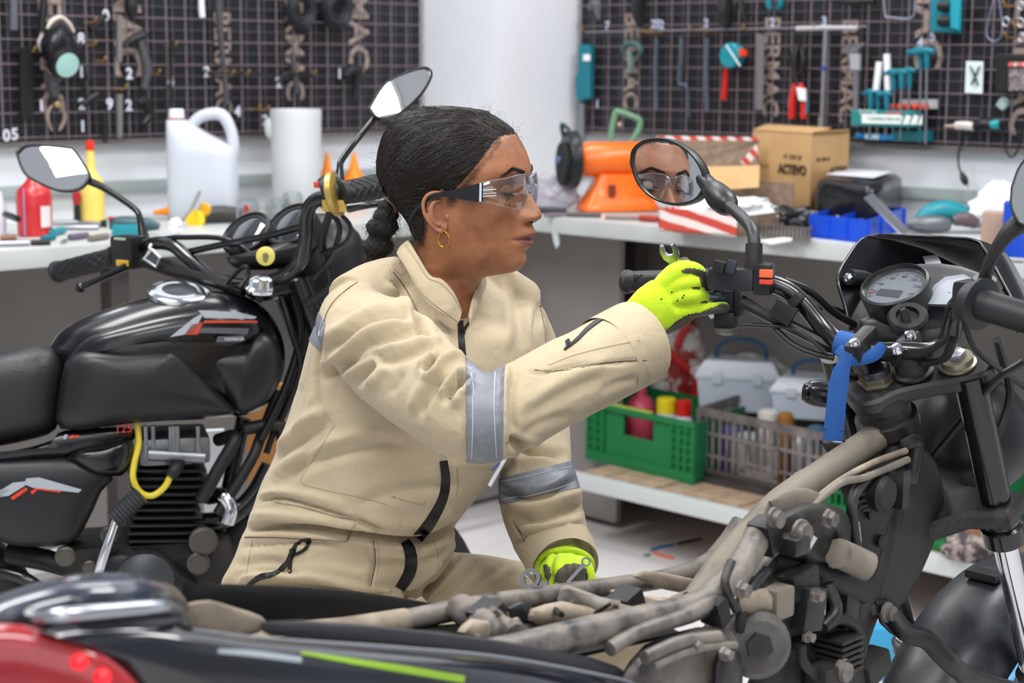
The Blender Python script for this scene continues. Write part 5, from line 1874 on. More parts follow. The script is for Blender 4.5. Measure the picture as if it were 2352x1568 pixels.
for _ in range(700):
	i = rs.randrange(len(Vt))
	n_ = Vector(Nt[i])
	p0 = Vector(Vt[i])
	s_ = Vector((rs.gauss(0, 1), rs.gauss(0, 1), rs.gauss(0, 1))).normalized()
	b.tube([p0, p0 + n_ * rs.uniform(.0005, .004) + s_ * .004 - Z3 * .003, p0 + n_ * .001 + s_ * .007 - Z3 * .008], [.0002, .0002, .0001], 3, 2, cap=False)
o = obj('ponytail_strands', b, C('241d18', .42), person, sharp=0)
o['kind'] = 'stuff'
b = MB()
b.tube([P(x, y, Y) for x, y, Y in ((890, 459, 2.455), (900, 466, 2.448), (908, 478, 2.45), (906, 486, 2.47), (895, 470, 2.50), (888, 458, 2.48), (890, 459, 2.455))], .0022, 8, 4)
obj('hair_tie', b, C('6b4630', .6), person)
# ---- safety glasses
glasses = thing('safety_glasses', 'clear safety glasses with black temples worn by the mechanic', 'glasses', HW(60, -40, 20))
m_lens = thin_clear('clear_polycarbonate', 'f3f4f6', 2.2, .03, 1.58)
PL = [(57, -77.5), (73, -70), (88, -55), (98, -37), (103, -22), (102.5, -9), (101, 0)]
PL = PL + [(x, -y) for x, y in PL[:-1][::-1]]
TOPZ = [49, 52, 55, 58.5, 58.5, 55, 53]
TOPZ = TOPZ + TOPZ[:-1][::-1]
BOTZ = [24, 21, 16, 12.5, 18, 34, 42]
BOTZ = BOTZ + BOTZ[:-1][::-1]
g = spline([(x, y, t, bt) for (x, y), t, bt in zip(PL, TOPZ, BOTZ)], 6)
rings = []
b = MB()
vs, fs = [], []
NV = 9
for q in g:
	nx, ny = q[0] - 10, q[1]
	l_ = math.hypot(nx, ny)
	nx, ny = nx / l_, ny / l_
	for k in range(NV):
		f = k / (NV - 1)
		zz = q[2] * (1 - f) + q[3] * f
		bul = 3.0 * (1 - (2 * f - 1) ** 2) * (1 if abs(q[1]) > 6 else .4)
		vs.append((q[0] + nx * bul, q[1] + ny * bul, zz))
m = len(g)
inner = [(a * .982 + .0, c * .982, d_) for a, c, d_ in vs]
allv = vs + inner
o_ = len(vs)
for i in range(m - 1):
	for k in range(NV - 1):
		a0 = i * NV + k
		fs.append((a0, a0 + 1, a0 + NV + 1, a0 + NV))
		fs.append((o_ + a0, o_ + a0 + NV, o_ + a0 + NV + 1, o_ + a0 + 1))
	fs.append((i * NV, (i + 1) * NV, o_ + (i + 1) * NV, o_ + i * NV))
	a0 = i * NV + NV - 1
	fs.append((a0, o_ + a0, o_ + a0 + NV, a0 + NV))
for i in (0, m - 1):
	for k in range(NV - 1):
		a0 = i * NV + k
		fs.append((a0, o_ + a0, o_ + a0 + 1, a0 + 1))
b.add(list(map(tuple, hw_np(np.array(allv)))), fs)
obj('lens', b, m_lens, glasses, 50)
m_edge2 = C('aab0b8', .12, .0, alpha=.45)
b = MB()
b.tube([HW(q[0] * .992, q[1] * .992, q[2]) for q in g], .0006, 6, 1)
b.tube([HW(q[0] * .992, q[1] * .992, q[3]) for q in g], .0006, 6, 1)
obj('lens_edge', b, m_edge2, glasses)
for s in (-1, 1):
	b = MB()
	rows_ = []
	for xx, yy, z0, z1 in ((62, 77.8, 49.5, 25), (56, 78.5, 48.5, 23.5), (40, 79.5, 44, 25.5), (22, 80, 39.5, 28), (8, 80.5, 36.5, 29), (-6, 81, 34, 28), (-22, 80, 27, 21), (-34, 79, 17, 11), (-43, 77, 5, 0), (-49, 75, -6, -9)):
		w_ = 1.5
		tt = -1 if xx < -10 else 0
		rows_.append([HW(xx, s * (yy + w_), z0), HW(xx, s * (yy - w_), z0), HW(xx + (2 if xx < -10 else 0), s * (yy - w_), z1), HW(xx + (2 if xx < -10 else 0), s * (yy + w_), z1)])
	b.loft(rows_)
	obj('temple', b, C('16171b', .38), glasses, 40)
	b = MB()
	for zz in (34.5, 31.0, 39.5):
		b.tube([HW(60, s * 79.3, zz), HW(72, s * 73.6, zz + .8), HW(78, s * 69.5, zz + 1.2)], .0005, 5, 2)
	obj('hinge_rib', b, C('e6e8ee', .2), glasses)
	b = MB()
	b.slab([HW(61, s * 79, 49), HW(58, s * 79.6, 49), HW(57.5, s * 79.6, 24), HW(60.5, s * 79, 24)], HL * (s * .0006))
	obj('hinge_plate', b, C('b9c4d2', .2), glasses)
# ------------------------------------------------------------ the mechanic: coveralls
PHI = R(38)
BF = Vector((math.cos(PHI), -math.sin(PHI), 0))      # way the chest faces
BR = Vector((-math.sin(PHI), -math.cos(PHI), 0))     # her right
def S(Y):
	return Y / FPX
YT = 2.47
TOR = [(652, 950, 1082, 1.15, 2.46, .050), (662, 905, 1118, 1.5, 2.46, .046), (680, 850, 1180, 1.8, 2.46, .036), (704, 795, 1222, 1.9, 2.465, .024), (745, 742, 1250, 1.7, 2.47, .010),
       (820, 716, 1248, 1.45, 2.47), (900, 690, 1235, 1.3, 2.47), (980, 662, 1212, 1.2, 2.47), (1050, 632, 1172, 1.15, 2.47), (1110, 604, 1122, 1.1, 2.46), (1160, 586, 1078, 1.1, 2.46),
       (1205, 570, 1046, 1.1, 2.455), (1232, 558, 1040, 1.1, 2.455), (1270, 545, 1044, 1.12, 2.45), (1320, 520, 1018, 1.2, 2.45), (1370, 500, 975, 1.25, 2.45), (1430, 500, 950, 1.3, 2.45), (1490, 520, 930, 1.3, 2.45), (1530, 600, 860, 1.3, 2.45)]
mb = MB()
q = spline([np.array(t if len(t) > 5 else t + (0.0,)) for t in TOR], 3)
rings = []
for py, L, Rr, k, Y, tl in q:
	c = P((L + Rr) / 2, py, Y)
	hwid = (Rr - L) / 2 * S(Y)
	af = hwid / math.sqrt(math.cos(PHI) ** 2 + (k * math.sin(PHI)) ** 2)
	al = k * af
	rings.append([c + BF * (af * math.copysign(abs(math.cos(a)) ** .9, math.cos(a))) + BR * (al * math.copysign(abs(math.sin(a)) ** .9, math.sin(a))) - Z3 * (tl * math.cos(a)) for a in np.linspace(0, 2 * math.pi, 49)[:-1]])
mb.loft(rings)
def limb(pts, n=20, sm=5, squash=None):
	"""pts (px,py,Y,r_px)"""
	mb.tube([P(a, b_, c_) for a, b_, c_, _ in pts], [r * S(c_) for _, _, c_, r in pts], n, sm)
RARM = [(800, 735, 2.33, 84), (850, 775, 2.27, 108), (905, 822, 2.22, 122), (970, 880, 2.16, 116), (1040, 935, 2.12, 110), (1105, 962, 2.11, 106), (1165, 945, 2.12, 100), (1240, 905, 2.15, 99), (1340, 853, 2.19, 99), (1420, 810, 2.235, 98), (1462, 788, 2.26, 96)]
LARM = [(1185, 720, 2.60, 62), (1215, 780, 2.63, 62), (1235, 880, 2.63, 66), (1245, 985, 2.60, 66), (1233, 1070, 2.54, 84), (1240, 1140, 2.49, 97), (1256, 1205, 2.45, 94), (1277, 1255, 2.41, 88), (1296, 1290, 2.38, 76)]
limb(RARM)
limb(LARM)
mb.ball(P(812, 738, 2.33), (.050, .05, .052))
mb.tube([P(925, 625, 2.44), P(868, 650, 2.41), P(812, 695, 2.35)], [.026, .034, .042], 16, 3)
mb.tube([P(1140, 660, 2.56), P(1200, 700, 2.60)], [.038, .038], 16, 3)
limb([(800, 1420, 2.50, 150), (900, 1410, 2.53, 150), (1100, 1402, 2.57, 134), (1300, 1420, 2.61, 112), (1440, 1430, 2.65, 98)])
limb([(640, 1440, 2.42, 160), (800, 1470, 2.36, 150), (1000, 1520, 2.28, 130), (1180, 1540, 2.24, 110)])
K1, K2 = P(1440, 1435, 2.65), P(1180, 1545, 2.24)
for K, fx in ((K1, .02), (K2, -.05)):
	mb.tube([K, K + Vector((fx, .02, -.2)), Vector((K.x + fx * 1.6, K.y + .03, .10))], [.062, .060, .060], 16, 5)
VB, FB = remeshed(mb, .0038, 12, .5)
pxB = pix_np(VB)
NB = vnormals(VB, FB)
view = np.array(CAMP) - VB
view /= np.linalg.norm(view, axis=1, keepdims=True)
facing = np.clip((NB * view).sum(1) * 3 + .25, 0, 1)
def axis_dist(V, pts):
	best = np.full(len(V), 1e9)
	A = [np.array(tuple(P(a, b_, c_))) for a, b_, c_, _ in pts]
	for a, c_ in zip(A[:-1], A[1:]):
		e = c_ - a
		t = np.clip(((V - a) @ e) / (e @ e), 0, 1)
		best = np.minimum(best, np.linalg.norm(V - (a + t[:, None] * e), axis=1))
	return best
dR = axis_dist(VB, RARM)
dLa = axis_dist(VB, LARM)
isR = dR < .088
isL = dLa < .075
FOLD = [
	([(741, 806), (790, 780), (843, 742), (892, 730), (945, 738), (972, 752)], 11, -4.5, 'R'),
	([(735, 776), (790, 750), (843, 715), (900, 702), (950, 712)], 14, 3.0, 'R'),
	([(739, 866), (787, 838), (843, 792), (897, 777), (948, 762), (990, 770)], 11, -4.5, 'R'),
	([(739, 838), (790, 812), (845, 764), (900, 750), (955, 742)], 12, 3.4, 'R'),
	([(734, 879), (813, 832), (859, 812), (880, 830), (910, 828), (968, 805), (999, 797)], 9, -3.5, 'R'),
	([(880, 800), (930, 798), (985, 782), (1010, 792)], 12, 3.5, 'R'),
	([(978, 855), (989, 840), (1004, 818)], 8, -20, 'R'),
	([(968, 835), (972, 858), (985, 868), (1003, 860), (1018, 830), (1045, 818), (1070, 830)], 8, 5.5, 'R'),
	([(1022, 918), (1035, 898), (1060, 870), (1078, 856)], 9, -9, 'R'),
	([(1010, 915), (1030, 880), (1052, 852)], 8, 4, 'R'),
	([(1050, 867), (1062, 864), (1073, 855)], 6, -7, 'R'),
	([(1042, 935), (1060, 905), (1078, 885)], 11, 4, 'R'),
	([(962, 955), (972, 925), (992, 895), (1016, 862)], 11, -5, 'R'),
	([(948, 940), (956, 905), (975, 870)], 12, 3, 'R'),
	([(812, 885), (832, 858), (850, 842), (858, 838)], 13, -5.5, 'R'),
	([(850, 888), (870, 860), (896, 842)], 14, 3.0, 'R'),
	([(895, 905), (910, 880), (925, 855)], 10, -2.5, 'R'),
	([(736, 889), (802, 925), (838, 948), (900, 985), (960, 1015)], 13, -3.5, 'R'),
	([(742, 915), (800, 948), (860, 985), (930, 1020)], 12, 2.5, 'R'),
	([(900, 640), (945, 690), (968, 745), (985, 775)], 9, -7, 'R'),
	([(885, 650), (925, 700), (948, 752)], 12, 3, 'R'),
	([(818, 647), (790, 668), (769, 690), (752, 715), (744, 740), (739, 777), (731, 840), (730, 904), (738, 938), (750, 970)], 3.8, -3.4, 'A'),
	([(830, 655), (780, 700), (757, 735), (750, 780), (744, 840)], 8, 1.8, 'A'),
	([(1170, 838), (1160, 880), (1157, 930), (1160, 1000), (1163, 1045)], 7, 5.5, 'R'),
	([(1185, 850), (1176, 900), (1178, 960), (1188, 1010)], 11, -4, 'R'),
	([(1062, 862), (1066, 920), (1070, 1000), (1070, 1050)], 5, -3, 'R'),
	([(1200, 962), (1260, 925), (1330, 890), (1410, 862)], 18, -2.4, 'R'),
	([(1210, 930), (1300, 870), (1400, 830)], 16, 1.6, 'R'),
	([(1210, 850), (1240, 858), (1280, 848), (1340, 838), (1420, 832), (1490, 826)], 3, -2.4, 'R'),
	([(1195, 1010), (1240, 975), (1320, 950)], 14, -2.5, 'R'),
	([(1380, 900), (1420, 880), (1470, 868)], 10, -1.8, 'R'),
	([(1330, 730), (1300, 770), (1270, 800)], 8, -2, 'R'),
	([(1430, 705), (1452, 745), (1470, 790), (1487, 850), (1492, 875)], 4, 2.0, 'R'),
	([(757, 962), (720, 990), (690, 1014), (635, 1046), (600, 1080)], 13, -4.5, 'T'),
	([(765, 975), (730, 1010), (700, 1050), (660, 1090)], 11, -3, 'T'),
	([(745, 940), (710, 960), (670, 1000), (630, 1035)], 13, 3.5, 'T'),
	([(690, 880), (675, 930), (650, 980)], 12, -2.5, 'T'),
	([(720, 900), (705, 950), (690, 990)], 10, 2, 'T'),
	([(624, 1118), (680, 1078), (760, 1040), (870, 1020), (950, 1040)], 15, -4, 'T'),
	([(640, 1095), (700, 1050), (780, 1010), (860, 990)], 14, 3, 'T'),
	([(592, 1150), (640, 1143), (700, 1158), (760, 1178), (820, 1195)], 5, -4.5, 'T'),
	([(600, 1135), (650, 1128), (720, 1140), (790, 1162)], 9, 3, 'T'),
	([(820, 1160), (900, 1130), (980, 1120), (1060, 1110)], 15, -2.5, 'T'),
	([(1020, 1050), (1080, 1040), (1150, 1045)], 12, -3, 'T'),
	([(558, 1214), (640, 1210), (730, 1216), (805, 1226), (850, 1232), (950, 1240), (1000, 1228), (1050, 1200)], 8, -13, 'T'),
	([(820, 1196), (850, 1205), (880, 1212)], 5, -4, 'T'),
	([(565, 1182), (650, 1180), (740, 1190), (820, 1205)], 9, 4, 'T'),
	([(840, 1190), (920, 1205), (1000, 1190), (1040, 1170)], 16, 4, 'T'),
	([(545, 1255), (640, 1248), (730, 1246), (796, 1248)], 4, -3, 'T'),
	([(840, 1262), (860, 1300), (850, 1350)], 5, -2.5, 'T'),
	([(545, 1300), (600, 1290), (660, 1294)], 10, -3.5, 'T'),
	([(520, 1345), (560, 1315), (620, 1310), (690, 1320)], 8, -3.5, 'T'),
	([(850, 1270), (950, 1275), (1040, 1240)], 16, 4.5, 'T'),
	([(505, 1352), (600, 1342), (720, 1348), (820, 1372), (900, 1378), (960, 1362), (1010, 1320), (1046, 1270)], 10, -11, 'T'),
	([(700, 1300), (790, 1310), (850, 1320)], 14, 2, 'T'),
	([(1000, 1250), (1015, 1290), (1005, 1330)], 5, -1.5, 'T'),
	([(1240, 700), (1228, 760), (1232, 820)], 8, -3, 'T'),
	([(1185, 650), (1192, 720), (1200, 800)], 12, -2.2, 'T'),
	([(1150, 640), (1165, 720), (1168, 800)], 12, 2.2, 'T'),
	([(1215, 690), (1212, 760), (1216, 820)], 12, 2.0, 'T'),
	([(962, 690), (985, 750), (1020, 800)], 14, -3, 'T'),
	([(1000, 735), (1030, 790)], 10, 2, 'T'),
	([(935, 640), (960, 670), (985, 710), (1000, 750)], 10, 2.5, 'T'),
	([(1165, 1010), (1220, 1035), (1300, 1052)], 10, -8, 'A'),
	([(1170, 1060), (1230, 1062), (1306, 1046)], 9, 3, 'A'),
	([(1150, 1128), (1200, 1140), (1262, 1132), (1318, 1104)], 9, -6, 'A'),
	([(1170, 1165), (1230, 1168), (1300, 1145), (1335, 1128)], 10, 4.5, 'A'),
	([(1182, 1192), (1240, 1190), (1300, 1172), (1345, 1160)], 8, -5, 'A'),
	([(1190, 1215), (1260, 1212), (1340, 1190)], 9, 3.5, 'A'),
	([(1178, 1245), (1230, 1235), (1330, 1215)], 8, -4, 'A'),
	([(1178, 1195), (1196, 1225), (1215, 1260), (1236, 1283)], 3.5, -3.5, 'A'),
	([(1300, 1195), (1318, 1225), (1345, 1262)], 6, -4, 'A'),
	([(1205, 1225), (1240, 1262)], 8, -2.5, 'A'),
	([(930, 1385), (985, 1345), (1030, 1300), (1056, 1272)], 8, -5, 'A'),
	([(985, 1385), (1060, 1330), (1110, 1285)], 9, -2.2, 'A'),
	([(1040, 1385), (1110, 1330), (1170, 1290)], 10, -2.0, 'A'),
	([(960, 1385), (1040, 1325), (1085, 1282)], 8, 2.0, 'A'),
	([(1080, 1388), (1150, 1330), (1190, 1300)], 8, 1.8, 'A'),
]
disp = np.zeros(len(VB))
for pl, w, amp, where in FOLD:
	pl2 = np.array([p for p in spline([np.array(a, float) for a in pl], 5)])
	lo, hi = pl2.min(0) - 3 * w, pl2.max(0) + 3 * w
	sel = np.where((pxB[:, 0] > lo[0]) & (pxB[:, 0] < hi[0]) & (pxB[:, 1] > lo[1]) & (pxB[:, 1] < hi[1]) & (facing > 0))[0]
	if where == 'R':
		sel = sel[isR[sel]]
	elif where == 'T':
		sel = sel[~isR[sel]]
	if not len(sel):
		continue
	Q = pxB[sel]
	best = np.full(len(sel), 1e9)
	ts = np.zeros(len(sel))
	nseg = len(pl2) - 1
	for i in range(nseg):
		a, c_ = pl2[i], pl2[i + 1]
		e = c_ - a
		L2 = max(1e-6, e @ e)
		t = np.clip(((Q - a) @ e) / L2, 0, 1)
		d = np.linalg.norm(Q - (a + t[:, None] * e), axis=1)
		m = d < best
		best[m] = d[m]
		ts[m] = (i + t[m]) / nseg
	env = np.clip(np.minimum(ts, 1 - ts) / .18, 0, 1) ** .6 * .85 + .15
	disp[sel] += amp * 2.2 * MM * np.exp(-(best / (w * .92)) ** 2) * env * facing[sel]
	if amp < -4 or (where != 'R' and amp < -2.9 and w > 6):
		disp[sel] += -amp * .5 * MM * np.exp(-((best - 2.0 * w) / (w * .9)) ** 2) * env * facing[sel]
for i, v in enumerate(VB):
	pass
rum = np.array([mnoise.noise(Vector(v) * 11) * 1.0 + mnoise.noise(Vector((v[0] * 26, v[1] * 26, v[2] * 30))) * .55 for v in VB])
disp += rum * .0017
VB2 = VB + NB * disp[:, None]
def relax(V, F, it=1, k=.35):
	Fq = np.array([f if len(f) == 4 else (f[0], f[1], f[2], f[2]) for f in F])
	for _ in range(it):
		acc = np.zeros_like(V)
		cnt = np.zeros(len(V))
		for a, c_ in ((0, 1), (1, 2), (2, 3), (3, 0)):
			np.add.at(acc, Fq[:, a], V[Fq[:, c_]])
			np.add.at(acc, Fq[:, c_], V[Fq[:, a]])
			np.add.at(cnt, Fq[:, a], 1)
			np.add.at(cnt, Fq[:, c_], 1)
		V = V * (1 - k) + k * acc / cnt[:, None]
	return V
VB2 = relax(VB2, FB, 1, .3)
def cloth_mat():
	m = M('beige_twill', 'c9ae84', 0.78, spec=.25, sheen=.15)
	nt = m.node_tree
	b = nt.nodes['Principled BSDF']
	tc = nt.nodes.new('ShaderNodeTexCoord')
	n = nt.nodes.new('ShaderNodeTexNoise')
	n.inputs['Scale'].default_value = 5
	n.inputs['Detail'].default_value = 6
	nt.links.new(tc.outputs['Object'], n.inputs['Vector'])
	mx = nt.nodes.new('ShaderNodeMix')
	mx.data_type = 'RGBA'
	mx.inputs[6].default_value = lin('baab90')
	mx.inputs[7].default_value = lin('a8987c')
	mr = nt.nodes.new('ShaderNodeMapRange')
	mr.inputs['From Min'].default_value = .35
	mr.inputs['From Max'].default_value = .7
	nt.links.new(n.outputs['Fac'], mr.inputs['Value'])
	nt.links.new(mr.outputs[0], mx.inputs[0])
	nt.links.new(mx.outputs[2], b.inputs['Base Color'])
	n2 = nt.nodes.new('ShaderNodeTexNoise')
	n2.inputs['Scale'].default_value = 34
	n2.inputs['Detail'].default_value = 4
	n2.inputs['Distortion'].default_value = .6
	nt.links.new(tc.outputs['Object'], n2.inputs['Vector'])
	w = nt.nodes.new('ShaderNodeTexWave')
	w.bands_direction = 'DIAGONAL'
	w.inputs['Scale'].default_value = 420
	nt.links.new(tc.outputs['Object'], w.inputs['Vector'])
	b1 = nt.nodes.new('ShaderNodeBump')
	b1.inputs['Strength'].default_value = .5
	b1.inputs['Distance'].default_value = .006
	nt.links.new(n2.outputs['Fac'], b1.inputs['Height'])
	b2 = nt.nodes.new('ShaderNodeBump')
	b2.inputs['Strength'].default_value = .12
	b2.inputs['Distance'].default_value = .0006
	nt.links.new(w.outputs[0], b2.inputs['Height'])
	nt.links.new(b1.outputs[0], b2.inputs['Normal'])
	nt.links.new(b2.outputs[0], b.inputs['Normal'])
	return m
m_cloth = cloth_mat()
obj('coveralls', (list(map(tuple, VB2)), FB), m_cloth, person, sharp=0)
BVB = BVHTree.FromPolygons([Vector(v) for v in VB2], FB)
def hit(px, py, bvh=None, maxd=6):
	d = ray(px, py).normalized()
	h = (bvh or BVB).ray_cast(CAMP, d, maxd)
	if h[0] is None:
		return None, None
	n_ = h[1]
	if n_.dot(d) > 0:
		n_ = -n_
	return h[0], n_
def ribbon(pl, wpx, lift, name, mat_, parent, across=4, thick=.0012, sm=8, bvh=None, ydefault=None, **kw):
	pl2 = [np.array(p) for p in spline([np.array(a, float) for a in pl], sm)]
	ww = wpx if hasattr(wpx, '__len__') else [wpx] * len(pl)
	ws = [x[0] for x in spline([np.array([a], float) for a in ww], sm)]
	vs, fs = [], []
	rows_ = []
	last = None
	for i, p in enumerate(pl2):
		e = pl2[min(i + 1, len(pl2) - 1)] - pl2[max(i - 1, 0)]
		e = e / (np.linalg.norm(e) + 1e-9)
		nn_ = np.array((-e[1], e[0]))
		row = []
		for k in range(across + 1):
			q_ = p + nn_ * ws[i] * (k / across - .5)
			h, n_ = hit(q_[0], q_[1], bvh)
			if h is not None and last is not None and (h - last).length > .05:
				h = None
			if h is None:
				h = P(q_[0], q_[1], ydefault or 2.3) if last is None else P(q_[0], q_[1], last.y)
				n_ = Vector((0, -1, 0))
			last = h
			row.append((h + n_ * lift, n_))
		rows_.append(row)
	m = across + 1
	for row in rows_:
		vs += [a + n_ * thick for a, n_ in row]
	o_ = len(vs)
	for row in rows_:
		vs += [a - n_ * .002 for a, n_ in row]
	for i in range(len(rows_) - 1):
		for k in range(across):
			a = i * m + k
			fs.append((a, a + 1, a + m + 1, a + m))
		fs.append((i * m, (i + 1) * m, o_ + (i + 1) * m, o_ + i * m))
		fs.append((i * m + across, o_ + i * m + across, o_ + (i + 1) * m + across, (i + 1) * m + across))
	for i in (0, len(rows_) - 1):
		for k in range(across):
			a = i * m + k
			fs.append((a, a + 1, o_ + a + 1, o_ + a))
	b = MB()
	b.add(vs, fs)
	return obj(name, b, mat_, parent, 60, **kw)
def seam(pl, rpx, name, mat_, parent, lift=.0002, sm=8, bvh=None, b=None, n=5):
	pts = []
	for p in spline([np.array(a, float) for a in pl], sm):
		h, n_ = hit(p[0], p[1], bvh)
		if h is not None and (not pts or (h - pts[-1]).length < .05):
			pts.append(h + n_ * lift)
	if len(pts) < 2:
		return None
	own = b is None
	b = b or MB()
	b.tube(pts, rpx * S(2.4), n, 1)
	if own:
		return obj(name, b, mat_, parent)
m_zip = C('0c0c0e', .5)
m_stitch = C('9c8f78', .8)
m_band = M('grey_reflective_tape', '777a82', 0.45, 0.1, noise=(45, '8b8e96', .5, .7), bump=(40, .6))
b = MB()
for pl in ([(690, 1100), (700, 1112), (760, 1128), (830, 1142), (888, 1158)], [(770, 975), (735, 1030), (700, 1085), (690, 1100)], [(898, 1140), (968, 1158), (975, 1150)],
           [(812, 1195), (814, 1205), (806, 1214), (795, 1243)], [(620, 1150), (700, 1168), (780, 1190), (815, 1196)], [(545, 1232), (620, 1232), (700, 1236), (795, 1243)],
           [(850, 1236), (858, 1262), (856, 1300), (848, 1350)], [(866, 1240), (870, 1290), (860, 1345)], [(580, 1240), (572, 1280), (566, 1330)],
           [(1228, 848), (1270, 852), (1340, 838), (1420, 828), (1486, 826)], [(1260, 838), (1320, 815), (1400, 795), (1478, 780)],
           [(1094, 790), (1092, 860)], [(1038, 750), (1046, 810)], [(1050, 1075), (1052, 1110), (1048, 1140)],
           [(1050, 1060), (1080, 1100)], [(1240, 690), (1252, 740), (1256, 790)], [(995, 1240), (1008, 1280), (1004, 1320)], [(900, 612), (920, 630), (935, 618)], [(893, 617), (896, 640), (902, 645)],
           [(702, 1052), (745, 990)]):
	seam(pl, 1.3, 'seam', m_stitch, person, .0001, b=b)
o = obj('stitching', b, m_stitch, person)
b2 = MB()
for pl in ([(822, 648), (800, 662), (770, 688), (752, 715), (744, 742), (739, 777), (731, 840), (730, 904), (738, 938), (748, 966)], [(620, 1150), (700, 1166), (770, 1186), (817, 1194)], [(545, 1234), (620, 1234), (700, 1238), (796, 1244)], [(816, 1196), (798, 1242)],
           [(905, 1140), (970, 1158)], [(1240, 700), (1250, 750), (1254, 790)], [(1178, 1196), (1196, 1226), (1215, 1260), (1234, 1284)], [(858, 1240), (862, 1290), (852, 1345)], [(1228, 850), (1300, 850), (1400, 832), (1486, 828)], [(902, 624), (930, 660), (958, 715), (968, 752)]):
	seam(pl, 1.5, 'seam', None, person, -.0002, b=b2)
o2 = obj('seam_line', b2, C('5a4a38', .9), person)
o2['kind'] = 'stuff'
o['kind'] = 'stuff'
ribbon([(1057, 738), (1059, 775), (1062, 815), (1068, 840)], [13, 14, 14, 12], .0006, 'front_zip', m_zip, person)
ribbon([(1018, 1058), (1023, 1100), (1016, 1145), (990, 1195), (960, 1236)], [17, 20, 20, 24, 26], .0006, 'front_zip', m_zip, person)
ribbon([(930, 1243), (942, 1270), (941, 1310), (918, 1352)], [20, 26, 26, 22], .0006, 'front_zip', m_zip, person)
ribbon([(1078, 742), (1070, 752), (1064, 765)], [5, 6, 6], .001, 'zip_teeth', m_zip, person, across=2)
ribbon([(1402, 722), (1380, 734), (1350, 756), (1325, 781), (1296, 804)], [4, 8, 8, 7, 4], .0008, 'sleeve_zip', m_zip, person, across=2)
ribbon([(714, 1238), (696, 1240), (680, 1252), (672, 1270), (658, 1296), (630, 1318), (595, 1326), (570, 1344)], [6, 7, 7, 12, 11, 8, 11, 9], .0008, 'pocket_zip', m_zip, person, across=2)
ribbon([(713, 1240), (704, 1258), (690, 1268), (676, 1274)], [6, 7, 7, 6], .0008, 'pocket_zip', m_zip, person, across=2)
def puller(px0, py0, dxp, dyp, mat_, name, parent, L=34, w=7):
	h, n_ = hit(px0, py0)
	s = S(h.y)
	dn_ = Vector((dxp, 0, -dyp)).normalized()
	u = dn_.cross(n_).normalized()
	b = MB()
	h = h + n_ * .002
	b.box(h, (.0075, .0045, .009), Matrix((u, n_, -dn_)).transposed(), .001)
	p1 = h + n_ * .003 + dn_ * .004
	ol = [(-.5, 0), (-.7, .5), (-.9, .9), (0, 1.02), (.9, .9), (.7, .5), (.5, 0)]
	pts = [p1 + u * (a * w * .5 * s) + dn_ * (c_ * L * s) for a, c_ in ol]
	b.slab(pts, n_ * .0022, .0004)
	o = obj(name, b, mat_, parent)
	b = MB()
	b.ball(p1 + dn_ * (L * .86 * s) + n_ * .0018, (w * .25 * s, w * .25 * s, w * .25 * s))
	obj('puller_hole', b, C('8c7a5e' if mat_ is m_zip else '5a5c60', .6), parent)
	return o
puller(1062, 764, .05, 1, m_zip, 'zip_puller', person, 40, 11)
puller(1306, 792, .5, 1, C('6d7178', .3, .8), 'zip_puller', person, 34, 13)
puller(673, 1268, -.06, 1, m_zip, 'zip_puller', person, 44, 13)
def band(mask, planes, name, lift=.0012):
	sel = [f for f in FB if all(mask[i] for i in f)]
	used = sorted({i for f in sel for i in f})
	mp = {a: i for i, a in enumerate(used)}
	bm = bmesh.new()
	vsx = [bm.verts.new(Vector(VB2[i]) + Vector(NB[i]) * lift) for i in used]
	for f in sel:
		bm.faces.new([vsx[mp[i]] for i in f])
	for p0, n_ in planes:
		bmesh.ops.bisect_plane(bm, geom=list(bm.verts) + list(bm.edges) + list(bm.faces), dist=1e-5, plane_co=p0, plane_no=n_, clear_outer=True)
	bm.verts.ensure_lookup_table()
	bm.verts.index_update()
	b = MB()
	vv = [v.co.copy() for v in bm.verts]
	b.add(vv, [tuple(v.index for v in f.verts) for f in bm.faces])
	bm.free()
	return obj(name, b, m_band, person, sharp=0)
def px_plane(x0, y0, x1, y1, keep):
	"""plane through the camera rays of two pixels; keep = a pixel on the kept side"""
	a, c_ = ray(x0, y0), ray(x1, y1)
	n_ = a.cross(c_).normalized()
	if n_.dot(ray(*keep)) > 0:
		n_ = -n_
	return (CAMP, n_)
band((dR < .075) & (np.abs(pxB[:, 0] - 1113) < 60), [px_plane(1071, 850, 1071, 1060, (1110, 950)), px_plane(1158, 850, 1154, 1050, (1110, 950))], 'reflective_band')
band((dLa < .075) & (pxB[:, 1] > 1040) & (pxB[:, 1] < 1190), [px_plane(1120, 1105, 1310, 1058, (1230, 1110)), px_plane(1140, 1160, 1325, 1120, (1230, 1110))], 'reflective_band')
PG = [(722, 702), (747, 742), (735, 808), (690, 760)]
band((poly_sd(pxB, [(700, 680), (765, 730), (750, 830), (660, 770)]) > 0) & (facing > 0), [px_plane(*PG[i], *PG[(i + 1) % 4], (726, 755)) for i in range(3)], 'reflective_patch')
b = MB()
for pl in ([(1083, 858), (1086, 950), (1084, 1052)], [(1138, 856), (1134, 930), (1140, 1048)], [(1128, 1112), (1200, 1098), (1310, 1072)], [(1145, 1150), (1220, 1136), (1320, 1108)], [(745, 728), (736, 760), (732, 800)]):
	seam(pl, .9, 'seam', None, person, .0017, b=b)
o = obj('band_stitching', b, C('c3c7cb', .6), person)
o['kind'] = 'stuff'
LOW = [(1052, 742, 2.335), (1024, 724, 2.325), (991, 700, 2.325), (961, 667, 2.335), (935, 618, 2.355), (915, 585, 2.40), (918, 580, 2.46), (950, 585, 2.52), (1010, 600, 2.55), (1070, 620, 2.545), (1114, 642, 2.52), (1108, 675, 2.47), (1092, 715, 2.425), (1078, 745, 2.38)]
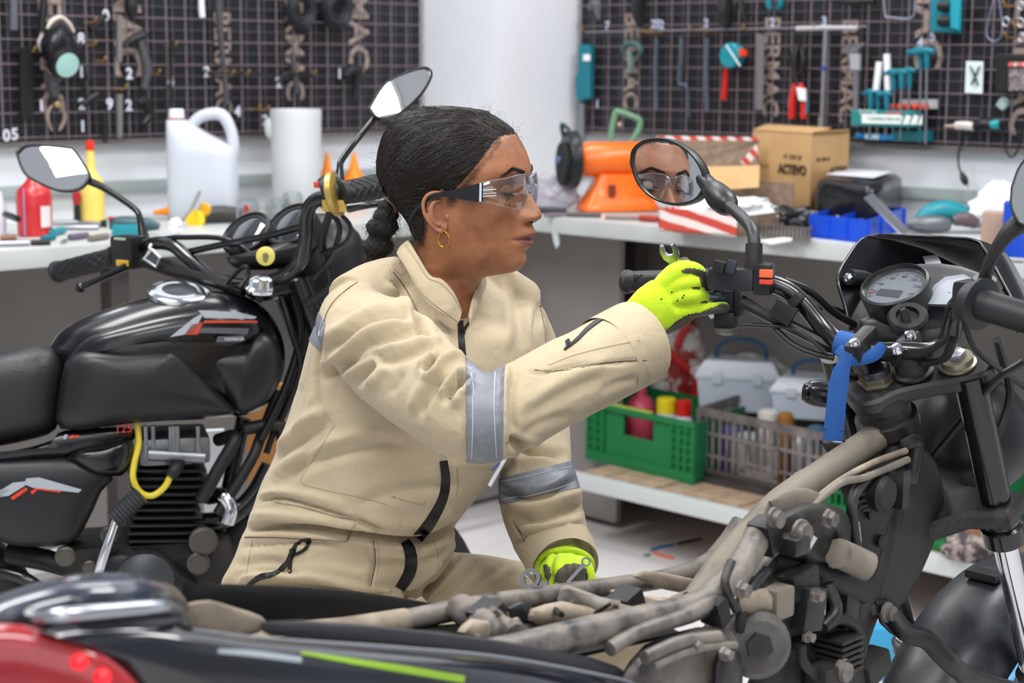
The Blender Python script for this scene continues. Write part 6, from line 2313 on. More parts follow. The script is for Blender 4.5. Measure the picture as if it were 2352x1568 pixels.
UPP = [(1060, 712, 2.350), (1043, 672, 2.345), (1016, 642, 2.345), (988, 632, 2.345), (961, 590, 2.365), (942, 560, 2.40), (938, 552, 2.45), (965, 555, 2.51), (1015, 568, 2.535), (1070, 592, 2.53), (1106, 618, 2.505), (1101, 645, 2.465), (1086, 687, 2.425), (1077, 724, 2.395)]
lo = spline([np.array(tuple(P(*a))) for a in LOW], 6)
up = spline([np.array(tuple(P(*a))) for a in UPP], 6)
vs, fs = [], []
NVc = 7
cen = P(1020, 650, 2.44)
for i, (a, c_) in enumerate(zip(lo, up)):
	for side in (0, 1):
		for k in range(NVc):
			f = k / (NVc - 1)
			p = Vector(a * (1 - f) + c_ * f)
			out = Vector((p.x - cen.x, p.y - cen.y, 0)).normalized()
			wob = .0022 * mnoise.noise(Vector((p.x * 45, p.y * 45, p.z * 20))) * math.sin(math.pi * f) + .004 * math.sin(math.pi * f) * (1 if i < 30 else .5)
			vs.append(p + out * (wob + (.0016 if side == 0 else -.0012)))
m = 2 * NVc
for i in range(len(lo) - 1):
	for k in range(NVc - 1):
		a = i * m + k
		fs.append((a, a + 1, a + m + 1, a + m))
		fs.append((a + NVc, a + NVc + m, a + NVc + m + 1, a + NVc + 1))
	fs.append((i * m + NVc - 1, i * m + 2 * NVc - 1, (i + 1) * m + 2 * NVc - 1, (i + 1) * m + NVc - 1))
	fs.append((i * m, (i + 1) * m, (i + 1) * m + NVc, i * m + NVc))
for i in (0, len(lo) - 1):
	for k in range(NVc - 1):
		a = i * m + k
		fs.append((a, a + NVc, a + NVc + 1, a + 1))
b = MB()
b.add(vs, fs)
obj('collar', b, m_cloth, person, 50)
b = MB()
b.tube([Vector(a * .12 + c_ * .88) + (Vector((a[0] - cen.x, a[1] - cen.y, 0)).normalized() * .0045) for a, c_ in list(zip(lo, up))[:32]], .0004, 4, 1)
b.tube([Vector(a * .9 + c_ * .1) + (Vector((a[0] - cen.x, a[1] - cen.y, 0)).normalized() * .0035) for a, c_ in list(zip(lo, up))[:32]], .0005, 4, 1)
o = obj('collar_stitching', b, m_stitch, person)
o['kind'] = 'stuff'
for A_, B_, C_, r0, r1 in ((P(1395, 823, 2.223), P(1462, 788, 2.257), P(1470, 784, 2.261), 101 * S(2.23), 101 * S(2.26)), (P(1279, 1262, 2.408), P(1296, 1298, 2.372), P(1298, 1303, 2.368), 88 * S(2.4), 84 * S(2.38))):
	ax = (B_ - A_).normalized()
	u = ax.cross(Z3).normalized()
	w = u.cross(ax)
	vs = []
	L_ = 40
	for p_, r_ in ((A_, r0), (A_ * .5 + B_ * .5, r0 * 1.01), (B_, r1), (C_, r1 * .98), (B_, r1 * .93), (A_ * .4 + B_ * .6, r1 * .86)):
		for i in range(L_):
			a = 2 * math.pi * i / L_
			wob = 1 + .03 * mnoise.noise(Vector((math.cos(a) * 2, math.sin(a) * 2, r_ * 90)))
			vs.append(p_ + (u * math.cos(a) + w * math.sin(a)) * (r_ * wob))
	fs = [(k * L_ + i, k * L_ + (i + 1) % L_, (k + 1) * L_ + (i + 1) % L_, (k + 1) * L_ + i) for k in range(5) for i in range(L_)]
	b = MB()
	b.add(vs, fs)
	obj('sleeve_cuff', b, m_cloth, person, 50)
for K, fx in ((K1, .02), (K2, -.05)):
	c = Vector((K.x + fx * 1.6, K.y + .03, 0))
	mbt = MB()
	mbt.tube([c + Z3 * .16, c + Z3 * .06], [.05, .052], 14, 2)
	mbt.tube([c + Z3 * .045 - Vector((.04, 0, 0)), c + Z3 * .045 + Vector((.08, -.01, 0)), c + Z3 * .04 + Vector((.17, -.02, 0))], [.045, .045, .04], 14, 3)
	Vb, Fb = remeshed(mbt, .006, 3)
	Vb[:, 2] = np.maximum(Vb[:, 2], .0)
	obj('boot', (list(map(tuple, Vb)), Fb), C('2a2523', .5), person)
p = P(720, 1470, 2.46)
t = thing('work_stool', 'low black round work stool under the mechanic', 'stool', (p.x, p.y, 0))
zt = .452
b = MB()
b.lathe((p.x, p.y, zt), Z3, [(0, .15), (.01, .165), (.04, .165), (.055, .15)], 28)
obj('seat', b, C('1d1d1f', .5), t)
for k in range(4):
	a = math.pi / 4 + k * math.pi / 2
	b = MB()
	b.tube([Vector((p.x + .1 * math.cos(a), p.y + .1 * math.sin(a), zt)), Vector((p.x + .17 * math.cos(a), p.y + .17 * math.sin(a), 0.0))], [.012, .012], 10, 1)
	obj('leg', b, C('55565a', .3, .8), t)
t = thing('pen', 'white pen with dark blue clip tucked by the left sleeve band', 'pen', P(1140, 1110, 2.36))
b = MB()
b.tube([P(1160, 1052, 2.37), P(1124, 1116, 2.36)], [.0032, .0032], 10, 1)
obj('barrel', b, C('dfe3ea', .3), t)
b = MB()
b.tube([P(1148, 1062, 2.364), P(1130, 1080, 2.36)], [.0014, .0014], 6, 1)
obj('clip', b, C('2d4f8c', .4), t)
# ------------------------------------------------------------ gloves
def glove_mat(name, c1, c2, dark=False):
	m = M(name, c1, .72 if not dark else .5, noise=(40, c2, .4, .7), sheen=.2 if not dark else 0)
	nt = m.node_tree
	b = nt.nodes['Principled BSDF']
	tc = nt.nodes.new('ShaderNodeTexCoord')
	w = nt.nodes.new('ShaderNodeTexWave')
	w.inputs['Scale'].default_value = 260 if not dark else 30
	w.inputs['Distortion'].default_value = 1.5
	w.bands_direction = 'Z'
	nt.links.new(tc.outputs['Object'], w.inputs['Vector'])
	bp = nt.nodes.new('ShaderNodeBump')
	bp.inputs['Strength'].default_value = .35 if not dark else .1
	bp.inputs['Distance'].default_value = .0015
	nt.links.new(w.outputs[0], bp.inputs['Height'])
	nt.links.new(bp.outputs[0], b.inputs['Normal'])
	return m
m_neon = glove_mat('neon_knit', 'c6e813', 'b4d60a')
m_coat = glove_mat('grey_palm_coating', '4f4c41', '3e3b33', True)
def glove(mb, voxel, polys, name, label, back_dark=True, side=None):
	Vg, Fg = remeshed(mb, voxel, 5, .5)
	Ng = vnormals(Vg, Fg)
	knit = np.array([mnoise.noise(Vector(v) * 60) for v in Vg])
	Vg = Vg + Ng * (knit * .0006)[:, None]
	cen_ = np.array([Vg[list(f)].mean(0) for f in Fg])
	nn_ = np.array([Ng[list(f)].mean(0) for f in Fg])
	vw = np.array(CAMP) - cen_
	vw /= np.linalg.norm(vw, axis=1, keepdims=True)
	pc = pix_np(cen_)
	dark = np.zeros(len(Fg), bool)
	fc = (nn_ * vw).sum(1)
	if back_dark:
		dark |= fc < -.05
	for pg in polys:
		dark |= (poly_sd(pc, pg) > 0)
	if side is not None:
		dark &= ~(poly_sd(pc, side) > 0) | (fc < -.05)
	o = obj(name, (list(map(tuple, Vg)), Fg), [m_neon, m_coat], person, sharp=0)
	o.data.polygons.foreach_set('material_index', dark.astype(np.int32))
	o['label'] = label
	return o, Vg, Fg
def pl(*a):
	return [P(x, y, Y) for x, y, Y in a]
mb = MB()
g0 = 2.262
px1 = S(2.27)
mb.tube(pl((1440, 765, 2.26), (1465, 742, 2.262), (1500, 712, 2.262), (1530, 690, 2.264)), [50 * px1, 53 * px1, 60 * px1, 60 * px1], 20, 5, flatness=(.62, (0, 1, 0)))
mb.tube(pl((1510, 690, g0), (1540, 655, g0), (1562, 632, g0)), [44 * px1, 34 * px1, 22 * px1], 16, 4, flatness=(.6, (0, 1, 0)))
mb.tube(pl((1510, 730, g0 + .006), (1555, 725, g0 + .004), (1590, 715, g0)), [46 * px1, 34 * px1, 18 * px1], 16, 4, flatness=(.6, (0, 1, 0)))
mb.tube(pl((1500, 700, g0), (1560, 680, g0)), [55 * px1, 40 * px1], 16, 4, flatness=(.5, (0, 1, 0)))
fr = 17 * px1
fing = [
	[(1530, 650, g0), (1558, 622, g0 - .004), (1592, 618, g0), (1611, 634, g0 + .014), (1612, 650, g0 + .032), (1596, 652, g0 + .044)],
	[(1530, 668, g0), (1562, 651, g0 - .006), (1594, 649, g0 - .004), (1606, 655, g0 + .010), (1604, 664, g0 + .028), (1590, 668, g0 + .04)],
	[(1530, 688, g0), (1566, 681, g0 - .006), (1600, 680, g0 - .006), (1616, 684, g0 + .008), (1612, 692, g0 + .026), (1598, 696, g0 + .036)],
	[(1535, 715, g0), (1580, 713, g0), (1615, 710, g0 - .004), (1643, 707, g0 - .006), (1664, 706, g0 - .002), (1668, 707, g0)],
]
rads = [(24, 21, 18.5, 17, 16, 14), (24, 19, 17, 16.5, 15, 14), (24, 19, 17, 16.5, 15, 14), (24, 19, 15.5, 14.5, 14, 11)]
for f_, r_ in zip(fing, rads):
	mb.tube([P(*a) for a in f_], [x * px1 for x in r_], 14, 4)
	mb.ball(P(*f_[-1]), r_[-1] * px1, nu=12, nv=8)
mb.tube(pl((1495, 690, 2.28), (1525, 645, 2.298), (1552, 615, 2.302), (1573, 603, 2.300)), [24 * px1, 20 * px1, 17 * px1, 14 * px1], 14, 4)
mb.ball(P(1573, 603, 2.30), 14 * px1, nu=12, nv=8)
DP = [[(1480, 806), (1500, 786), (1525, 762), (1552, 738), (1580, 722), (1612, 716), (1645, 702), (1658, 697), (1690, 695), (1690, 740), (1600, 790), (1500, 815)],
      [(1562, 622), (1574, 617), (1598, 617), (1614, 621), (1632, 628), (1632, 662), (1612, 660), (1606, 636), (1590, 630), (1572, 629)],
      [(1588, 659), (1598, 657), (1610, 660), (1608, 665), (1592, 664)], [(1608, 693), (1620, 690), (1626, 691), (1624, 697), (1610, 697)], [(1556, 570), (1590, 570), (1590, 597), (1560, 597)]]
gl1, VG1, FG1 = glove(mb, .0019, DP, 'glove', 'neon yellow glove with grey palm on the handlebar grip')
b = MB()
for x_, y_ in ((1519, 687), (1543, 671), (1556, 690), (1568, 683), (1571, 678)):
	h, n_ = hit(x_, y_, BVHTree.FromPolygons([Vector(v) for v in VG1], FG1))
	if h:
		b.ball(h, (.0012, .0008, .0012))
o = obj('grease_specks', b, C('2a2410', .6), person)
o['kind'] = 'stuff'
mb = MB()
g1 = 2.345
p2 = S(2.35)
mb.tube(pl((1290, 1268, 2.40), (1300, 1290, 2.375), (1303, 1308, 2.355)), [44 * p2, 46 * p2, 46 * p2], 20, 4)
mb.ball(P(1300, 1300, 2.352), (46 * p2, 34 * p2, 34 * p2), nu=24, nv=14)
mb.tube(pl((1333, 1280, 2.36), (1350, 1310, 2.35), (1352, 1345, 2.345), (1345, 1362, 2.345)), [16 * p2, 17 * p2, 15 * p2, 12 * p2], 12, 4)
f2 = [
	[(1272, 1282, 2.345), (1262, 1305, 2.322), (1262, 1330, 2.318), (1268, 1350, 2.322)],
	[(1290, 1282, 2.338), (1284, 1302, 2.305), (1290, 1325, 2.300), (1300, 1338, 2.318)],
	[(1310, 1282, 2.338), (1308, 1302, 2.303), (1311, 1324, 2.300), (1314, 1338, 2.318)],
	[(1330, 1286, 2.340), (1331, 1304, 2.307), (1332, 1324, 2.304), (1330, 1338, 2.318)],
]
for f_, r_ in zip(f2, ((16, 15, 13, 9), (16, 15, 14, 12), (16, 15, 14, 12), (15, 14, 13, 11))):
	mb.tube([P(*a) for a in f_], [x * p2 for x in r_], 14, 4)
mb.tube(pl((1262, 1292, 2.36), (1251, 1312, 2.345), (1256, 1336, 2.335), (1270, 1352, 2.325)), [15 * p2, 14 * p2, 12 * p2, 9 * p2], 12, 4)
DP2 = [[(1247, 1298), (1256, 1295), (1263, 1304), (1266, 1322), (1260, 1338), (1252, 1326)],
       [(1272, 1345), (1274, 1322), (1282, 1308), (1298, 1296), (1318, 1293), (1336, 1296), (1348, 1308), (1350, 1325), (1344, 1352), (1300, 1362)]]
gl2, VG2, FG2 = glove(mb, .0019, DP2, 'glove', 'neon yellow glove with dark fingertips resting on the thigh', back_dark=False)
c = P(1297, 1300, 2.372)
ux = Vector((1, 0, 0))
uy = Vector((0, -.55, .83))
b = MB()
rp = [c + ux * (66 * p2 * math.cos(a)) + uy * (62 * p2 * math.sin(a)) for a in np.linspace(0, 2 * math.pi, 25)]
b.tube(rp, [7.5 * p2] * 25, 12, 2, cap=False)
nn2 = ux.cross(uy).normalized()
rg = []
for f, rr_ in ((0, 60), (.5, 54), (1, 46)):
	rg.append([c - nn2 * 0 + Vector((0, -.010 * f, 0)) + ux * (rr_ * p2 * math.cos(a)) + uy * ((rr_ - 2) * p2 * math.sin(a)) for a in np.linspace(0, 2 * math.pi, 33)[:-1]])
b.loft(rg)
obj('glove_cuff', b, m_neon, person)
def spanner(A, B, w, name, label, ring_at_A=True, face=None, open_at=True, scale=1.0):
	t = thing(name, label, 'spanner', A)
	A, B = Vector(A), Vector(B)
	d = (B - A).normalized()
	f = Vector(face).normalized() if face else Vector((0, -1, 0))
	f = (f - d * f.dot(d)).normalized()
	s_ = d.cross(f)
	m_cr = C('b4b7bd', .28, 1.0)
	b = MB()
	b.slab([A + d * (w * 1.0) + s_ * (w * .42), B - d * w + s_ * (w * .36), B - d * w - s_ * (w * .36), A + d * (w * 1.0) - s_ * (w * .42)], f * (w * .35), w * .08)
	obj('shank', b, m_cr, t)
	if ring_at_A:
		b = MB()
		n = 28
		R1, R2 = w, w * .66
		vs, fs = [], []
		for z_ in (-.28, .5):
			for rr_ in (R1, R2):
				for i in range(n):
					a = 2 * math.pi * i / n
					k = rr_ * (1 - (.07 if (rr_ == R2 and i % 2) else 0))
					vs.append(A + (d * math.cos(a) + s_ * math.sin(a)) * k + f * (w * z_))
		for i in range(n):
			j = (i + 1) % n
			fs += [(i, j, 2 * n + j, 2 * n + i), (n + i, 3 * n + i, 3 * n + j, n + j), (i, n + i, n + j, j), (2 * n + i, 2 * n + j, 3 * n + j, 3 * n + i)]
		b.add(vs, fs)
		obj('ring', b, m_cr, t)
	if open_at:
		b = MB()
		o2 = [(-1.1, -.35), (-.4, -.9), (.5, -1.05), (1.35, -.75), (1.25, -.42), (.35, -.48), (.0, -.2), (.0, .2), (.35, .48), (1.25, .42), (1.35, .75), (.5, 1.05), (-.4, .9), (-1.1, .35)]
		ca, sa = math.cos(.26), math.sin(.26)
		b.slab([B + (d * (x * ca - y_ * sa) + s_ * (x * sa + y_ * ca)) * w for x, y_ in o2], f * (w * .42), w * .06)
		obj('open_jaw', b, m_cr, t)
	return t
spanner(P(1652, 742, 2.335), P(1541, 582, 2.30), .0125, 'combination_spanner', 'chrome spanner held upright behind the glove on the grip', ring_at_A=False, face=(-.55, -.7, .2))
spanner(P(1221, 1331, 2.31), P(1280, 1356, 2.29), .0145, 'combination_spanner', 'chrome ring spanner lying left of the fist on the thigh', True, (.35, -.9, .25), open_at=False)
spanner(P(1346, 1290, 2.285), P(1296, 1345, 2.285), .0065, 'small_spanner', 'small dark chrome spanner held slanting in the resting fist', True, (.5, -.4, .75), open_at=False)
# ------------------------------------------------------------ motorcycles: shared tools
m_gloss = M('black_gloss_paint', '0b0c10', .27, coat=.25)
m_matte = M('black_matte_plastic', '191a1c', .38)
m_blackm = M('black_enamel_tube', '0e0f11', .22, coat=.3)
m_rub = M('black_rubber', '17171a', .55, bump=(90, .2))
m_chrome = C('d4d7dc', .1, 1.0)
m_alu = M('cast_aluminium', '8f9298', .38, .8, noise=(30, '6d6f75', .4, .7))
m_dust = M('dusty_frame_paint', '776f64', .6, .1, noise=(9, '2d2d31', .5, .76, .3), bump=(60, .25))
m_dust2 = M('dusty_dark_metal', '302e2b', .6, .2, noise=(16, '151515', .4, .68, .35), bump=(60, .3))
m_dirt = M('dirty_black_plastic', '1a1a1c', .42, noise=(22, '4b4844', .52, .78, .7), bump=(40, .15))
m_rail = M('grimy_frame_paint', '78716a', .55, .15, noise=(20, '2a2a2d', .44, .70, .3), bump=(70, .35))
m_cable = M('cable_sheath', '121214', .4)
m_pale = M('dried_mud_plastic', '958878', .8, noise=(18, '6b6055', .4, .7), bump=(50, .3))
m_mirror = C('e9edf0', .02, 1.0)
def puff(poly, fn, o0, bulge, o1, p=2.4, nr=7, sm=4, cen=None, mb=None):
	"""rounded solid over a smoothed pixel outline; front bulges from o0 by bulge, back flat (or bulging) at o1"""
	pl_ = spline([np.array(a, float) for a in list(poly) + [poly[0]]], sm)[:-1] if sm > 1 else [np.array(a, float) for a in poly]
	c = np.mean(pl_, 0) if cen is None else np.array(cen, float)
	n = len(pl_)
	rings = []
	bb = bulge if not isinstance(bulge, tuple) else bulge[0]
	b2 = 0 if not isinstance(bulge, tuple) else bulge[1]
	for j in range(nr, 0, -1):
		s_ = (j / nr) ** .5 if False else math.sin(math.pi / 2 * j / nr)
		f = (1 - (s_ * .985) ** p) ** (1 / p)
		rings.append([fn(*(c + (q - c) * s_), o1 - b2 * f) for q in pl_])
	rings = rings[::-1]
	fr = []
	for j in range(nr, 0, -1):
		s_ = math.sin(math.pi / 2 * j / nr)
		f = (1 - (s_ * .985) ** p) ** (1 / p)
		fr.append([fn(*(c + (q - c) * s_), o0 + bb * f) for q in pl_])
	b = mb or MB()
	b.loft(rings + fr)
	return b
def tubes(fn, pts, r, b=None, n=10, sm=6):
	"""pts (px,py,off); r metres"""
	b = b or MB()
	return b.tube([fn(*a) for a in pts], r, n, sm)
def surf(o, name, b, m, **k):
	return obj(name, b, m, o, **k)
def sub(o, name, b, m):
	return obj(name, b, m, o)
def mirror(t, poly, fn_plane, nrm, rad, depth, label=None):
	"""glass polygon on a plane (convex), rim and back shell"""
	p0 = fn_plane
	nrm = Vector(nrm).normalized()
	pl_ = [PP(x, y, p0, nrm) for x, y in [tuple(a) for a in spline([np.array(a, float) for a in list(poly) + [poly[0]]], 4)[:-1]]]
	c = sum(pl_, Vector()) / len(pl_)
	rings = []
	for s_ in (.04, .25, .5, .75, .93):
		rg = []
		for q in pl_:
			d = (q - c) * s_
			sag = d.length ** 2 / (2 * rad)
			rg.append(c + d - nrm * sag)
		rings.append(rg)
	b = MB()
	b.loft(rings[::-1] , closed_ends=False)
	n = len(pl_)
	b.f.append(tuple(range(4 * n, 5 * n)))
	g = obj('mirror_glass', b, m_mirror, t, sharp=0)
	b = MB()
	sh = []
	for s_, d_ in ((.925, -.003), (.95, .003), (1.0, .003), (1.03, -.004), (1.0, -.4 * depth), (.8, -.8 * depth), (.4, -depth), (.05, -1.02 * depth)):
		sh.append([c + (q - c) * s_ + nrm * d_ for q in pl_])
	b.loft(sh, closed_ends=False)
	obj('mirror_shell', b, m_matte, t)
	return c
# ------------------------------------------------------------ the complete black motorcycle behind the mechanic
H2 = Vector((.966, .259, 0))
N2 = Vector((-.259, .966, 0))
O2 = P(380, 800, 3.1)
def B2(px, py, off=0.0):
	return PP(px, py, O2 - N2 * off, N2)
t2 = thing('motorcycle', 'shiny black motorcycle with red-striped decals standing behind the mechanic', 'motorcycle', (B2(380, 1200).x, B2(380, 1200).y, 0))
b = puff([(108, 800), (150, 752), (250, 708), (350, 680), (440, 668), (520, 670), (590, 694), (636, 745), (655, 815), (640, 885), (590, 945), (470, 962), (300, 968), (150, 975), (125, 900)], B2, 0, (.135, .135), 0, 2.5, 9, 4)
tank = surf(t2, 'fuel_tank', b, m_gloss)
b = MB()
c = B2(412, 687, .0) + Z3 * .0
b.lathe(B2(412, 688, .045) + Z3 * .004, Vector((.1, -.22, .95)), [(0, .050), (.004, .056), (.012, .056), (.015, .050), (.015, .040)], 32)
fc = surf(t2, 'filler_ring', b, m_chrome)
b = MB()
b.lathe(B2(412, 688, .045) + Z3 * .006, Vector((.1, -.22, .95)), [(0, .041), (.010, .041), (.013, .034), (.0135, .01)], 28)
sub(fc, 'filler_cap', b, C('4d5256', .25, .8))
b = puff([(150, 830), (190, 806), (280, 806), (380, 798), (412, 806), (455, 850), (500, 900), (540, 945), (470, 958), (300, 972), (140, 985), (135, 900)], B2, .095, .062, .05, 2.8, 7, 3)
surf(t2, 'tank_shroud', b, m_matte)
b = puff([(150, 825), (200, 775), (300, 740), (420, 715), (520, 712), (585, 735), (600, 760), (560, 800), (430, 810), (380, 795), (280, 802), (190, 806)], B2, .098, .040, .05, 2.2, 7, 3)
surf(t2, 'tank_cowl', b, m_gloss)
b = puff([(560, 800), (600, 762), (640, 790), (648, 850), (620, 915), (560, 950), (530, 930), (480, 860), (440, 812)], B2, .088, .045, .04, 2.6, 6, 3)
surf(t2, 'side_scoop', b, m_matte)
TB = BVHTree.FromPolygons([Vector(v) for v in b.v], b.f)
def decal(t, polys, fn, off, th=.0012):
	for pg, m, nm in polys:
		b_ = MB()
		base = [fn(x, y, off) for x, y in pg]
		b_.slab(base, (fn(pg[0][0], pg[0][1], off + th) - base[0]))
		surf(t, nm, b_, m)
m_dw, m_dr, m_dg = C('9fa6ad', .35), C('b4402a', .35), C('5a5e66', .3, .4)
decal(t2, [([(455, 712), (545, 716), (590, 727), (585, 732), (470, 730)], m_dw, 'decal'), ([(470, 735), (590, 736), (592, 741), (466, 742)], m_dr, 'decal'),
           ([(462, 752), (572, 754), (568, 768), (456, 764)], m_dg, 'decal'), ([(445, 730), (470, 716), (442, 765), (390, 774)], m_dw, 'decal'), ([(440, 745), (466, 740), (455, 768), (424, 768)], m_dr, 'decal'),
           ([(500, 772), (562, 770), (556, 785), (496, 786)], m_dg, 'decal')], B2, .1425)
text_mesh('YAMAHA', .0085, C('c8ccd2', .4), 'lettering', frame4(B2(538, 779, .1455), H2, -N2), .0005, t2)
b = puff([(-140, 860), (-40, 815), (30, 797), (95, 792), (132, 808), (150, 850), (146, 910), (128, 985), (60, 1012), (-40, 1030), (-140, 1040)], B2, 0, (.135, .135), 0, 3.2, 8, 3)
surf(t2, 'seat', b, M('seat_vinyl', '202124', .42, bump=(240, .25)))
b = puff([(-140, 1050), (30, 1034), (120, 1010), (150, 988), (300, 982), (306, 1010), (250, 1040), (100, 1055), (-140, 1075)], B2, .09, .030, .02, 2.6, 6, 3)
surf(t2, 'tail_panel', b, m_gloss)
b = puff([(-140, 1060), (60, 1050), (190, 1050), (260, 1090), (232, 1130), (205, 1190), (160, 1248), (40, 1254), (-20, 1235), (-140, 1215)], B2, .085, .045, .02, 3.2, 6, 3)
surf(t2, 'side_cover', b, m_matte)
b = puff([(150, 1050), (178, 1032), (240, 1022), (300, 1008), (304, 1050), (280, 1092), (220, 1092), (176, 1070)], B2, .10, .038, .05, 2.4, 6, 3)
surf(t2, 'side_nose', b, m_gloss)
b = puff([(-80, 1092), (60, 1106), (150, 1110), (186, 1124), (170, 1150), (150, 1172), (120, 1180), (-80, 1170)], B2, .123, .006, .11, 3, 4, 2)
surf(t2, 'cover_inset', b, C('23262a', .2))
decal(t2, [([(-10, 1132), (30, 1108), (66, 1104), (56, 1116), (20, 1138), (-10, 1142)], m_dw, 'decal'), ([(60, 1098), (90, 1096), (188, 1124), (180, 1131), (76, 1120), (56, 1112)], m_dw, 'decal'), ([(-80, 1150), (-12, 1150), (24, 1124), (-10, 1124), (-80, 1126)], m_dw, 'decal'), ([(24, 1142), (60, 1118), (64, 1124), (30, 1148)], C('d23a22', .3), 'decal'),
           ([(70, 1128), (84, 1120), (140, 1128), (138, 1131), (86, 1124), (74, 1136)], C('d23a22', .3), 'decal'), ([(148, 998), (156, 997), (152, 1008), (145, 1009)], m_dw, 'decal'), ([(160, 1000), (170, 998), (168, 1006), (160, 1008)], C('d23a22', .3), 'decal'), ([(172, 1000), (182, 998), (178, 1004), (172, 1006)], C('d23a22', .3), 'decal')], B2, .1335)
text_mesh('125', .020, C('c43a2a', .4), 'lettering', frame4(B2(284, 985, .1225), H2, -N2), .0005, t2)
b = MB()
E0 = B2(398, 1024, .0)
RE = Matrix((H2, N2, Z3)).transposed()
b.box(B2(396, 1020, .03), (.125, .13, .05), RE, .012)
hd = surf(t2, 'cylinder_head', b, m_alu)
for x in (335, 352, 392, 400, 408, 455):
	b = MB()
	b.box(B2(x, 1012, .098), (.007, .012, .055), RE, .002)
	sub(hd, 'head_fin', b, m_alu)
b = MB()
b.tube([B2(340, 1042, .10), B2(470, 1050, .10)], .012, 10, 1)
sub(hd, 'head_flange', b, m_alu)
b = MB()
b.box(B2(386, 1140, .01), (.09, .10, .145), RE, .01)
cy = surf(t2, 'cylinder', b, m_dust2)
for i in range(10):
	y = 1060 + i * 17.5
	b = MB()
	b.box(B2(386 - i * 1.2, y, .015), (.125 + .012 * math.sin(i), .155, .0045), RE @ Matrix.Rotation(R(3), 3, 'Y'), .001)
	sub(cy, 'cooling_fin', b, C('2a2a2c', .35, .5))
b = MB()
b.box(B2(340, 1300, .0), (.30, .16, .13), RE, .03)
surf(t2, 'crankcase', b, m_dust2)
b = puff([(222, 1290), (262, 1262), (330, 1262), (395, 1285), (440, 1320), (455, 1350), (440, 1400), (230, 1400)], B2, .07, .05, .0, 2.6, 6, 3)
surf(t2, 'clutch_cover', b, m_dirt)
b = MB()
b.lathe(B2(330, 1330, .10), -N2, [(0, .055), (.02, .052), (.03, .035), (.032, .01)], 24)
surf(t2, 'clutch_boss', b, C('4a4d52', .35, .5))
for x, y, r_ in ((150, 1275, .014), (205, 1300, .010), (250, 1225, .012), (455, 1290, .016), (466, 1240, .02)):
	b = MB()
	b.lathe(B2(x, y, .10), -N2, [(0, r_ * 1.3), (.01, r_ * 1.3), (.012, r_), (.018, r_)], 12)
	surf(t2, 'bolt', b, C('55524c', .4, .5))
b = tubes(B2, [(222, 1330, .16), (240, 1270, .17), (262, 1205, .165), (268, 1190, .16)], [.010, .009, .008, .008])
kl = surf(t2, 'kick_lever', b, m_chrome)
b = MB()
pp = [B2(262 + 60 * f, 1192 - 56 * f, .16) for f in np.linspace(0, 1, 19)]
b.tube(pp, [.015 if i % 2 else .0185 for i in range(19)], 14, 1)
sub(kl, 'kick_rubber', b, C('3a3b3e', .5))
b = tubes(B2, [(316, 975, .10), (318, 1020, .11), (308, 1065, .115), (306, 1100, .12), (322, 1130, .12), (350, 1138, .12), (378, 1118, .12), (392, 1092, .12)], .0058)
surf(t2, 'spark_lead', b, C('d6c23c', .35))
b = tubes(B2, [(390, 1096, .12), (404, 1076, .115), (418, 1060, .10)], [.010, .012, .008])
surf(t2, 'plug_cap', b, m_rub)
for pts_, r_, nm, m_ in (([(500, 1010, .05), (540, 1005, .09), (500, 1080, .10), (462, 1150, .10)], .012, 'hose', m_rub),
                     ([(478, 1140, .05), (510, 1138, .08), (530, 1165, .09), (520, 1200, .09)], .015, 'header_pipe', m_chrome),
                     ([(560, 960, .02), (530, 1100, .02), (500, 1240, .02), (470, 1330, .02)], .014, 'down_tube', m_blackm),
                     ([(450, 1200, .06), (520, 1190, .08), (580, 1140, .08), (620, 1070, .08)], .017, 'crash_bar', m_blackm),
                     ([(640, 900, .02), (600, 1000, .06), (575, 1060, .08), (500, 1180, .09)], .010, 'hose', m_rub),
                     ([(660, 640, .05), (690, 760, .06), (660, 880, .07), (600, 1010, .08)], .008, 'cable', m_cable),
                     ([(640, 660, .07), (670, 760, .09), (690, 850, .08), (640, 980, .06)], .006, 'cable', m_cable),
                     ([(700, 650, .04), (705, 760, .06), (650, 930, .05), (612, 1040, .05)], .006, 'cable', m_cable),
                     ([(560, 985, .06), (640, 975, .06), (650, 1010, .06)], .012, 'bracket', m_dust2),
                     ([(20, 1270, .02), (120, 1290, .05), (240, 1330, .06)], .02, 'swing_arm', m_dust2),
                     ([(-60, 1300, .06), (60, 1330, .10), (140, 1400, .10), (260, 1440, .10)], .012, 'frame_tube', m_blackm),
                     ([(560, 1290, .0), (585, 1190, .0), (600, 1120, .0)], .02, 'fork_leg', m_chrome)):
	surf(t2, nm, tubes(B2, pts_, r_), m_)
b = MB()
rim = [B2(470, 1480, -.0) + Vector((H2.x * .30 * math.cos(a), H2.y * .30 * math.cos(a), .30 * math.sin(a))) + H2 * .42 for a in np.linspace(0, 2 * math.pi, 41)]
cw = B2(-230, 1500, .0)
for nm, cx, in (('wheel', B2(640, 1400, 0) + H2 * .10), ('wheel', B2(-120, 1400, 0) - H2 * .12)):
	cx = Vector((cx.x, cx.y, .30))
	b = MB()
	b.tube([cx + (H2 * math.cos(a) + Z3 * math.sin(a)) * .262 for a in np.linspace(0, 2 * math.pi, 49)], .036, 12, 1, cap=False)
	w_ = surf(t2, nm, b, m_rub)
	b = MB()
	b.tube([cx + (H2 * math.cos(a) + Z3 * math.sin(a)) * .222 for a in np.linspace(0, 2 * math.pi, 41)], .012, 8, 1, cap=False)
	sub(w_, 'rim', b, m_alu)
	for k in range(6):
		a = k * math.pi / 3
		b = MB()
		b.tube([cx, cx + (H2 * math.cos(a) + Z3 * math.sin(a)) * .222], [.018, .010], 8, 1)
		sub(w_, 'spoke', b, m_alu)
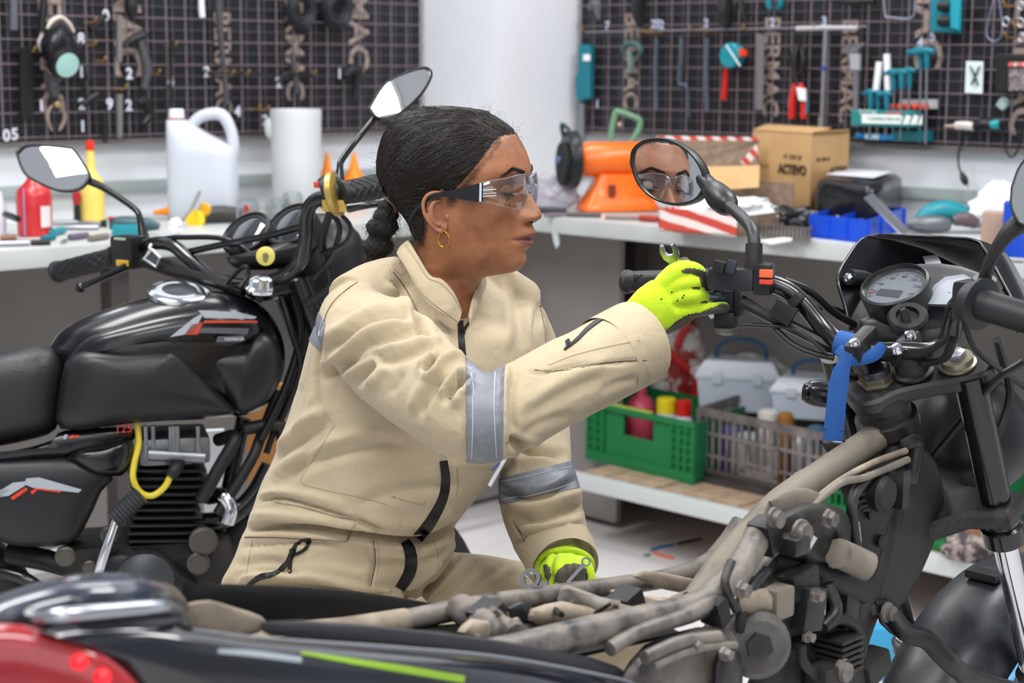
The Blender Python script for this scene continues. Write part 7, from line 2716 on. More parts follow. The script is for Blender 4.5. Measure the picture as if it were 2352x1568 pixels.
for pts_, r_, nm, m_ in (([(640, 640, .0), (690, 700, .0), (720, 820, .0)], .03, 'head_tube', m_blackm),
                     ([(690, 640, .09), (735, 760, .10), (790, 930, .10), (860, 1200, .10)], .021, 'fork_leg', m_blackm),
                     ([(640, 640, -.09), (700, 800, -.09), (800, 1150, -.09)], .021, 'fork_leg', m_blackm)):
	surf(t2, nm, tubes(B2, pts_, r_), m_)
b = puff([(560, 668), (600, 645), (680, 632), (710, 650), (690, 672), (620, 690), (580, 688)], B2, .06, .03, -.06, 2.5, 5, 2)
surf(t2, 'top_yoke', b, m_blackm)
b = MB()
b.lathe(P(598, 668, 2.98), Vector((.1, -.2, 1)), [(0, .026), (.006, .028), (.010, .022), (.022, .020), (.026, .012)], 12)
surf(t2, 'yoke_nut', b, m_chrome)
def Q2(*a):
	return [P(x, y, Y) for x, y, Y in a]
bar = MB()
bar.tube(Q2((270, 592, 3.30), (335, 562, 3.26), (392, 562, 3.22), (440, 600, 3.18), (490, 638, 3.13), (560, 655, 3.08), (640, 640, 3.04), (690, 600, 3.01), (702, 540, 2.98), (705, 490, 2.96), (722, 462, 2.95), (755, 452, 2.94)), .0125, 12, 6)
surf(t2, 'handlebar', bar, m_blackm)
b = MB()
b.tube(Q2((435, 578, 3.20), (520, 560, 3.12), (620, 540, 3.05), (700, 518, 2.98)), .0065, 10, 4)
surf(t2, 'cross_brace', b, m_blackm)
m_grip = M('grip_rubber', '1f2023', .5)
def grip(t, A, B, r_, name='grip', diamonds=True):
	A, B = Vector(A), Vector(B)
	ax = (B - A).normalized()
	L = (B - A).length
	b = MB()
	b.lathe(A, ax, [(0, r_ * .8), (.002, r_ * 1.18), (.008, r_ * 1.18), (.010, r_)] + [(L - .012, r_), (L - .010, r_ * 1.22), (L - .002, r_ * 1.22), (L, r_ * .9)], 24)
	g = obj(name, b, m_grip, t)
	u = ax.orthogonal().normalized()
	w = ax.cross(u)
	b = MB()
	for s_ in (-1, 1):
		for k in range(8):
			pts = []
			for i in range(17):
				f = i / 16
				a = 2 * math.pi * (k / 8) + s_ * f * 4.2
				pts.append(A + ax * (.014 + f * (L - .028)) + (u * math.cos(a) + w * math.sin(a)) * r_)
			b.tube(pts, .0015, 4, 1)
	o = obj('grip_pattern', b, m_grip, g)
	o['kind'] = 'stuff'
	return g
grip(t2, P(128, 625, 3.36), P(268, 590, 3.28), .0185)
grip(t2, P(782, 447, 2.90), P(905, 420, 2.95), .0205)
b = MB()
b.box(P(296, 578, 3.27), (.055, .045, .062), R(-30), .008)
sw = surf(t2, 'switch_housing', b, m_matte)
b = MB()
b.box(P(284, 604, 3.25), (.03, .01, .012), R(-30), .002)
sub(sw, 'horn_button', b, C('c9a22e', .4))
b = MB()
b.box(P(283, 548, 3.26), (.03, .02, .006), R(-30), .002)
sub(sw, 'reservoir_label', b, C('9fb39a', .4))
b = MB()
b.lathe(P(742, 452, 2.93), Vector((.9, .1, .3)), [(0, .03), (.01, .034), (.03, .034), (.036, .03)], 20)
sw = surf(t2, 'throttle_housing', b, m_matte)
b = MB()
b.lathe(P(760, 447, 2.915), Vector((.95, -.2, .2)), [(0, .034), (.003, .038), (.012, .038), (.015, .030)], 28)
sub(sw, 'gold_ring', b, M('gold_anodised', 'b79b52', .35, .6))
b = MB()
b.box(P(776, 472, 2.905), (.05, .02, .02), R(-10), .003)
sub(sw, 'gold_clamp', b, C('c2a65a', .35, .5))
b = MB()
b.box(P(729, 424, 2.92), (.012, .012, .010), 0, .002)
sub(sw, 'kill_switch', b, C('c93a24', .4))
for a, r_, nm in (((P(186, 661, 3.24), P(232, 640, 3.22), P(290, 612, 3.22)), (.008, .006, .008), 'clutch_lever'), ((P(800, 478, 2.87), P(850, 470, 2.86), P(900, 466, 2.88)), (.008, .006, .006), 'brake_lever')):
	b = MB()
	b.tube(list(a), list(r_), 10, 4)
	if nm == 'clutch_lever':
		b.ball(a[0], .011)
	surf(t2, nm, b, m_blackm)
for c_, rr_, nm in ((P(565, 535, 3.16), .050, 'speedometer'), (P(668, 515, 3.14), .050, 'rev_counter')):
	ax = Vector((-.42, -.62, .75)).normalized()
	b = MB()
	b.lathe(c_ - ax * .05, ax, [(0, .03), (.01, .046), (.045, .050), (.052, .050), (.054, .046), (.05, .044)], 30)
	pod = surf(t2, nm, b, m_matte)
	b = MB()
	b.lathe(c_ - ax * .004, ax, [(0, .045), (.004, .040), (.007, .025), (.008, .002)], 28)
	sub(pod, 'dial_glass', b, C('20242a', .05, coat=1.0))
b = puff([(520, 590), (600, 570), (690, 545), (720, 560), (700, 600), (620, 620), (540, 615)], B2, .02, .05, -.05, 2.5, 5, 2)
surf(t2, 'instrument_bracket', b, m_matte)
c = P(690, 650, 3.2)
b = MB()
b.ball(P(740, 600, 3.22), (.085, .085, .09))
surf(t2, 'headlight_shell', b, m_matte)
for pp_, r_ in (([(330, 555, 3.25), (380, 548, 3.24), (420, 545, 3.2), (520, 550, 3.14), (600, 600, 3.1)], .005), ([(330, 600, 3.24), (400, 625, 3.18), (470, 640, 3.12), (560, 670, 3.08)], .011),
				([(345, 590, 3.25), (390, 605, 3.2), (450, 628, 3.15), (540, 645, 3.1), (600, 690, 3.06)], .006), ([(770, 480, 2.93), (805, 520, 2.95), (790, 560, 2.97), (740, 580, 3.0)], .004),
				([(740, 470, 2.95), (780, 520, 2.97), (760, 590, 3.0), (720, 640, 3.02)], .005), ([(760, 480, 2.96), (740, 560, 3.0), (760, 650, 3.02), (700, 700, 3.04)], .007), ([(520, 650, 3.08), (560, 612, 3.04), (570, 630, 3.04), (550, 660, 3.03)], .004)):
	b = MB()
	b.tube([P(*a) for a in pp_], r_, 8, 5)
	surf(t2, 'cable', b, m_cable)
cA = mirror(t2, [(36, 350), (64, 331), (150, 337), (172, 346), (204, 396), (203, 414), (180, 435), (132, 437), (68, 408), (48, 385)], P(120, 385, 3.32), (CAMP - P(120, 385, 3.32)).normalized() + (Vector((-1.66, 1.30, 3.06)) - P(120, 385, 3.32)).normalized(), 1.0, .02)
b = MB()
b.tube(Q2((196, 412, 3.33), (240, 432, 3.33), (308, 478, 3.32), (322, 505, 3.31), (330, 545, 3.29)), [.008, .007, .006, .007, .011], 10, 4)
surf(t2, 'mirror_arm', b, m_blackm)
cB = mirror(t2, [(846, 248), (878, 198), (905, 178), (956, 158), (985, 156), (990, 178), (962, 222), (912, 264), (868, 272)], P(920, 215, 2.99), (CAMP - P(920, 215, 2.99)).normalized() + (Vector((-.40, 1.60, 3.06)) - P(920, 215, 2.99)).normalized(), 1.0, .02)
b = MB()
b.tube(Q2((868, 262, 3.0), (820, 320, 2.98), (786, 366, 2.95), (781, 385, 2.94), (781, 415, 2.93)), [.006, .0055, .0055, .006, .008], 10, 4)
surf(t2, 'mirror_arm', b, m_blackm)
t = thing('key_tag', 'yellow round key tag hanging from the black motorcycle ignition', 'key tag', P(611, 588, 2.97))
b = MB()
b.lathe(P(611, 588, 2.97), (-.1, -1, .1), [(0, .014), (.001, .0165), (.004, .0165), (.005, .015)], 24)
surf(t, 'disc', b, C('c9bd5c', .4))
b = MB()
b.slab([P(604, 598, 2.964), P(604, 582, 2.964), P(613, 580, 2.964), P(618, 588, 2.964), P(612, 604, 2.964)], (0, -.001, 0))
surf(t, 'print', b, C('6f6c50', .5))
t = thing('charm', 'small silver house-shaped charm hanging on the left handlebar', 'charm', P(350, 590, 3.2))
b = MB()
q = [(349, 573), (368, 592), (358, 612), (331, 594)]
w4 = [P(x, y, 3.19) for x, y in q]
b.tube(w4 + [w4[0]], .0035, 8, 1)
b.tube([P(347, 562, 3.2), P(343, 570, 3.19), P(349, 574, 3.19)], .003, 8, 2)
surf(t, 'frame', b, C('d3d4d4', .3, .5))
b = MB()
b.slab([cc * .75 + sum(w4, Vector()) / 4 * .25 for cc in w4], (0, .002, 0))
surf(t, 'inset', b, C('43484a', .4))
for i, (q, m_, nm, lab) in enumerate((([(560, 905), (655, 880), (650, 1110), (590, 1110)], C('b8814a', .6), 'plywood_board', 'brown plywood board behind the front of the black motorcycle'), ([(470, 990), (512, 988), (500, 1120), (455, 1190)], C('d9dcdf', .5), 'white_board', 'white board behind the black motorcycle engine'))):
	A_ = [P(x, y, 3.55) for x, y in q]
	b = MB()
	b.slab([A_[0], A_[1], Vector((A_[2].x, A_[2].y, 0)), Vector((A_[3].x, A_[3].y, 0))], (0, .02, 0))
	single(nm, b, m_, lab, 'board')
# ------------------------------------------------------------ the stripped motorcycle in front
H1 = Vector((.69, .725, 0)).normalized()
R1 = Vector((.725, -.69, 0)).normalized()
O1 = P(2015, 875, 2.17)
TL26 = R(26)
F1 = (H1 * math.cos(TL26) + Z3 * math.sin(TL26))
N1 = R1.cross(F1)
N1 = N1 if N1.z > 0 else -N1
D1 = -N1
def B1(px, py, off=0.0):
	return PP(px, py, O1 + R1 * off, R1)
def Y1(px, py, up=0.0):
	"""on the yoke plane lifted by up"""
	return PP(px, py, O1 + N1 * up, N1)
t1 = thing('motorcycle', 'stripped dusty motorcycle with bare frame and red tail light in the foreground', 'motorcycle', Vector((O1.x, O1.y, 0)) - H1 * .2)
b = MB()
b.slab([Y1(*a, -.005) for a in spline([np.array(q, float) for q in ((1925, 868), (1960, 835), (2060, 806), (2160, 790), (2240, 796), (2278, 822), (2268, 852), (2215, 868), (2140, 880), (2060, 898), (2015, 920), (1970, 925), (1940, 900), (1925, 868))], 4)[:-1]], D1 * .022, .004)
yk = surf(t1, 'top_yoke', b, m_dirt)
for x, y, r_, nm, m_ in ((2015, 874, .0245, 'stem_nut', C('7c7668', .4, .7)), (2200, 838, .023, 'fork_cap', C('8c8674', .4, .7))):
	c = Y1(x, y, -.004)
	b = MB()
	b.lathe(c, N1, [(0, r_ * 1.05), (.003, r_ * 1.05), (.004, r_ * .9), (.012, r_ * .9)], 6 if nm == 'stem_nut' else 24)
	o = sub(yk, nm, b, m_)
	b = MB()
	b.lathe(c + N1 * .006, N1, [(0, r_ * .78), (.012, r_ * .78), (.015, r_ * .7), (.013, r_ * .55)] if nm == 'stem_nut' else [(0, r_ * .55), (.014, r_ * .55), (.016, r_ * .4)], 24 if nm == 'stem_nut' else 6)
	sub(yk, nm + '_top' if False else 'cap_bolt', b, C('3a3d42', .35, .6) if nm == 'stem_nut' else m_alu)
for x, y in ((1985, 842), (2098, 855)):
	b = MB()
	b.lathe(Y1(x, y, -.002), N1, [(0, .026), (.004, .027), (.006, .022), (.03, .020), (.034, .017)], 24)
	sub(yk, 'riser_rubber', b, m_rub)
for cx, cy in ((1980, 790), (2080, 800)):
	c = P(cx, cy, 2.165)
	b = MB()
	b.box(c, (.020, .052, .026), Matrix((R1, F1, N1)).transposed(), .006)
	cl = surf(t1, 'bar_clamp', b, m_dirt)
	b = MB()
	b.box(c - N1 * .022, (.024, .034, .030), Matrix((R1, F1, N1)).transposed(), .006)
	sub(cl, 'clamp_foot', b, m_blackm)
for x, y, Y in ((1994, 762, 2.18), (1965, 790, 2.15), (2092, 770, 2.16), (2062, 801, 2.135)):
	b = MB()
	b.lathe(P(x, y + 6, Y), N1, [(0, .0075), (.006, .0075), (.0085, .006), (.009, .002)], 12)
	surf(t1, 'clamp_bolt', b, m_chrome)
b = MB()
b.tube([P(*a) for a in ((1610, 642, 2.278), (1700, 641, 2.25), (1785, 655, 2.235), (1840, 692, 2.225), (1890, 750, 2.21), (1935, 790, 2.19), (2000, 806, 2.17), (2080, 806, 2.15), (2140, 806, 2.13), (2178, 780, 2.12), (2190, 730, 2.11), (2205, 698, 2.09), (2260, 695, 2.04), (2330, 712, 2.0))], .0125, 14, 7)
surf(t1, 'handlebar', b, m_blackm)
b = MB()
A_, B_ = P(1436, 647, 2.366), P(1640, 641, 2.268)
ax = (B_ - A_).normalized()
L = (B_ - A_).length
b.lathe(A_, ax, [(0, .0135), (.002, .0165), (.007, .0165), (.009, .0145), (.022, .0145), (.0225, .0139), (.0245, .0139), (.025, .0145), (L, .0145)], 26)
gp = surf(t1, 'grip', b, m_grip)
text_mesh('PRO', .016, C('0c0c0d', .6), 'grip_lettering', frame4(P(1478, 641, 2.345) + Vector((0, -.0135, .002)), ax, (-.3, -1, .1)), .0006, t1)
b = MB()
A_, B_ = P(2225, 690, 2.05), P(2460, 760, 1.93)
ax = (B_ - A_).normalized()
b.lathe(A_, ax, [(0, .024), (.012, .026), (.014, .031), (.02, .032), (.022, .019), (.05, .0185), (.16, .018)], 26)
surf(t1, 'throttle_grip', b, m_grip)
b = MB()
b.box(P(2235, 690, 2.06), (.035, .05, .05), Matrix.Rotation(R(-40), 3, 'Z'), .01)
surf(t1, 'throttle_housing', b, m_matte)
RS = Matrix.Rotation(R(-20), 3, 'Z')
b = MB()
c = P(1683, 640, 2.235)
b.box(c, (.062, .034, .030), RS, .009)
sw = surf(t1, 'switch_housing', b, M('switch_plastic', '202226', .35))
for x, y, w_, h_, m_ in ((1652, 612, .015, .015, m_matte), (1680, 612, .012, .017, C('31363f', .2))):
	b = MB()
	b.box(P(x, y, 2.216), (w_, .012, h_), RS @ Matrix.Rotation(R(12), 3, 'Y'), .002)
	sub(sw, 'switch', b, m_)
for x, y, w_, h_ in ((1665, 690, .028, .03), (1692, 695, .016, .034), (1690, 678, .012, .02), (1655, 672, .012, .014)):
	b = MB()
	b.box(P(x, y, 2.285), (w_, .028, h_), RS, .004)
	sub(sw, 'lower_housing', b, m_matte)
b = MB()
b.tube([P(1620, 682, 2.272), P(1645, 681, 2.272), P(1666, 685, 2.275)], [.005, .006, .004], 10, 3)
sub(sw, 'dip_lever', b, C('5a6a74', .3, .3))
b = MB()
b.box(P(1755, 640, 2.222), (.022, .034, .040), RS, .004)
hz = surf(t1, 'kill_switch', b, m_matte)
for y, h_, m_ in ((628, .010, C('d9633c', .4)), (647, .006, C('cf3d2b', .4))):
	b = MB()
	b.box(P(1760, y, 2.200), (.017, .006, h_), RS, .001)
	sub(hz, 'red_rocker', b, m_)
b = MB()
b.box(P(1728, 650, 2.235), (.014, .03, .012), RS, .003)
surf(t1, 'rusty_clamp', b, C('7d4a34', .8, noise=(90, '3a2c28', .4, .6)))
b = MB()
b.box(P(1668, 735, 2.28), (.028, .03, .026), RS, .005)
surf(t1, 'lever_switch', b, m_matte)
b = MB()
b.lathe(P(1668, 752, 2.27), (0, 0, -1), [(0, .016), (.006, .015), (.010, .006)], 14)
surf(t1, 'switch_screw', b, C('5f5d56', .5))
b = MB()
b.tube([P(*a) for a in ((1700, 745, 2.23), (1760, 748, 2.22), (1830, 757, 2.2), (1900, 812, 2.19))], .0028, 8, 5)
surf(t1, 'clutch_cable', b, m_cable)
b = MB()
b.tube([P(*a) for a in ((1625, 705, 2.335), (1580, 712, 2.36), (1520, 722, 2.40), (1460, 730, 2.45))], [.007, .006, .006, .008], 10, 4)
surf(t1, 'clutch_lever', b, m_alu)
for pp_, r_ in (([(1700, 690, 2.24), (1740, 712, 2.235), (1800, 742, 2.22), (1860, 772, 2.21), (1915, 800, 2.2)], .0085), ([(1775, 750, 2.22), (1820, 790, 2.21), (1870, 812, 2.2), (1915, 822, 2.19)], .004),
				([(1800, 645, 2.25), (1860, 670, 2.26), (1910, 715, 2.28), (1960, 745, 2.3)], .006), ([(1870, 705, 2.3), (1920, 712, 2.33), (1965, 740, 2.34)], .005),
				([(2215, 735, 2.08), (2240, 800, 2.1), (2300, 850, 2.15), (2370, 900, 2.2)], .004), ([(2190, 780, 2.1), (2170, 820, 2.12), (2120, 835, 2.14)], .006),
				([(2290, 780, 2.2), (2320, 900, 2.25), (2290, 1000, 2.25), (2240, 1100, 2.25)], .006), ([(2352, 830, 2.1), (2280, 880, 2.12), (2180, 1000, 2.2), (2080, 1120, 2.25)], .005)):
	b = MB()
	b.tube([P(*a) for a in pp_], r_, 8, 5)
	surf(t1, 'cable', b, m_cable)
b = MB()
b.box(P(1800, 716, 2.205), (.030, .014, .026), RS @ Matrix.Rotation(R(28), 3, 'Y'), .003)
cn = surf(t1, 'connector', b, m_matte)
b = MB()
b.box(P(1828, 690, 2.215), (.012, .03, .022), RS @ Matrix.Rotation(R(40), 3, 'Y'), .002)
surf(t1, 'cable_strap', b, m_matte)
b = MB()
b.tube([P(*a) for a in ((1730, 640, 2.235), (1731, 600, 2.235), (1732, 560, 2.24))], [.014, .0115, .011], 14, 3)
surf(t1, 'mirror_mount', b, C('1b1a1a', .6))
b = MB()
b.tube([P(*a) for a in ((1732, 600, 2.24), (1732, 552, 2.25), (1724, 522, 2.27), (1700, 495, 2.31), (1676, 474, 2.34))], [.0085, .0082, .0082, .008, .008], 12, 5)
surf(t1, 'mirror_arm', b, C('26282b', .45))
b = MB()
b.tube([P(*a) for a in ((1682, 478, 2.345), (1668, 468, 2.36), (1648, 448, 2.39), (1632, 430, 2.42), (1610, 405, 2.45))], [.009, .017, .018, .013, .011], 14, 4)
surf(t1, 'mirror_boot', b, m_matte)
Mp = P(1536, 392, 2.47)
Fp = HW(96, 4, 65)
nm_ = ((CAMP - Mp).normalized() + (Fp - Mp).normalized()).normalized()
mirror(t1, [(1449, 375), (1455, 342), (1486, 320), (1535, 320), (1584, 347), (1614, 388), (1620, 428), (1600, 460), (1558, 471), (1508, 460), (1468, 425)], Mp, nm_, 2.4, .035)
mirror(t1, [(2322, 430), (2345, 375), (2400, 330), (2470, 350), (2480, 440), (2420, 510), (2350, 518), (2322, 480)], P(2380, 440, 2.0), (-.45, -1, .12), 1.2, .03)
b = MB()
b.tube([P(*a) for a in ((2385, 500, 2.04), (2340, 515, 2.03), (2305, 548, 2.03), (2275, 600, 2.04), (2262, 640, 2.05), (2258, 680, 2.06))], [.009, .012, .009, .0075, .008, .013], 12, 5)
surf(t1, 'mirror_arm', b, C('1b1c1e', .5))
b = MB()
b.tube([P(2262, 640, 2.05), P(2256, 690, 2.06)], [.014, .016], 14, 2)
surf(t1, 'mirror_mount', b, m_matte)
AX = (-H1 * .50 + Z3 * .80 + R1 * .0).normalized()
b = puff([(1950, 740), (1975, 690), (2020, 640), (2110, 606), (2210, 612), (2290, 650), (2310, 700), (2260, 740), (2180, 770), (2060, 790), (1985, 790)], lambda x, y, o: PP(x, y, P(2100, 680, 2.3) + Vector((0, -1, 0)) * o, (-.35, -1, .45)), .0, .02, -.04, 3, 6, 2)
surf(t1, 'instrument_housing', b, M('grey_plastic', '3b3c3f', .45, noise=(20, '2a2b2d', .4, .7)))
c = P(2056, 658, 2.255)
b = MB()
b.lathe(c - AX * .03, AX, [(0, .043), (.028, .0465), (.034, .0455), (.036, .0425), (.030, .0395), (.022, .0395)], 40)
sp = surf(t1, 'speedometer', b, m_matte)
b = MB()
b.lathe(c - AX * .006, AX, [(0, .039), (.001, .039)], 36)
sub(sp, 'dial_face', b, C('b9bcc2', .45))
e1 = (R1 - AX * R1.dot(AX)).normalized()
e2 = AX.cross(e1)
b = MB()
for k in range(41):
	a = R(215) - R(250) * k / 40
	d = e1 * math.cos(a) + e2 * math.sin(a)
	L_ = .006 if k % 4 == 0 else .003
	q = c - AX * .0045
	s_ = AX.cross(d) * .0004
	b.slab([q + d * .037 + s_, q + d * .037 - s_, q + d * (.037 - L_) - s_, q + d * (.037 - L_) + s_], AX * .0003)
o = sub(sp, 'dial_marks', b, C('2a2b2e', .5))
for k, num in enumerate(('20', '40', '60', '80', '100', '120', '140')):
	a = R(200) - R(250) * k / 7.0
	text_mesh(num, .0075, C('303236', .5), 'dial_number', frame4(c - AX * .0042 + (e1 * math.cos(a) + e2 * math.sin(a)) * .027, e1, AX), .0001, sp)
b = MB()
b.slab([c - AX * .0042 + e1 * x + e2 * y for x, y in ((-.022, -.016), (.012, -.016), (.012, -.002), (-.022, -.002))], AX * .0003)
sub(sp, 'dial_panel', b, C('4a4c52', .5))
b = MB()
b.slab([c - AX * .0035 + e1 * x + e2 * y for x, y in ((-.034, -.014), (-.026, -.012), (-.026, -.009), (-.034, -.010))], AX * .0004)
sub(sp, 'needle', b, C('e0622c', .5))
b = MB()
b.lathe(c + AX * .000, AX, [(0, .0395), (.001, .0395)], 36)
sub(sp, 'dial_glass', b, thin_clear('dial_cover', 'e6e8ea', 3.0, .12))
gx = [(2146, 660), (2172, 640), (2215, 634), (2250, 652), (2240, 690), (2222, 706), (2120, 704)]
fnI = lambda x, y, o: PP(x, y, P(2190, 670, 2.245) + AX * o, AX)
b = MB()
b.slab([fnI(x, y, .0) for x, y in gx], AX * .004, .001)
fg = surf(t1, 'fuel_gauge', b, C('7d8189', .5))
b = MB()
cg = sum(((np.array(g_, float)) for g_ in gx), np.zeros(2)) / len(gx)
b.slab([fnI(*(np.array(g_) * .86 + cg * .14), .006) for g_ in gx], AX * .001)
sub(fg, 'gauge_glass', b, C('8f949c', .5))
for k in range(7):
	a = R(150 - 18 * k)
	q = fnI(2196, 682, .0074)
	d = e1 * math.cos(a) + e2 * math.sin(a)
	b = MB()
	b.slab([q + d * .014 + AX.cross(d) * .0004, q + d * .014 - AX.cross(d) * .0004, q + d * .018 - AX.cross(d) * .0004, q + d * .018 + AX.cross(d) * .0004], AX * .0003)
	sub(fg, 'gauge_mark', b, C('555963', .5))
b = MB()
b.lathe(P(2085, 735, 2.20), (-.2, -.6, .8), [(0, .024), (.006, .026), (.010, .023), (.010, .015), (.004, .013)], 28)
ig = surf(t1, 'ignition_ring', b, m_matte)
b = MB()
b.slab([P(2068, 712, 2.185), P(2080, 706, 2.185), P(2092, 716, 2.185), P(2094, 752, 2.185), P(2082, 756, 2.185), P(2070, 735, 2.185)], (0, .007, 0), .002)
sub(ig, 'key_head', b, C('1a1b1d', .4))
b = puff([(1975, 735), (2010, 725), (2060, 745), (2075, 770), (2140, 775), (2180, 750), (2178, 790), (2100, 800), (1990, 785)], lambda x, y, o: PP(x, y, P(2080, 760, 2.24) + Vector((0, -1, 0)) * o, (-.3, -1, .3)), 0, .012, -.04, 3, 4, 2)
surf(t1, 'lower_cover', b, m_matte)
vs, fs = [], []
prof_ = [(1922, 700, 636), (1990, 560, 700), ]
rows_ = []
up_ = [(1950, 760), (1935, 700), (1920, 640), (1940, 595), (1985, 542), (2060, 538), (2150, 541), (2235, 548), (2262, 572), (2300, 640), (2330, 700), (2340, 760)]
Yc_ = [2.30, 2.32, 2.34, 2.38, 2.44, 2.47, 2.47, 2.44, 2.40, 2.33, 2.27, 2.22]
fr_ = [P(x, y, Y) for (x, y), Y in zip(up_, Yc_)]
fr_ = [Vector(q) for q in spline(fr_, 4)]
cf = P(2130, 740, 2.58)
n_ = len(fr_)
for s_, d_ in ((1, 0), (1.0, .004), (.93, .05), (.8, .11), (.6, .16), (.35, .19), (.1, .2)):
	rows_.append([cf * (1 - s_) + q * s_ + H1 * d_ for q in fr_])
for r_ in rows_:
	vs += r_
k0 = len(rows_)
for i in range(k0 - 1):
	for k in range(n_ - 1):
		fs.append((i * n_ + k, i * n_ + k + 1, (i + 1) * n_ + k + 1, (i + 1) * n_ + k))
b = MB()
b.add(vs, fs)
cw = surf(t1, 'headlight_cowl', b, m_gloss)
md = cw.modifiers.new('s', 'SOLIDIFY')
md.thickness = .004
b = MB()
b.tube([P(1950, 636, 2.33), P(1985, 638, 2.36), P(2010, 645, 2.38)], [.011, .010, .008], 14, 2)
cs = surf(t1, 'cowl_stud', b, m_matte)
b = MB()
b.lathe(P(1949, 637, 2.325), (-.3, -1, .1), [(0, .006), (.002, .006), (.0035, .003)], 12)
sub(cs, 'stud_screw', b, m_chrome)
b = MB()
b.slab([P(2118, 588, 2.46), P(2152, 585, 2.46), P(2165, 612, 2.44), P(2130, 618, 2.44)], (0, -.003, 0))
surf(t1, 'tape_patch', b, C('2a2e33', .25))
b = MB()
c0 = P(1935, 900, 2.33)
b.tube([P(1846, 900, 2.36), P(1862, 902, 2.36), P(1900, 906, 2.355), (P(1950, 912, 2.35))], [.012, .0175, .020, .017], 18, 5)
b.tube([P(1950, 912, 2.35), P(2010, 930, 2.34)], [.009, .009], 10, 1)
tsg = surf(t1, 'turn_signal', b, m_gloss)
b = MB()
b.lathe(P(1850, 903, 2.348), (-.8, -.6, 0), [(0, .0045), (.001, .0045)], 12)
sub(tsg, 'signal_screw', b, C('08080a', .6))
t = thing('strap', 'blue webbing strap tied round the handlebar with a black buckle', 'strap', P(1930, 900, 2.15))
m_web = M('blue_webbing', '1c4f92', .75, bump=(300, .3, (1, 1, 4)))
vs = []
L0 = [(1936, 812, 1958, 812), (1925, 830, 1956, 836), (1912, 850, 1951, 856), (1903, 880, 1950, 880), (1898, 930, 1943, 930), (1893, 975, 1940, 975), (1889, 1010, 1935, 1014)]
b = MB()
for dd in (0, .0016):
	for x0, y0, x1, y1 in L0:
		for f in (0, .33, .66, 1):
			vs.append(P(x0 + (x1 - x0) * f, y0 + (y1 - y0) * f, 2.135 + dd - .003 * math.sin(math.pi * f)))
n_ = len(L0) * 4
for i in range(len(L0) - 1):
	for k in range(3):
		a = i * 4 + k
		fs_ = (a, a + 1, a + 5, a + 4)
		b.f.append(fs_)
		b.f.append(tuple(n_ + q for q in fs_[::-1]))
	b.f.append((i * 4, i * 4 + 4, n_ + i * 4 + 4, n_ + i * 4))
	b.f.append((i * 4 + 3, n_ + i * 4 + 3, n_ + i * 4 + 7, i * 4 + 7))
b.v = [tuple(v) for v in vs]
st_ = surf(t, 'webbing', b, m_web)
b = MB()
b.tube([P(1893, 985, 2.134), P(1937, 988, 2.134)], .0008, 5, 1)
sub(st_, 'stitch_line', b, C('1a3358', .7))
cb = P(1948, 794, 2.187)
axb = (P(1990, 806, 2.17) - P(1925, 785, 2.19)).normalized()
b = MB()
b.lathe(cb - axb * .016, axb, [(0, .0135), (.001, .0165), (.020, .0175), (.030, .0165), (.031, .0135)], 22)
surf(t, 'wrap', b, m_web)
b = MB()
b.tube([P(*a) for a in ((1925, 800, 2.16), (1950, 822, 2.15), (1980, 826, 2.15), (2010, 812, 2.15), (2030, 790, 2.15))], [.007, .009, .007, .009, .006], 10, 4, flatness=(.35, (0, 1, 0)))
surf(t, 'knot', b, m_web)
b = MB()
b.tube([P(*a) for a in ((1886, 1012, 2.13), (1890, 1018, 2.13), (1934, 1020, 2.13), (1938, 1012, 2.13))], .0022, 8, 2)
b.slab([P(x, y, 2.133) for x, y in ((1885, 1014), (1938, 1016), (1930, 1030), (1922, 1040), (1925, 1060), (1900, 1060), (1902, 1040), (1892, 1028))], (0, -.005, 0), .001)
surf(t, 'buckle', b, m_matte)
hc = O1 - N1 * .02
b = MB()
b.lathe(hc, D1, [(0, .036), (.012, .038), (.014, .034), (.03, .034), (.032, .040), (.05, .040), (.055, .034), (.15, .034), (.155, .04), (.17, .04)], 28)
surf(t1, 'head_tube', b, m_dust2)
FR = O1 + F1 * .055 + R1 * .098
FL = O1 + F1 * .055 - R1 * .098
for c_ in (FR, FL):
	b = MB()
	b.lathe(c_ - N1 * .01, D1, [(0, .0205), (.20, .0205), (.201, .027), (.225, .028), (.235, .024), (.238, .028), (.262, .028), (.268, .020)], 24)
	fk = surf(t1, 'fork_leg', b, m_blackm)
	b = MB()
	b.lathe(c_ + D1 * .26, D1, [(0, .0165), (.26, .0165)], 24)
	sub(fk, 'stanchion', b, m_chrome)
	b = MB()
	b.lathe(c_ + D1 * .50, D1, [(0, .018), (.004, .024), (.02, .025), (.024, .021), (.30, .021), (.305, .014)], 24)
	sub(fk, 'slider', b, C('44464a', .4, .5))
b = MB()
b.slab([O1 + D1 * .205 + F1 * a + R1 * c_ for a, c_ in ((-.03, -.035), (-.03, .035), (.015, .075), (.03, .128), (.08, .128), (.075, .06), (.075, -.06), (.08, -.128), (.03, -.128), (.015, -.075))], D1 * .03, .006)
surf(t1, 'lower_yoke', b, m_dirt)
b = MB()
b.ball(O1 + H1 * .20 + D1 * .12, (.085, .085, .085))
surf(t1, 'headlight_shell', b, m_matte)
AXL = O1 + F1 * .055 + D1 * .78
AXL = Vector((AXL.x, AXL.y, .30))
b = MB()
b.tube([AXL + (H1 * math.cos(a) + Z3 * math.sin(a)) * .262 for a in np.linspace(0, 2 * math.pi, 65)], .040, 16, 1, cap=False)
wh = surf(t1, 'front_wheel', b, m_rub)
b = MB()
b.tube([AXL + (H1 * math.cos(a) + Z3 * math.sin(a)) * .222 for a in np.linspace(0, 2 * math.pi, 49)], .014, 8, 1, cap=False)
sub(wh, 'rim', b, m_alu)
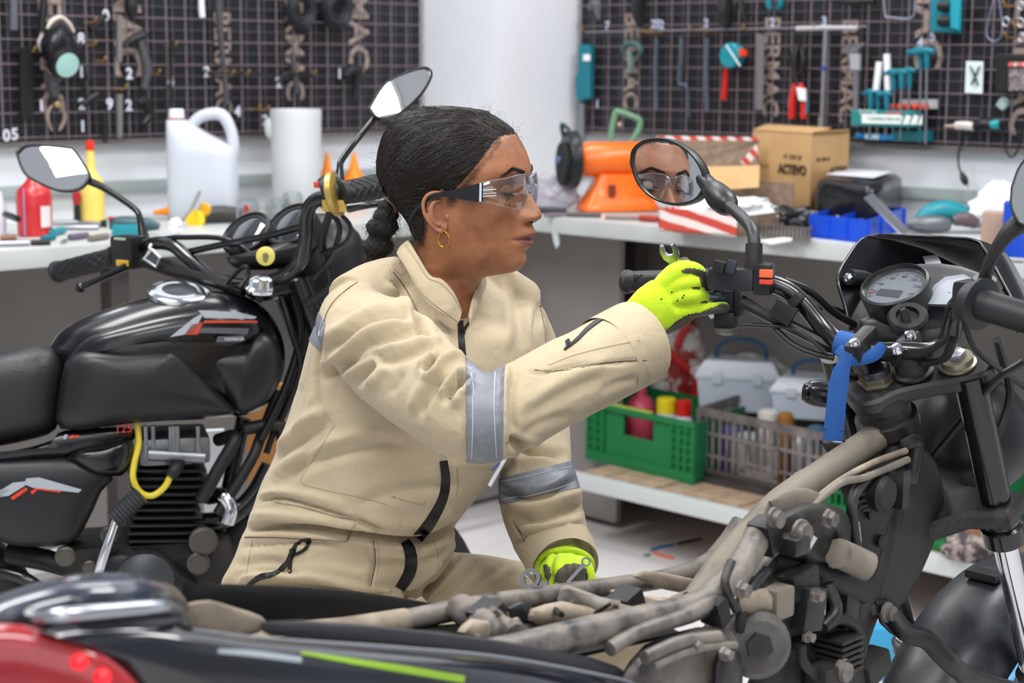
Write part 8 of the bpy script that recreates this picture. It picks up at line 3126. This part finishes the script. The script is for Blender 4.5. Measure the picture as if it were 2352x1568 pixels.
for k in range(6):
	a = k * math.pi / 3 + .2
	b = MB()
	b.tube([AXL, AXL + (H1 * math.cos(a) + Z3 * math.sin(a)) * .222], [.02, .011], 8, 1)
	sub(wh, 'spoke', b, m_alu)
b = MB()
b.lathe(AXL - R1 * .11, R1, [(0, .012), (.05, .03), (.17, .03), (.22, .012)], 20)
sub(wh, 'hub', b, m_alu)
rg = []
for a in np.linspace(R(18), R(205), 40):
	d = H1 * math.cos(a) + Z3 * math.sin(a)
	row = []
	for k in range(17):
		f = -1 + 2 * k / 16
		row.append(AXL + d * (.345 - .075 * abs(f) ** 2.6) + R1 * (.078 * math.sin(f * 1.45)))
	for k in range(17):
		f = 1 - 2 * k / 16
		row.append(AXL + d * (.339 - .075 * abs(f) ** 2.6) + R1 * (.073 * math.sin(f * 1.45)))
	rg.append(row)
fd = surf(t1, 'front_fender', MB().loft(rg), M('scuffed_fender', '1d1f23', .33, noise=(14, '3c4044', .45, .75, .5), bump=(30, .12)))
b = MB()
b.box(AXL + (H1 * math.cos(R(104)) + Z3 * math.sin(R(104))) * .350, (.03, .05, .012), Matrix.Rotation(R(45), 3, 'Z'), .004)
sub(fd, 'fender_bracket', b, m_dirt)
TUB = [([(2085, 955, 0), (2040, 985, 0), (1990, 1020, 0), (1900, 1082, 0), (1800, 1150, 0), (1735, 1215, 0), (1660, 1300, 0), (1600, 1385, 0)], .0190, 'backbone', m_dust),
       ([(1700, 1200, -.10), (1665, 1250, -.10), (1620, 1295, -.10), (1540, 1325, -.10), (1420, 1345, -.10), (1250, 1368, -.10), (1090, 1392, -.10), (930, 1425, -.10)], .0115, 'seat_rail', m_rail),
       ([(1745, 1215, .07), (1725, 1262, .08), (1680, 1330, .09), (1600, 1390, .09), (1470, 1425, .09), (1330, 1455, .09), (1190, 1490, .09), (1000, 1530, .09)], .0155, 'seat_rail', m_rail),
       ([(1060, 1398, -.08), (1110, 1430, 0), (1190, 1470, .07)], .016, 'cross_tube', m_rail),
       ([(1300, 1362, -.08), (1400, 1400, 0), (1470, 1420, .08)], .010, 'cross_tube', m_dust),
       ([(930, 1425, -.10), (800, 1445, -.10), (700, 1455, -.10)], .013, 'rear_rail', m_pale),
       ([(2030, 1390, .05), (2080, 1450, .08), (2130, 1470, .10), (2180, 1520, .12), (2240, 1560, .13), (2380, 1600, .14)], .0125, 'crash_bar', m_dirt),
       ([(1760, 1290, .05), (1830, 1300, .06), (1900, 1320, .07), (1985, 1352, .08)], .0185, 'air_hose', m_rub),
       ([(1925, 1270, .10), (1960, 1285, .10), (1995, 1302, .11)], .0175, 'breather_hose', m_dust),
       ([(2050, 960, .0), (2050, 1090, .02), (2030, 1220, .03), (2000, 1350, .03), (1950, 1500, .03), (1930, 1640, .03)], .02, 'down_tube', m_dust2),
       ([(2080, 1035, .05), (2000, 1065, .05), (1920, 1110, .05), (1840, 1180, .05), (1760, 1270, .05), (1700, 1370, .06), (1680, 1470, .06), (1660, 1560, .06)], .0042, 'wiring_tube', m_pale),
       ([(2085, 1055, .06), (1990, 1095, .06), (1930, 1110, .06), (1860, 1170, .06), (1790, 1250, .06), (1730, 1330, .07)], .0045, 'wiring_tube', m_dust),
       ([(1790, 1140, -.03), (1840, 1095, -.04), (1900, 1075, -.03)], .008, 'corrugated_sleeve', m_pale),
       ([(1890, 1440, .10), (1930, 1420, .10), (1970, 1450, .10), (1975, 1500, .10), (1930, 1530, .10)], .0075, 'rubber_hose', m_rub),
       ([(1840, 1480, .10), (1845, 1520, .10), (1880, 1560, .10), (1900, 1620, .1)], .006, 'rubber_hose', m_rub),
       ([(1740, 1400, .05), (1690, 1420, .06), (1620, 1450, .07), (1560, 1500, .07)], .006, 'brake_cable', m_dust2),
       ([(1640, 1430, .05), (1660, 1500, .06), (1650, 1580, .06)], .011, 'stay', m_dust)]
for pts_, r_, nm, m_ in TUB:
	if nm == 'corrugated_sleeve':
		pp = spline([np.array(a, float) for a in pts_], 12)
		b = MB()
		b.tube([B1(*a) for a in pp], [r_ * (1.12 if i % 2 else .92) for i in range(len(pp))], 12, 1)
	else:
		b = tubes(B1, pts_, r_, n=14)
	surf(t1, nm, b, m_)
PF = [([(2110, 1020), (2150, 1060), (2170, 1160), (2140, 1260), (2080, 1380), (2010, 1420), (1985, 1330), (1975, 1200), (1930, 1120), (2010, 1060)], .035, .008, .02, 'gusset_plate', m_dust2),
      ([(2010, 1380), (2040, 1375), (2065, 1400), (2090, 1440), (2110, 1480), (2070, 1470), (2020, 1430)], .045, .01, .03, 'bracket_plate', m_dirt),
      ([(1790, 1180), (1850, 1155), (1930, 1165), (1955, 1210), (1945, 1270), (1900, 1300), (1830, 1290), (1790, 1250)], .06, .03, -.03, 'carburettor', m_dust2),
      ([(1765, 1150), (1820, 1120), (1880, 1130), (1890, 1175), (1840, 1200), (1790, 1215)], .05, .01, .0, 'air_box', m_dust),
      ([(1700, 1330), (1770, 1320), (1860, 1345), (1890, 1385), (1870, 1440), (1800, 1470), (1730, 1450), (1690, 1400)], .05, .04, -.05, 'cylinder_head', m_dust2),
      ([(1690, 1360), (1760, 1350), (1775, 1400), (1700, 1410)], .09, .02, .06, 'intake_cover', m_pale),
      ([(1770, 1470), (1830, 1460), (1900, 1475), (1990, 1500), (2010, 1568), (2000, 1680), (1700, 1680), (1720, 1560)], .04, .04, -.06, 'crankcase', m_dust2),
      ([(1420, 1560), (1480, 1480), (1600, 1440), (1680, 1450), (1700, 1500), (1690, 1568), (1680, 1660), (1440, 1660)], .09, .03, .04, 'side_box', m_rail),
      ([(1660, 1480), (1700, 1500), (1706, 1560), (1690, 1640), (1640, 1640), (1640, 1520)], .12, .02, .08, 'box_lid', m_dirt),
      ([(1450, 1322), (1480, 1310), (1540, 1318), (1625, 1338), (1620, 1352), (1560, 1360), (1500, 1345)], -.06, .006, -.08, 'seat_bracket', m_pale),
      ([(1215, 1400), (1290, 1380), (1390, 1405), (1375, 1425), (1260, 1440), (1210, 1425)], .0, .02, -.06, 'battery_cover', m_pale),
      ([(1165, 1395), (1195, 1380), (1225, 1395), (1225, 1440), (1180, 1445)], .0, .01, -.04, 'relay_block', m_matte),
      ([(1400, 1355), (1455, 1348), (1465, 1385), (1410, 1390)], -.04, .01, -.06, 'tool_tray', m_pale),
      ([(1080, 1420), (1180, 1435), (1260, 1470), (1200, 1500), (1090, 1480), (1050, 1450)], .02, .02, -.04, 'inner_fender', m_pale)]
for pg, a_, bg, o_, nm, m_ in PF:
	surf(t1, nm, puff(pg, B1, a_, bg, o_, 2.8, 5, 2), m_)
b = MB()
b.lathe(B1(1740, 1482, .11), (R1 * .7 + Vector((-.4, -.5, .1))).normalized(), [(-.03, .024), (-.012, .038), (.0, .037), (.004, .033), (.010, .029), (.014, .012), (.022, .010)], 30)
hn = surf(t1, 'horn', b, M('dusty_horn', '53514e', .5, noise=(30, '3a3835', .4, .7)))
b = MB()
b.lathe(B1(1742, 1482, .128), (R1 * .7 + Vector((-.4, -.5, .1))).normalized(), [(0, .015), (.008, .015)], 6)
sub(hn, 'horn_nut', b, m_dirt)
for k in range(6):
	b = MB()
	b.box(B1(1885, 1450 + k * 14, .07), (.045, .09, .004), Matrix((H1, R1, Z3)).transposed(), .001)
	surf(t1, 'cooling_fin', b, m_dust2)
b = MB()
b.lathe(B1(2000, 1128, .045), R1, [(0, .022), (.02, .023), (.026, .018)], 24)
rk = surf(t1, 'ribbed_knob', b, m_rub)
for k in range(16):
	a = 2 * math.pi * k / 16
	b = MB()
	b.box(B1(2000, 1128, .056) + (H1 * math.cos(a) + Z3 * math.sin(a)) * .0228, (.003, .018, .003), Matrix((H1 * math.cos(a) + Z3 * math.sin(a), R1, Vector((0, 0, 1)))).transposed() if False else R(-45))
	sub(rk, 'rib', b, m_rub)
for x, y in ((1998, 1178), (2020, 1242), (2005, 1400), (1928, 1232)):
	b = MB()
	b.lathe(B1(x, y, .045 if x != 1928 else .09), R1, [(0, .008), (.004, .008), (.005, .003)], 12)
	surf(t1, 'frame_bolt', b, C('0d0d0e', .5) if x != 2005 else m_alu)
b = MB()
b.slab([B1(x, y, .097) for x, y in ((1866, 1228), (1876, 1235), (1856, 1268), (1845, 1260))], R1 * .001)
surf(t1, 'white_label', b, C('b9b7b0', .5))
b = MB()
b.tube([B1(2080, 1020, .05), B1(2104, 1015, .05), B1(2100, 1060, .05), B1(2092, 1110, .05)], [.008, .010, .010, .008], 10, 4)
surf(t1, 'cable_guide', b, m_dirt)
EX = [([(1680, 1290, .10), (1665, 1340, .11), (1690, 1400, .11)], .005, 'hose'), ([(1900, 1340, .09), (1920, 1400, .10), (1890, 1440, .10)], .008, 'hose'), ([(1760, 1310, .09), (1720, 1360, .10), (1700, 1440, .10), (1730, 1520, .10)], .006, 'cable'),
      ([(2000, 1090, .05), (1960, 1140, .06), (1960, 1210, .06), (1975, 1290, .06)], .007, 'cable'), ([(1480, 1510, .13), (1560, 1475, .13), (1650, 1462, .13)], .007, 'box_rim'),
      ([(1500, 1530, .135), (1600, 1490, .135), (1690, 1480, .135)], .004, 'box_rim'), ([(1640, 1380, .10), (1560, 1420, .11), (1460, 1455, .11), (1400, 1490, .11)], .008, 'side_rail'), ([(1300, 1375, .0), (1350, 1390, .0), (1420, 1400, .02)], .011, 'clamp')]
for pts_, r_, nm in EX:
	surf(t1, nm, tubes(B1, pts_, r_), m_rail if nm in ('side_rail', 'box_rim', 'clamp') else m_dirt)
for x, y, o_, w_, h_, m_ in ((1830, 1335, .08, .05, .03, m_dust2), (1780, 1380, .09, .035, .035, m_dust), (1850, 1395, .09, .04, .05, m_dirt), (1935, 1400, .07, .03, .06, m_dirt), (1820, 1250, .10, .03, .02, m_dirt), (1760, 1230, .08, .025, .04, m_dirt),
                     (1640, 1400, .10, .02, .03, m_rub), (1525, 1395, .0, .05, .02, m_pale), (1440, 1385, -.02, .03, .03, m_rub), (1120, 1420, .0, .03, .03, m_rub), (2060, 1120, .05, .02, .05, m_dirt), (2000, 1530, .06, .05, .03, m_dust2), (1900, 1560, .10, .05, .04, m_dust2)):
	b = MB()
	b.box(B1(x, y, o_), (w_, .03, h_), Matrix((H1, R1, Z3)).transposed() @ Matrix.Rotation(R((x * 7) % 40 - 20), 3, 'Y'), .005)
	surf(t1, 'engine_block', b, m_)
for x, y, o_, r_ in ((1775, 1190, .09, .010), (1835, 1225, .10, .013), (1900, 1190, .10, .009), (1700, 1352, .12, .008), (1870, 1365, .11, .007), (1850, 1460, .10, .006), (1660, 1500, .15, .006), (2035, 1405, .06, .010), (1910, 1290, .09, .006), (1930, 1540, .11, .012), (1590, 1480, .13, .006)):
	b = MB()
	b.lathe(B1(x, y, o_), R1, [(0, r_ * 1.3), (.004, r_ * 1.3), (.005, r_), (.011, r_ * .95)], 6 if r_ < .01 else 14)
	surf(t1, 'bolt', b, m_rail)
for k in range(26):
	x = 1050 + rng.uniform(0, 640)
	y = 1385 + (1690 - x) * .085 + rng.uniform(-18, 30)
	b = MB()
	q0_ = (x, y)
	b.tube([B1(x + rng.uniform(-50, 50) * f, y + rng.uniform(-24, 24) * f, rng.uniform(-.07, .07)) for f in (0, .5, 1, 1.4)], rng.uniform(.0015, .005), 6, 3)
	surf(t1, 'loose_wire', b, (m_cable, m_pale, m_dust)[k % 3])
b = puff([(420, 1338), (560, 1342), (760, 1352), (1010, 1388), (1000, 1420), (850, 1440), (600, 1440), (430, 1430)], B1, -.115, .004, -.12, 3, 3, 2)
surf(t1, 'far_side_panel', b, C('0b0b0c', .5))
b = MB()
b.slab([B1(x, y, o) for x, y, o in ((430, 1480, -.11), (1000, 1460, -.11), (1450, 1400, -.09), (1560, 1450, .07), (1200, 1530, .07), (430, 1560, .06))], (0, 0, -.004))
surf(t1, 'tray', b, C('0c0c0d', .6))
b = puff([(430, 1385), (480, 1378), (540, 1395), (600, 1415), (612, 1440), (560, 1462), (470, 1455), (436, 1430)], B1, -.02, .006, -.05, 5, 4, 2)
surf(t1, 'muddy_bracket', b, m_pale)
NAVY = M('dark_navy_gloss', '0a0e16', .16, coat=.7, noise=(8, '141a24', .4, .7))
b = puff([(90, 1448), (300, 1436), (440, 1448), (620, 1470), (900, 1492), (1150, 1515), (1400, 1565), (1540, 1620), (1300, 1800), (480, 1800), (340, 1620), (220, 1520)], B1, .115, .04, .095, 3.4, 6, 3, cen=(600, 1600))
sp1 = surf(t1, 'side_panel', b, NAVY)
b = puff([(600, 1428), (700, 1424), (900, 1440), (1150, 1470), (1360, 1510), (1440, 1545), (1400, 1560), (1150, 1510), (900, 1480), (620, 1460)], B1, .10, .008, .08, 3, 3, 2)
surf(t1, 'panel_top_edge', b, M('grey_edge', '2b2a2e', .5))
b = MB()
b.tube([B1(x, y, .118) for x, y in ((440, 1452), (620, 1472), (900, 1490), (1150, 1512), (1400, 1556), (1480, 1580))], .0032, 8, 4)
surf(t1, 'edge_trim', b, C('6f7278', .3, .3))
GB = BVHTree.FromPolygons([Vector(v) for v in sp1.data.vertices and [sp1.matrix_basis @ v.co + base_of(t1) for v in sp1.data.vertices]], [tuple(p.vertices) for p in sp1.data.polygons])
ribbon([(690, 1500), (800, 1518), (930, 1538), (1064, 1560)], [6, 11, 15, 16], .0004, 'green_stripe', C('7fa22a', .4), t1, across=3, bvh=GB, ydefault=1.4)
ribbon([(500, 1496), (580, 1502), (690, 1516)], [8, 12, 12], .0004, 'silver_stripe', C('8f979c', .35), t1, across=3, bvh=GB, ydefault=1.3)
b = puff([(-120, 1420), (-20, 1372), (90, 1335), (200, 1314), (310, 1316), (385, 1338), (425, 1375), (436, 1410), (440, 1450), (300, 1446), (100, 1450), (-120, 1480)], B1, .02, (.075, .06), -.02, 2.3, 7, 3)
surf(t1, 'tail_cowl', b, M('smoky_grey_cowl', '1b2230', .2, coat=.6, noise=(10, '39404e', .4, .75)))
b = tubes(B1, [(80, 1418, .12), (150, 1412, .14), (270, 1402, .14), (375, 1394, .135), (410, 1405, .11)], [.004, .0055, .0055, .005, .004], n=14)
surf(t1, 'grab_rail', b, C('a9acb3', .25, .9))
b = tubes(B1, [(60, 1425, .10), (170, 1440, .125), (300, 1432, .125), (400, 1420, .115)], [.008, .010, .010, .007], n=14)
surf(t1, 'rail_mount', b, NAVY)
b = puff([(-140, 1440), (20, 1432), (110, 1450), (200, 1482), (275, 1530), (330, 1600), (300, 1700), (-140, 1760)], lambda x, y, o: PP(x, y, B1(100, 1500, .12) + (R1 * .8 - H1 * .6) * o, (R1 * .8 - H1 * .6)), 0, .02, -.05, 2.6, 7, 3, cen=(60, 1590))
tlm = M('red_lens', '86101e', .14, coat=.5, noise=(6, 'a5383a', .45, .8))
tl = surf(t1, 'tail_light', b, tlm)
for x, y, r_ in ((182, 1520, .006), (235, 1556, .006)):
	b = MB()
	b.ball(PP(x, y, B1(100, 1500, .12) + (R1 * .8 - H1 * .6) * .018, (R1 * .8 - H1 * .6)), r_)
	sub(tl, 'glowing_reflector_cell', b, C('ff2230', .2, emit=('ff1420', .6)))  # glint put into the material as a red glow of its own
c = O1 - H1 * 1.28
c = Vector((c.x, c.y, .30))
b = MB()
b.tube([c + (H1 * math.cos(a) + Z3 * math.sin(a)) * .255 for a in np.linspace(0, 2 * math.pi, 49)], .045, 14, 1, cap=False)
wh = surf(t1, 'rear_wheel', b, m_rub)
b = MB()
b.tube([c + (H1 * math.cos(a) + Z3 * math.sin(a)) * .215 for a in np.linspace(0, 2 * math.pi, 41)], .014, 8, 1, cap=False)
sub(wh, 'rim', b, m_alu)
b = MB()
b.tube([c - R1 * .1, c + R1 * .1], .03, 14, 1)
sub(wh, 'hub', b, m_alu)
for off in (-.11, .11):
	b = MB()
	b.tube([c + R1 * off, O1 - H1 * .72 + R1 * off * .8 + Vector((0, 0, .36 - O1.z))], .018, 10, 1)
	surf(t1, 'swing_arm', b, m_dust2)
b = MB()
b.tube([O1 - H1 * .5 + Vector((0, 0, .34 - O1.z)), O1 - H1 * .5 + Vector((0, 0, .1 - O1.z)) - R1 * .15, O1 - H1 * .52 + Vector((0, 0, .0 - O1.z)) - R1 * .2], .012, 8, 2)
surf(t1, 'stand', b, m_dust2)
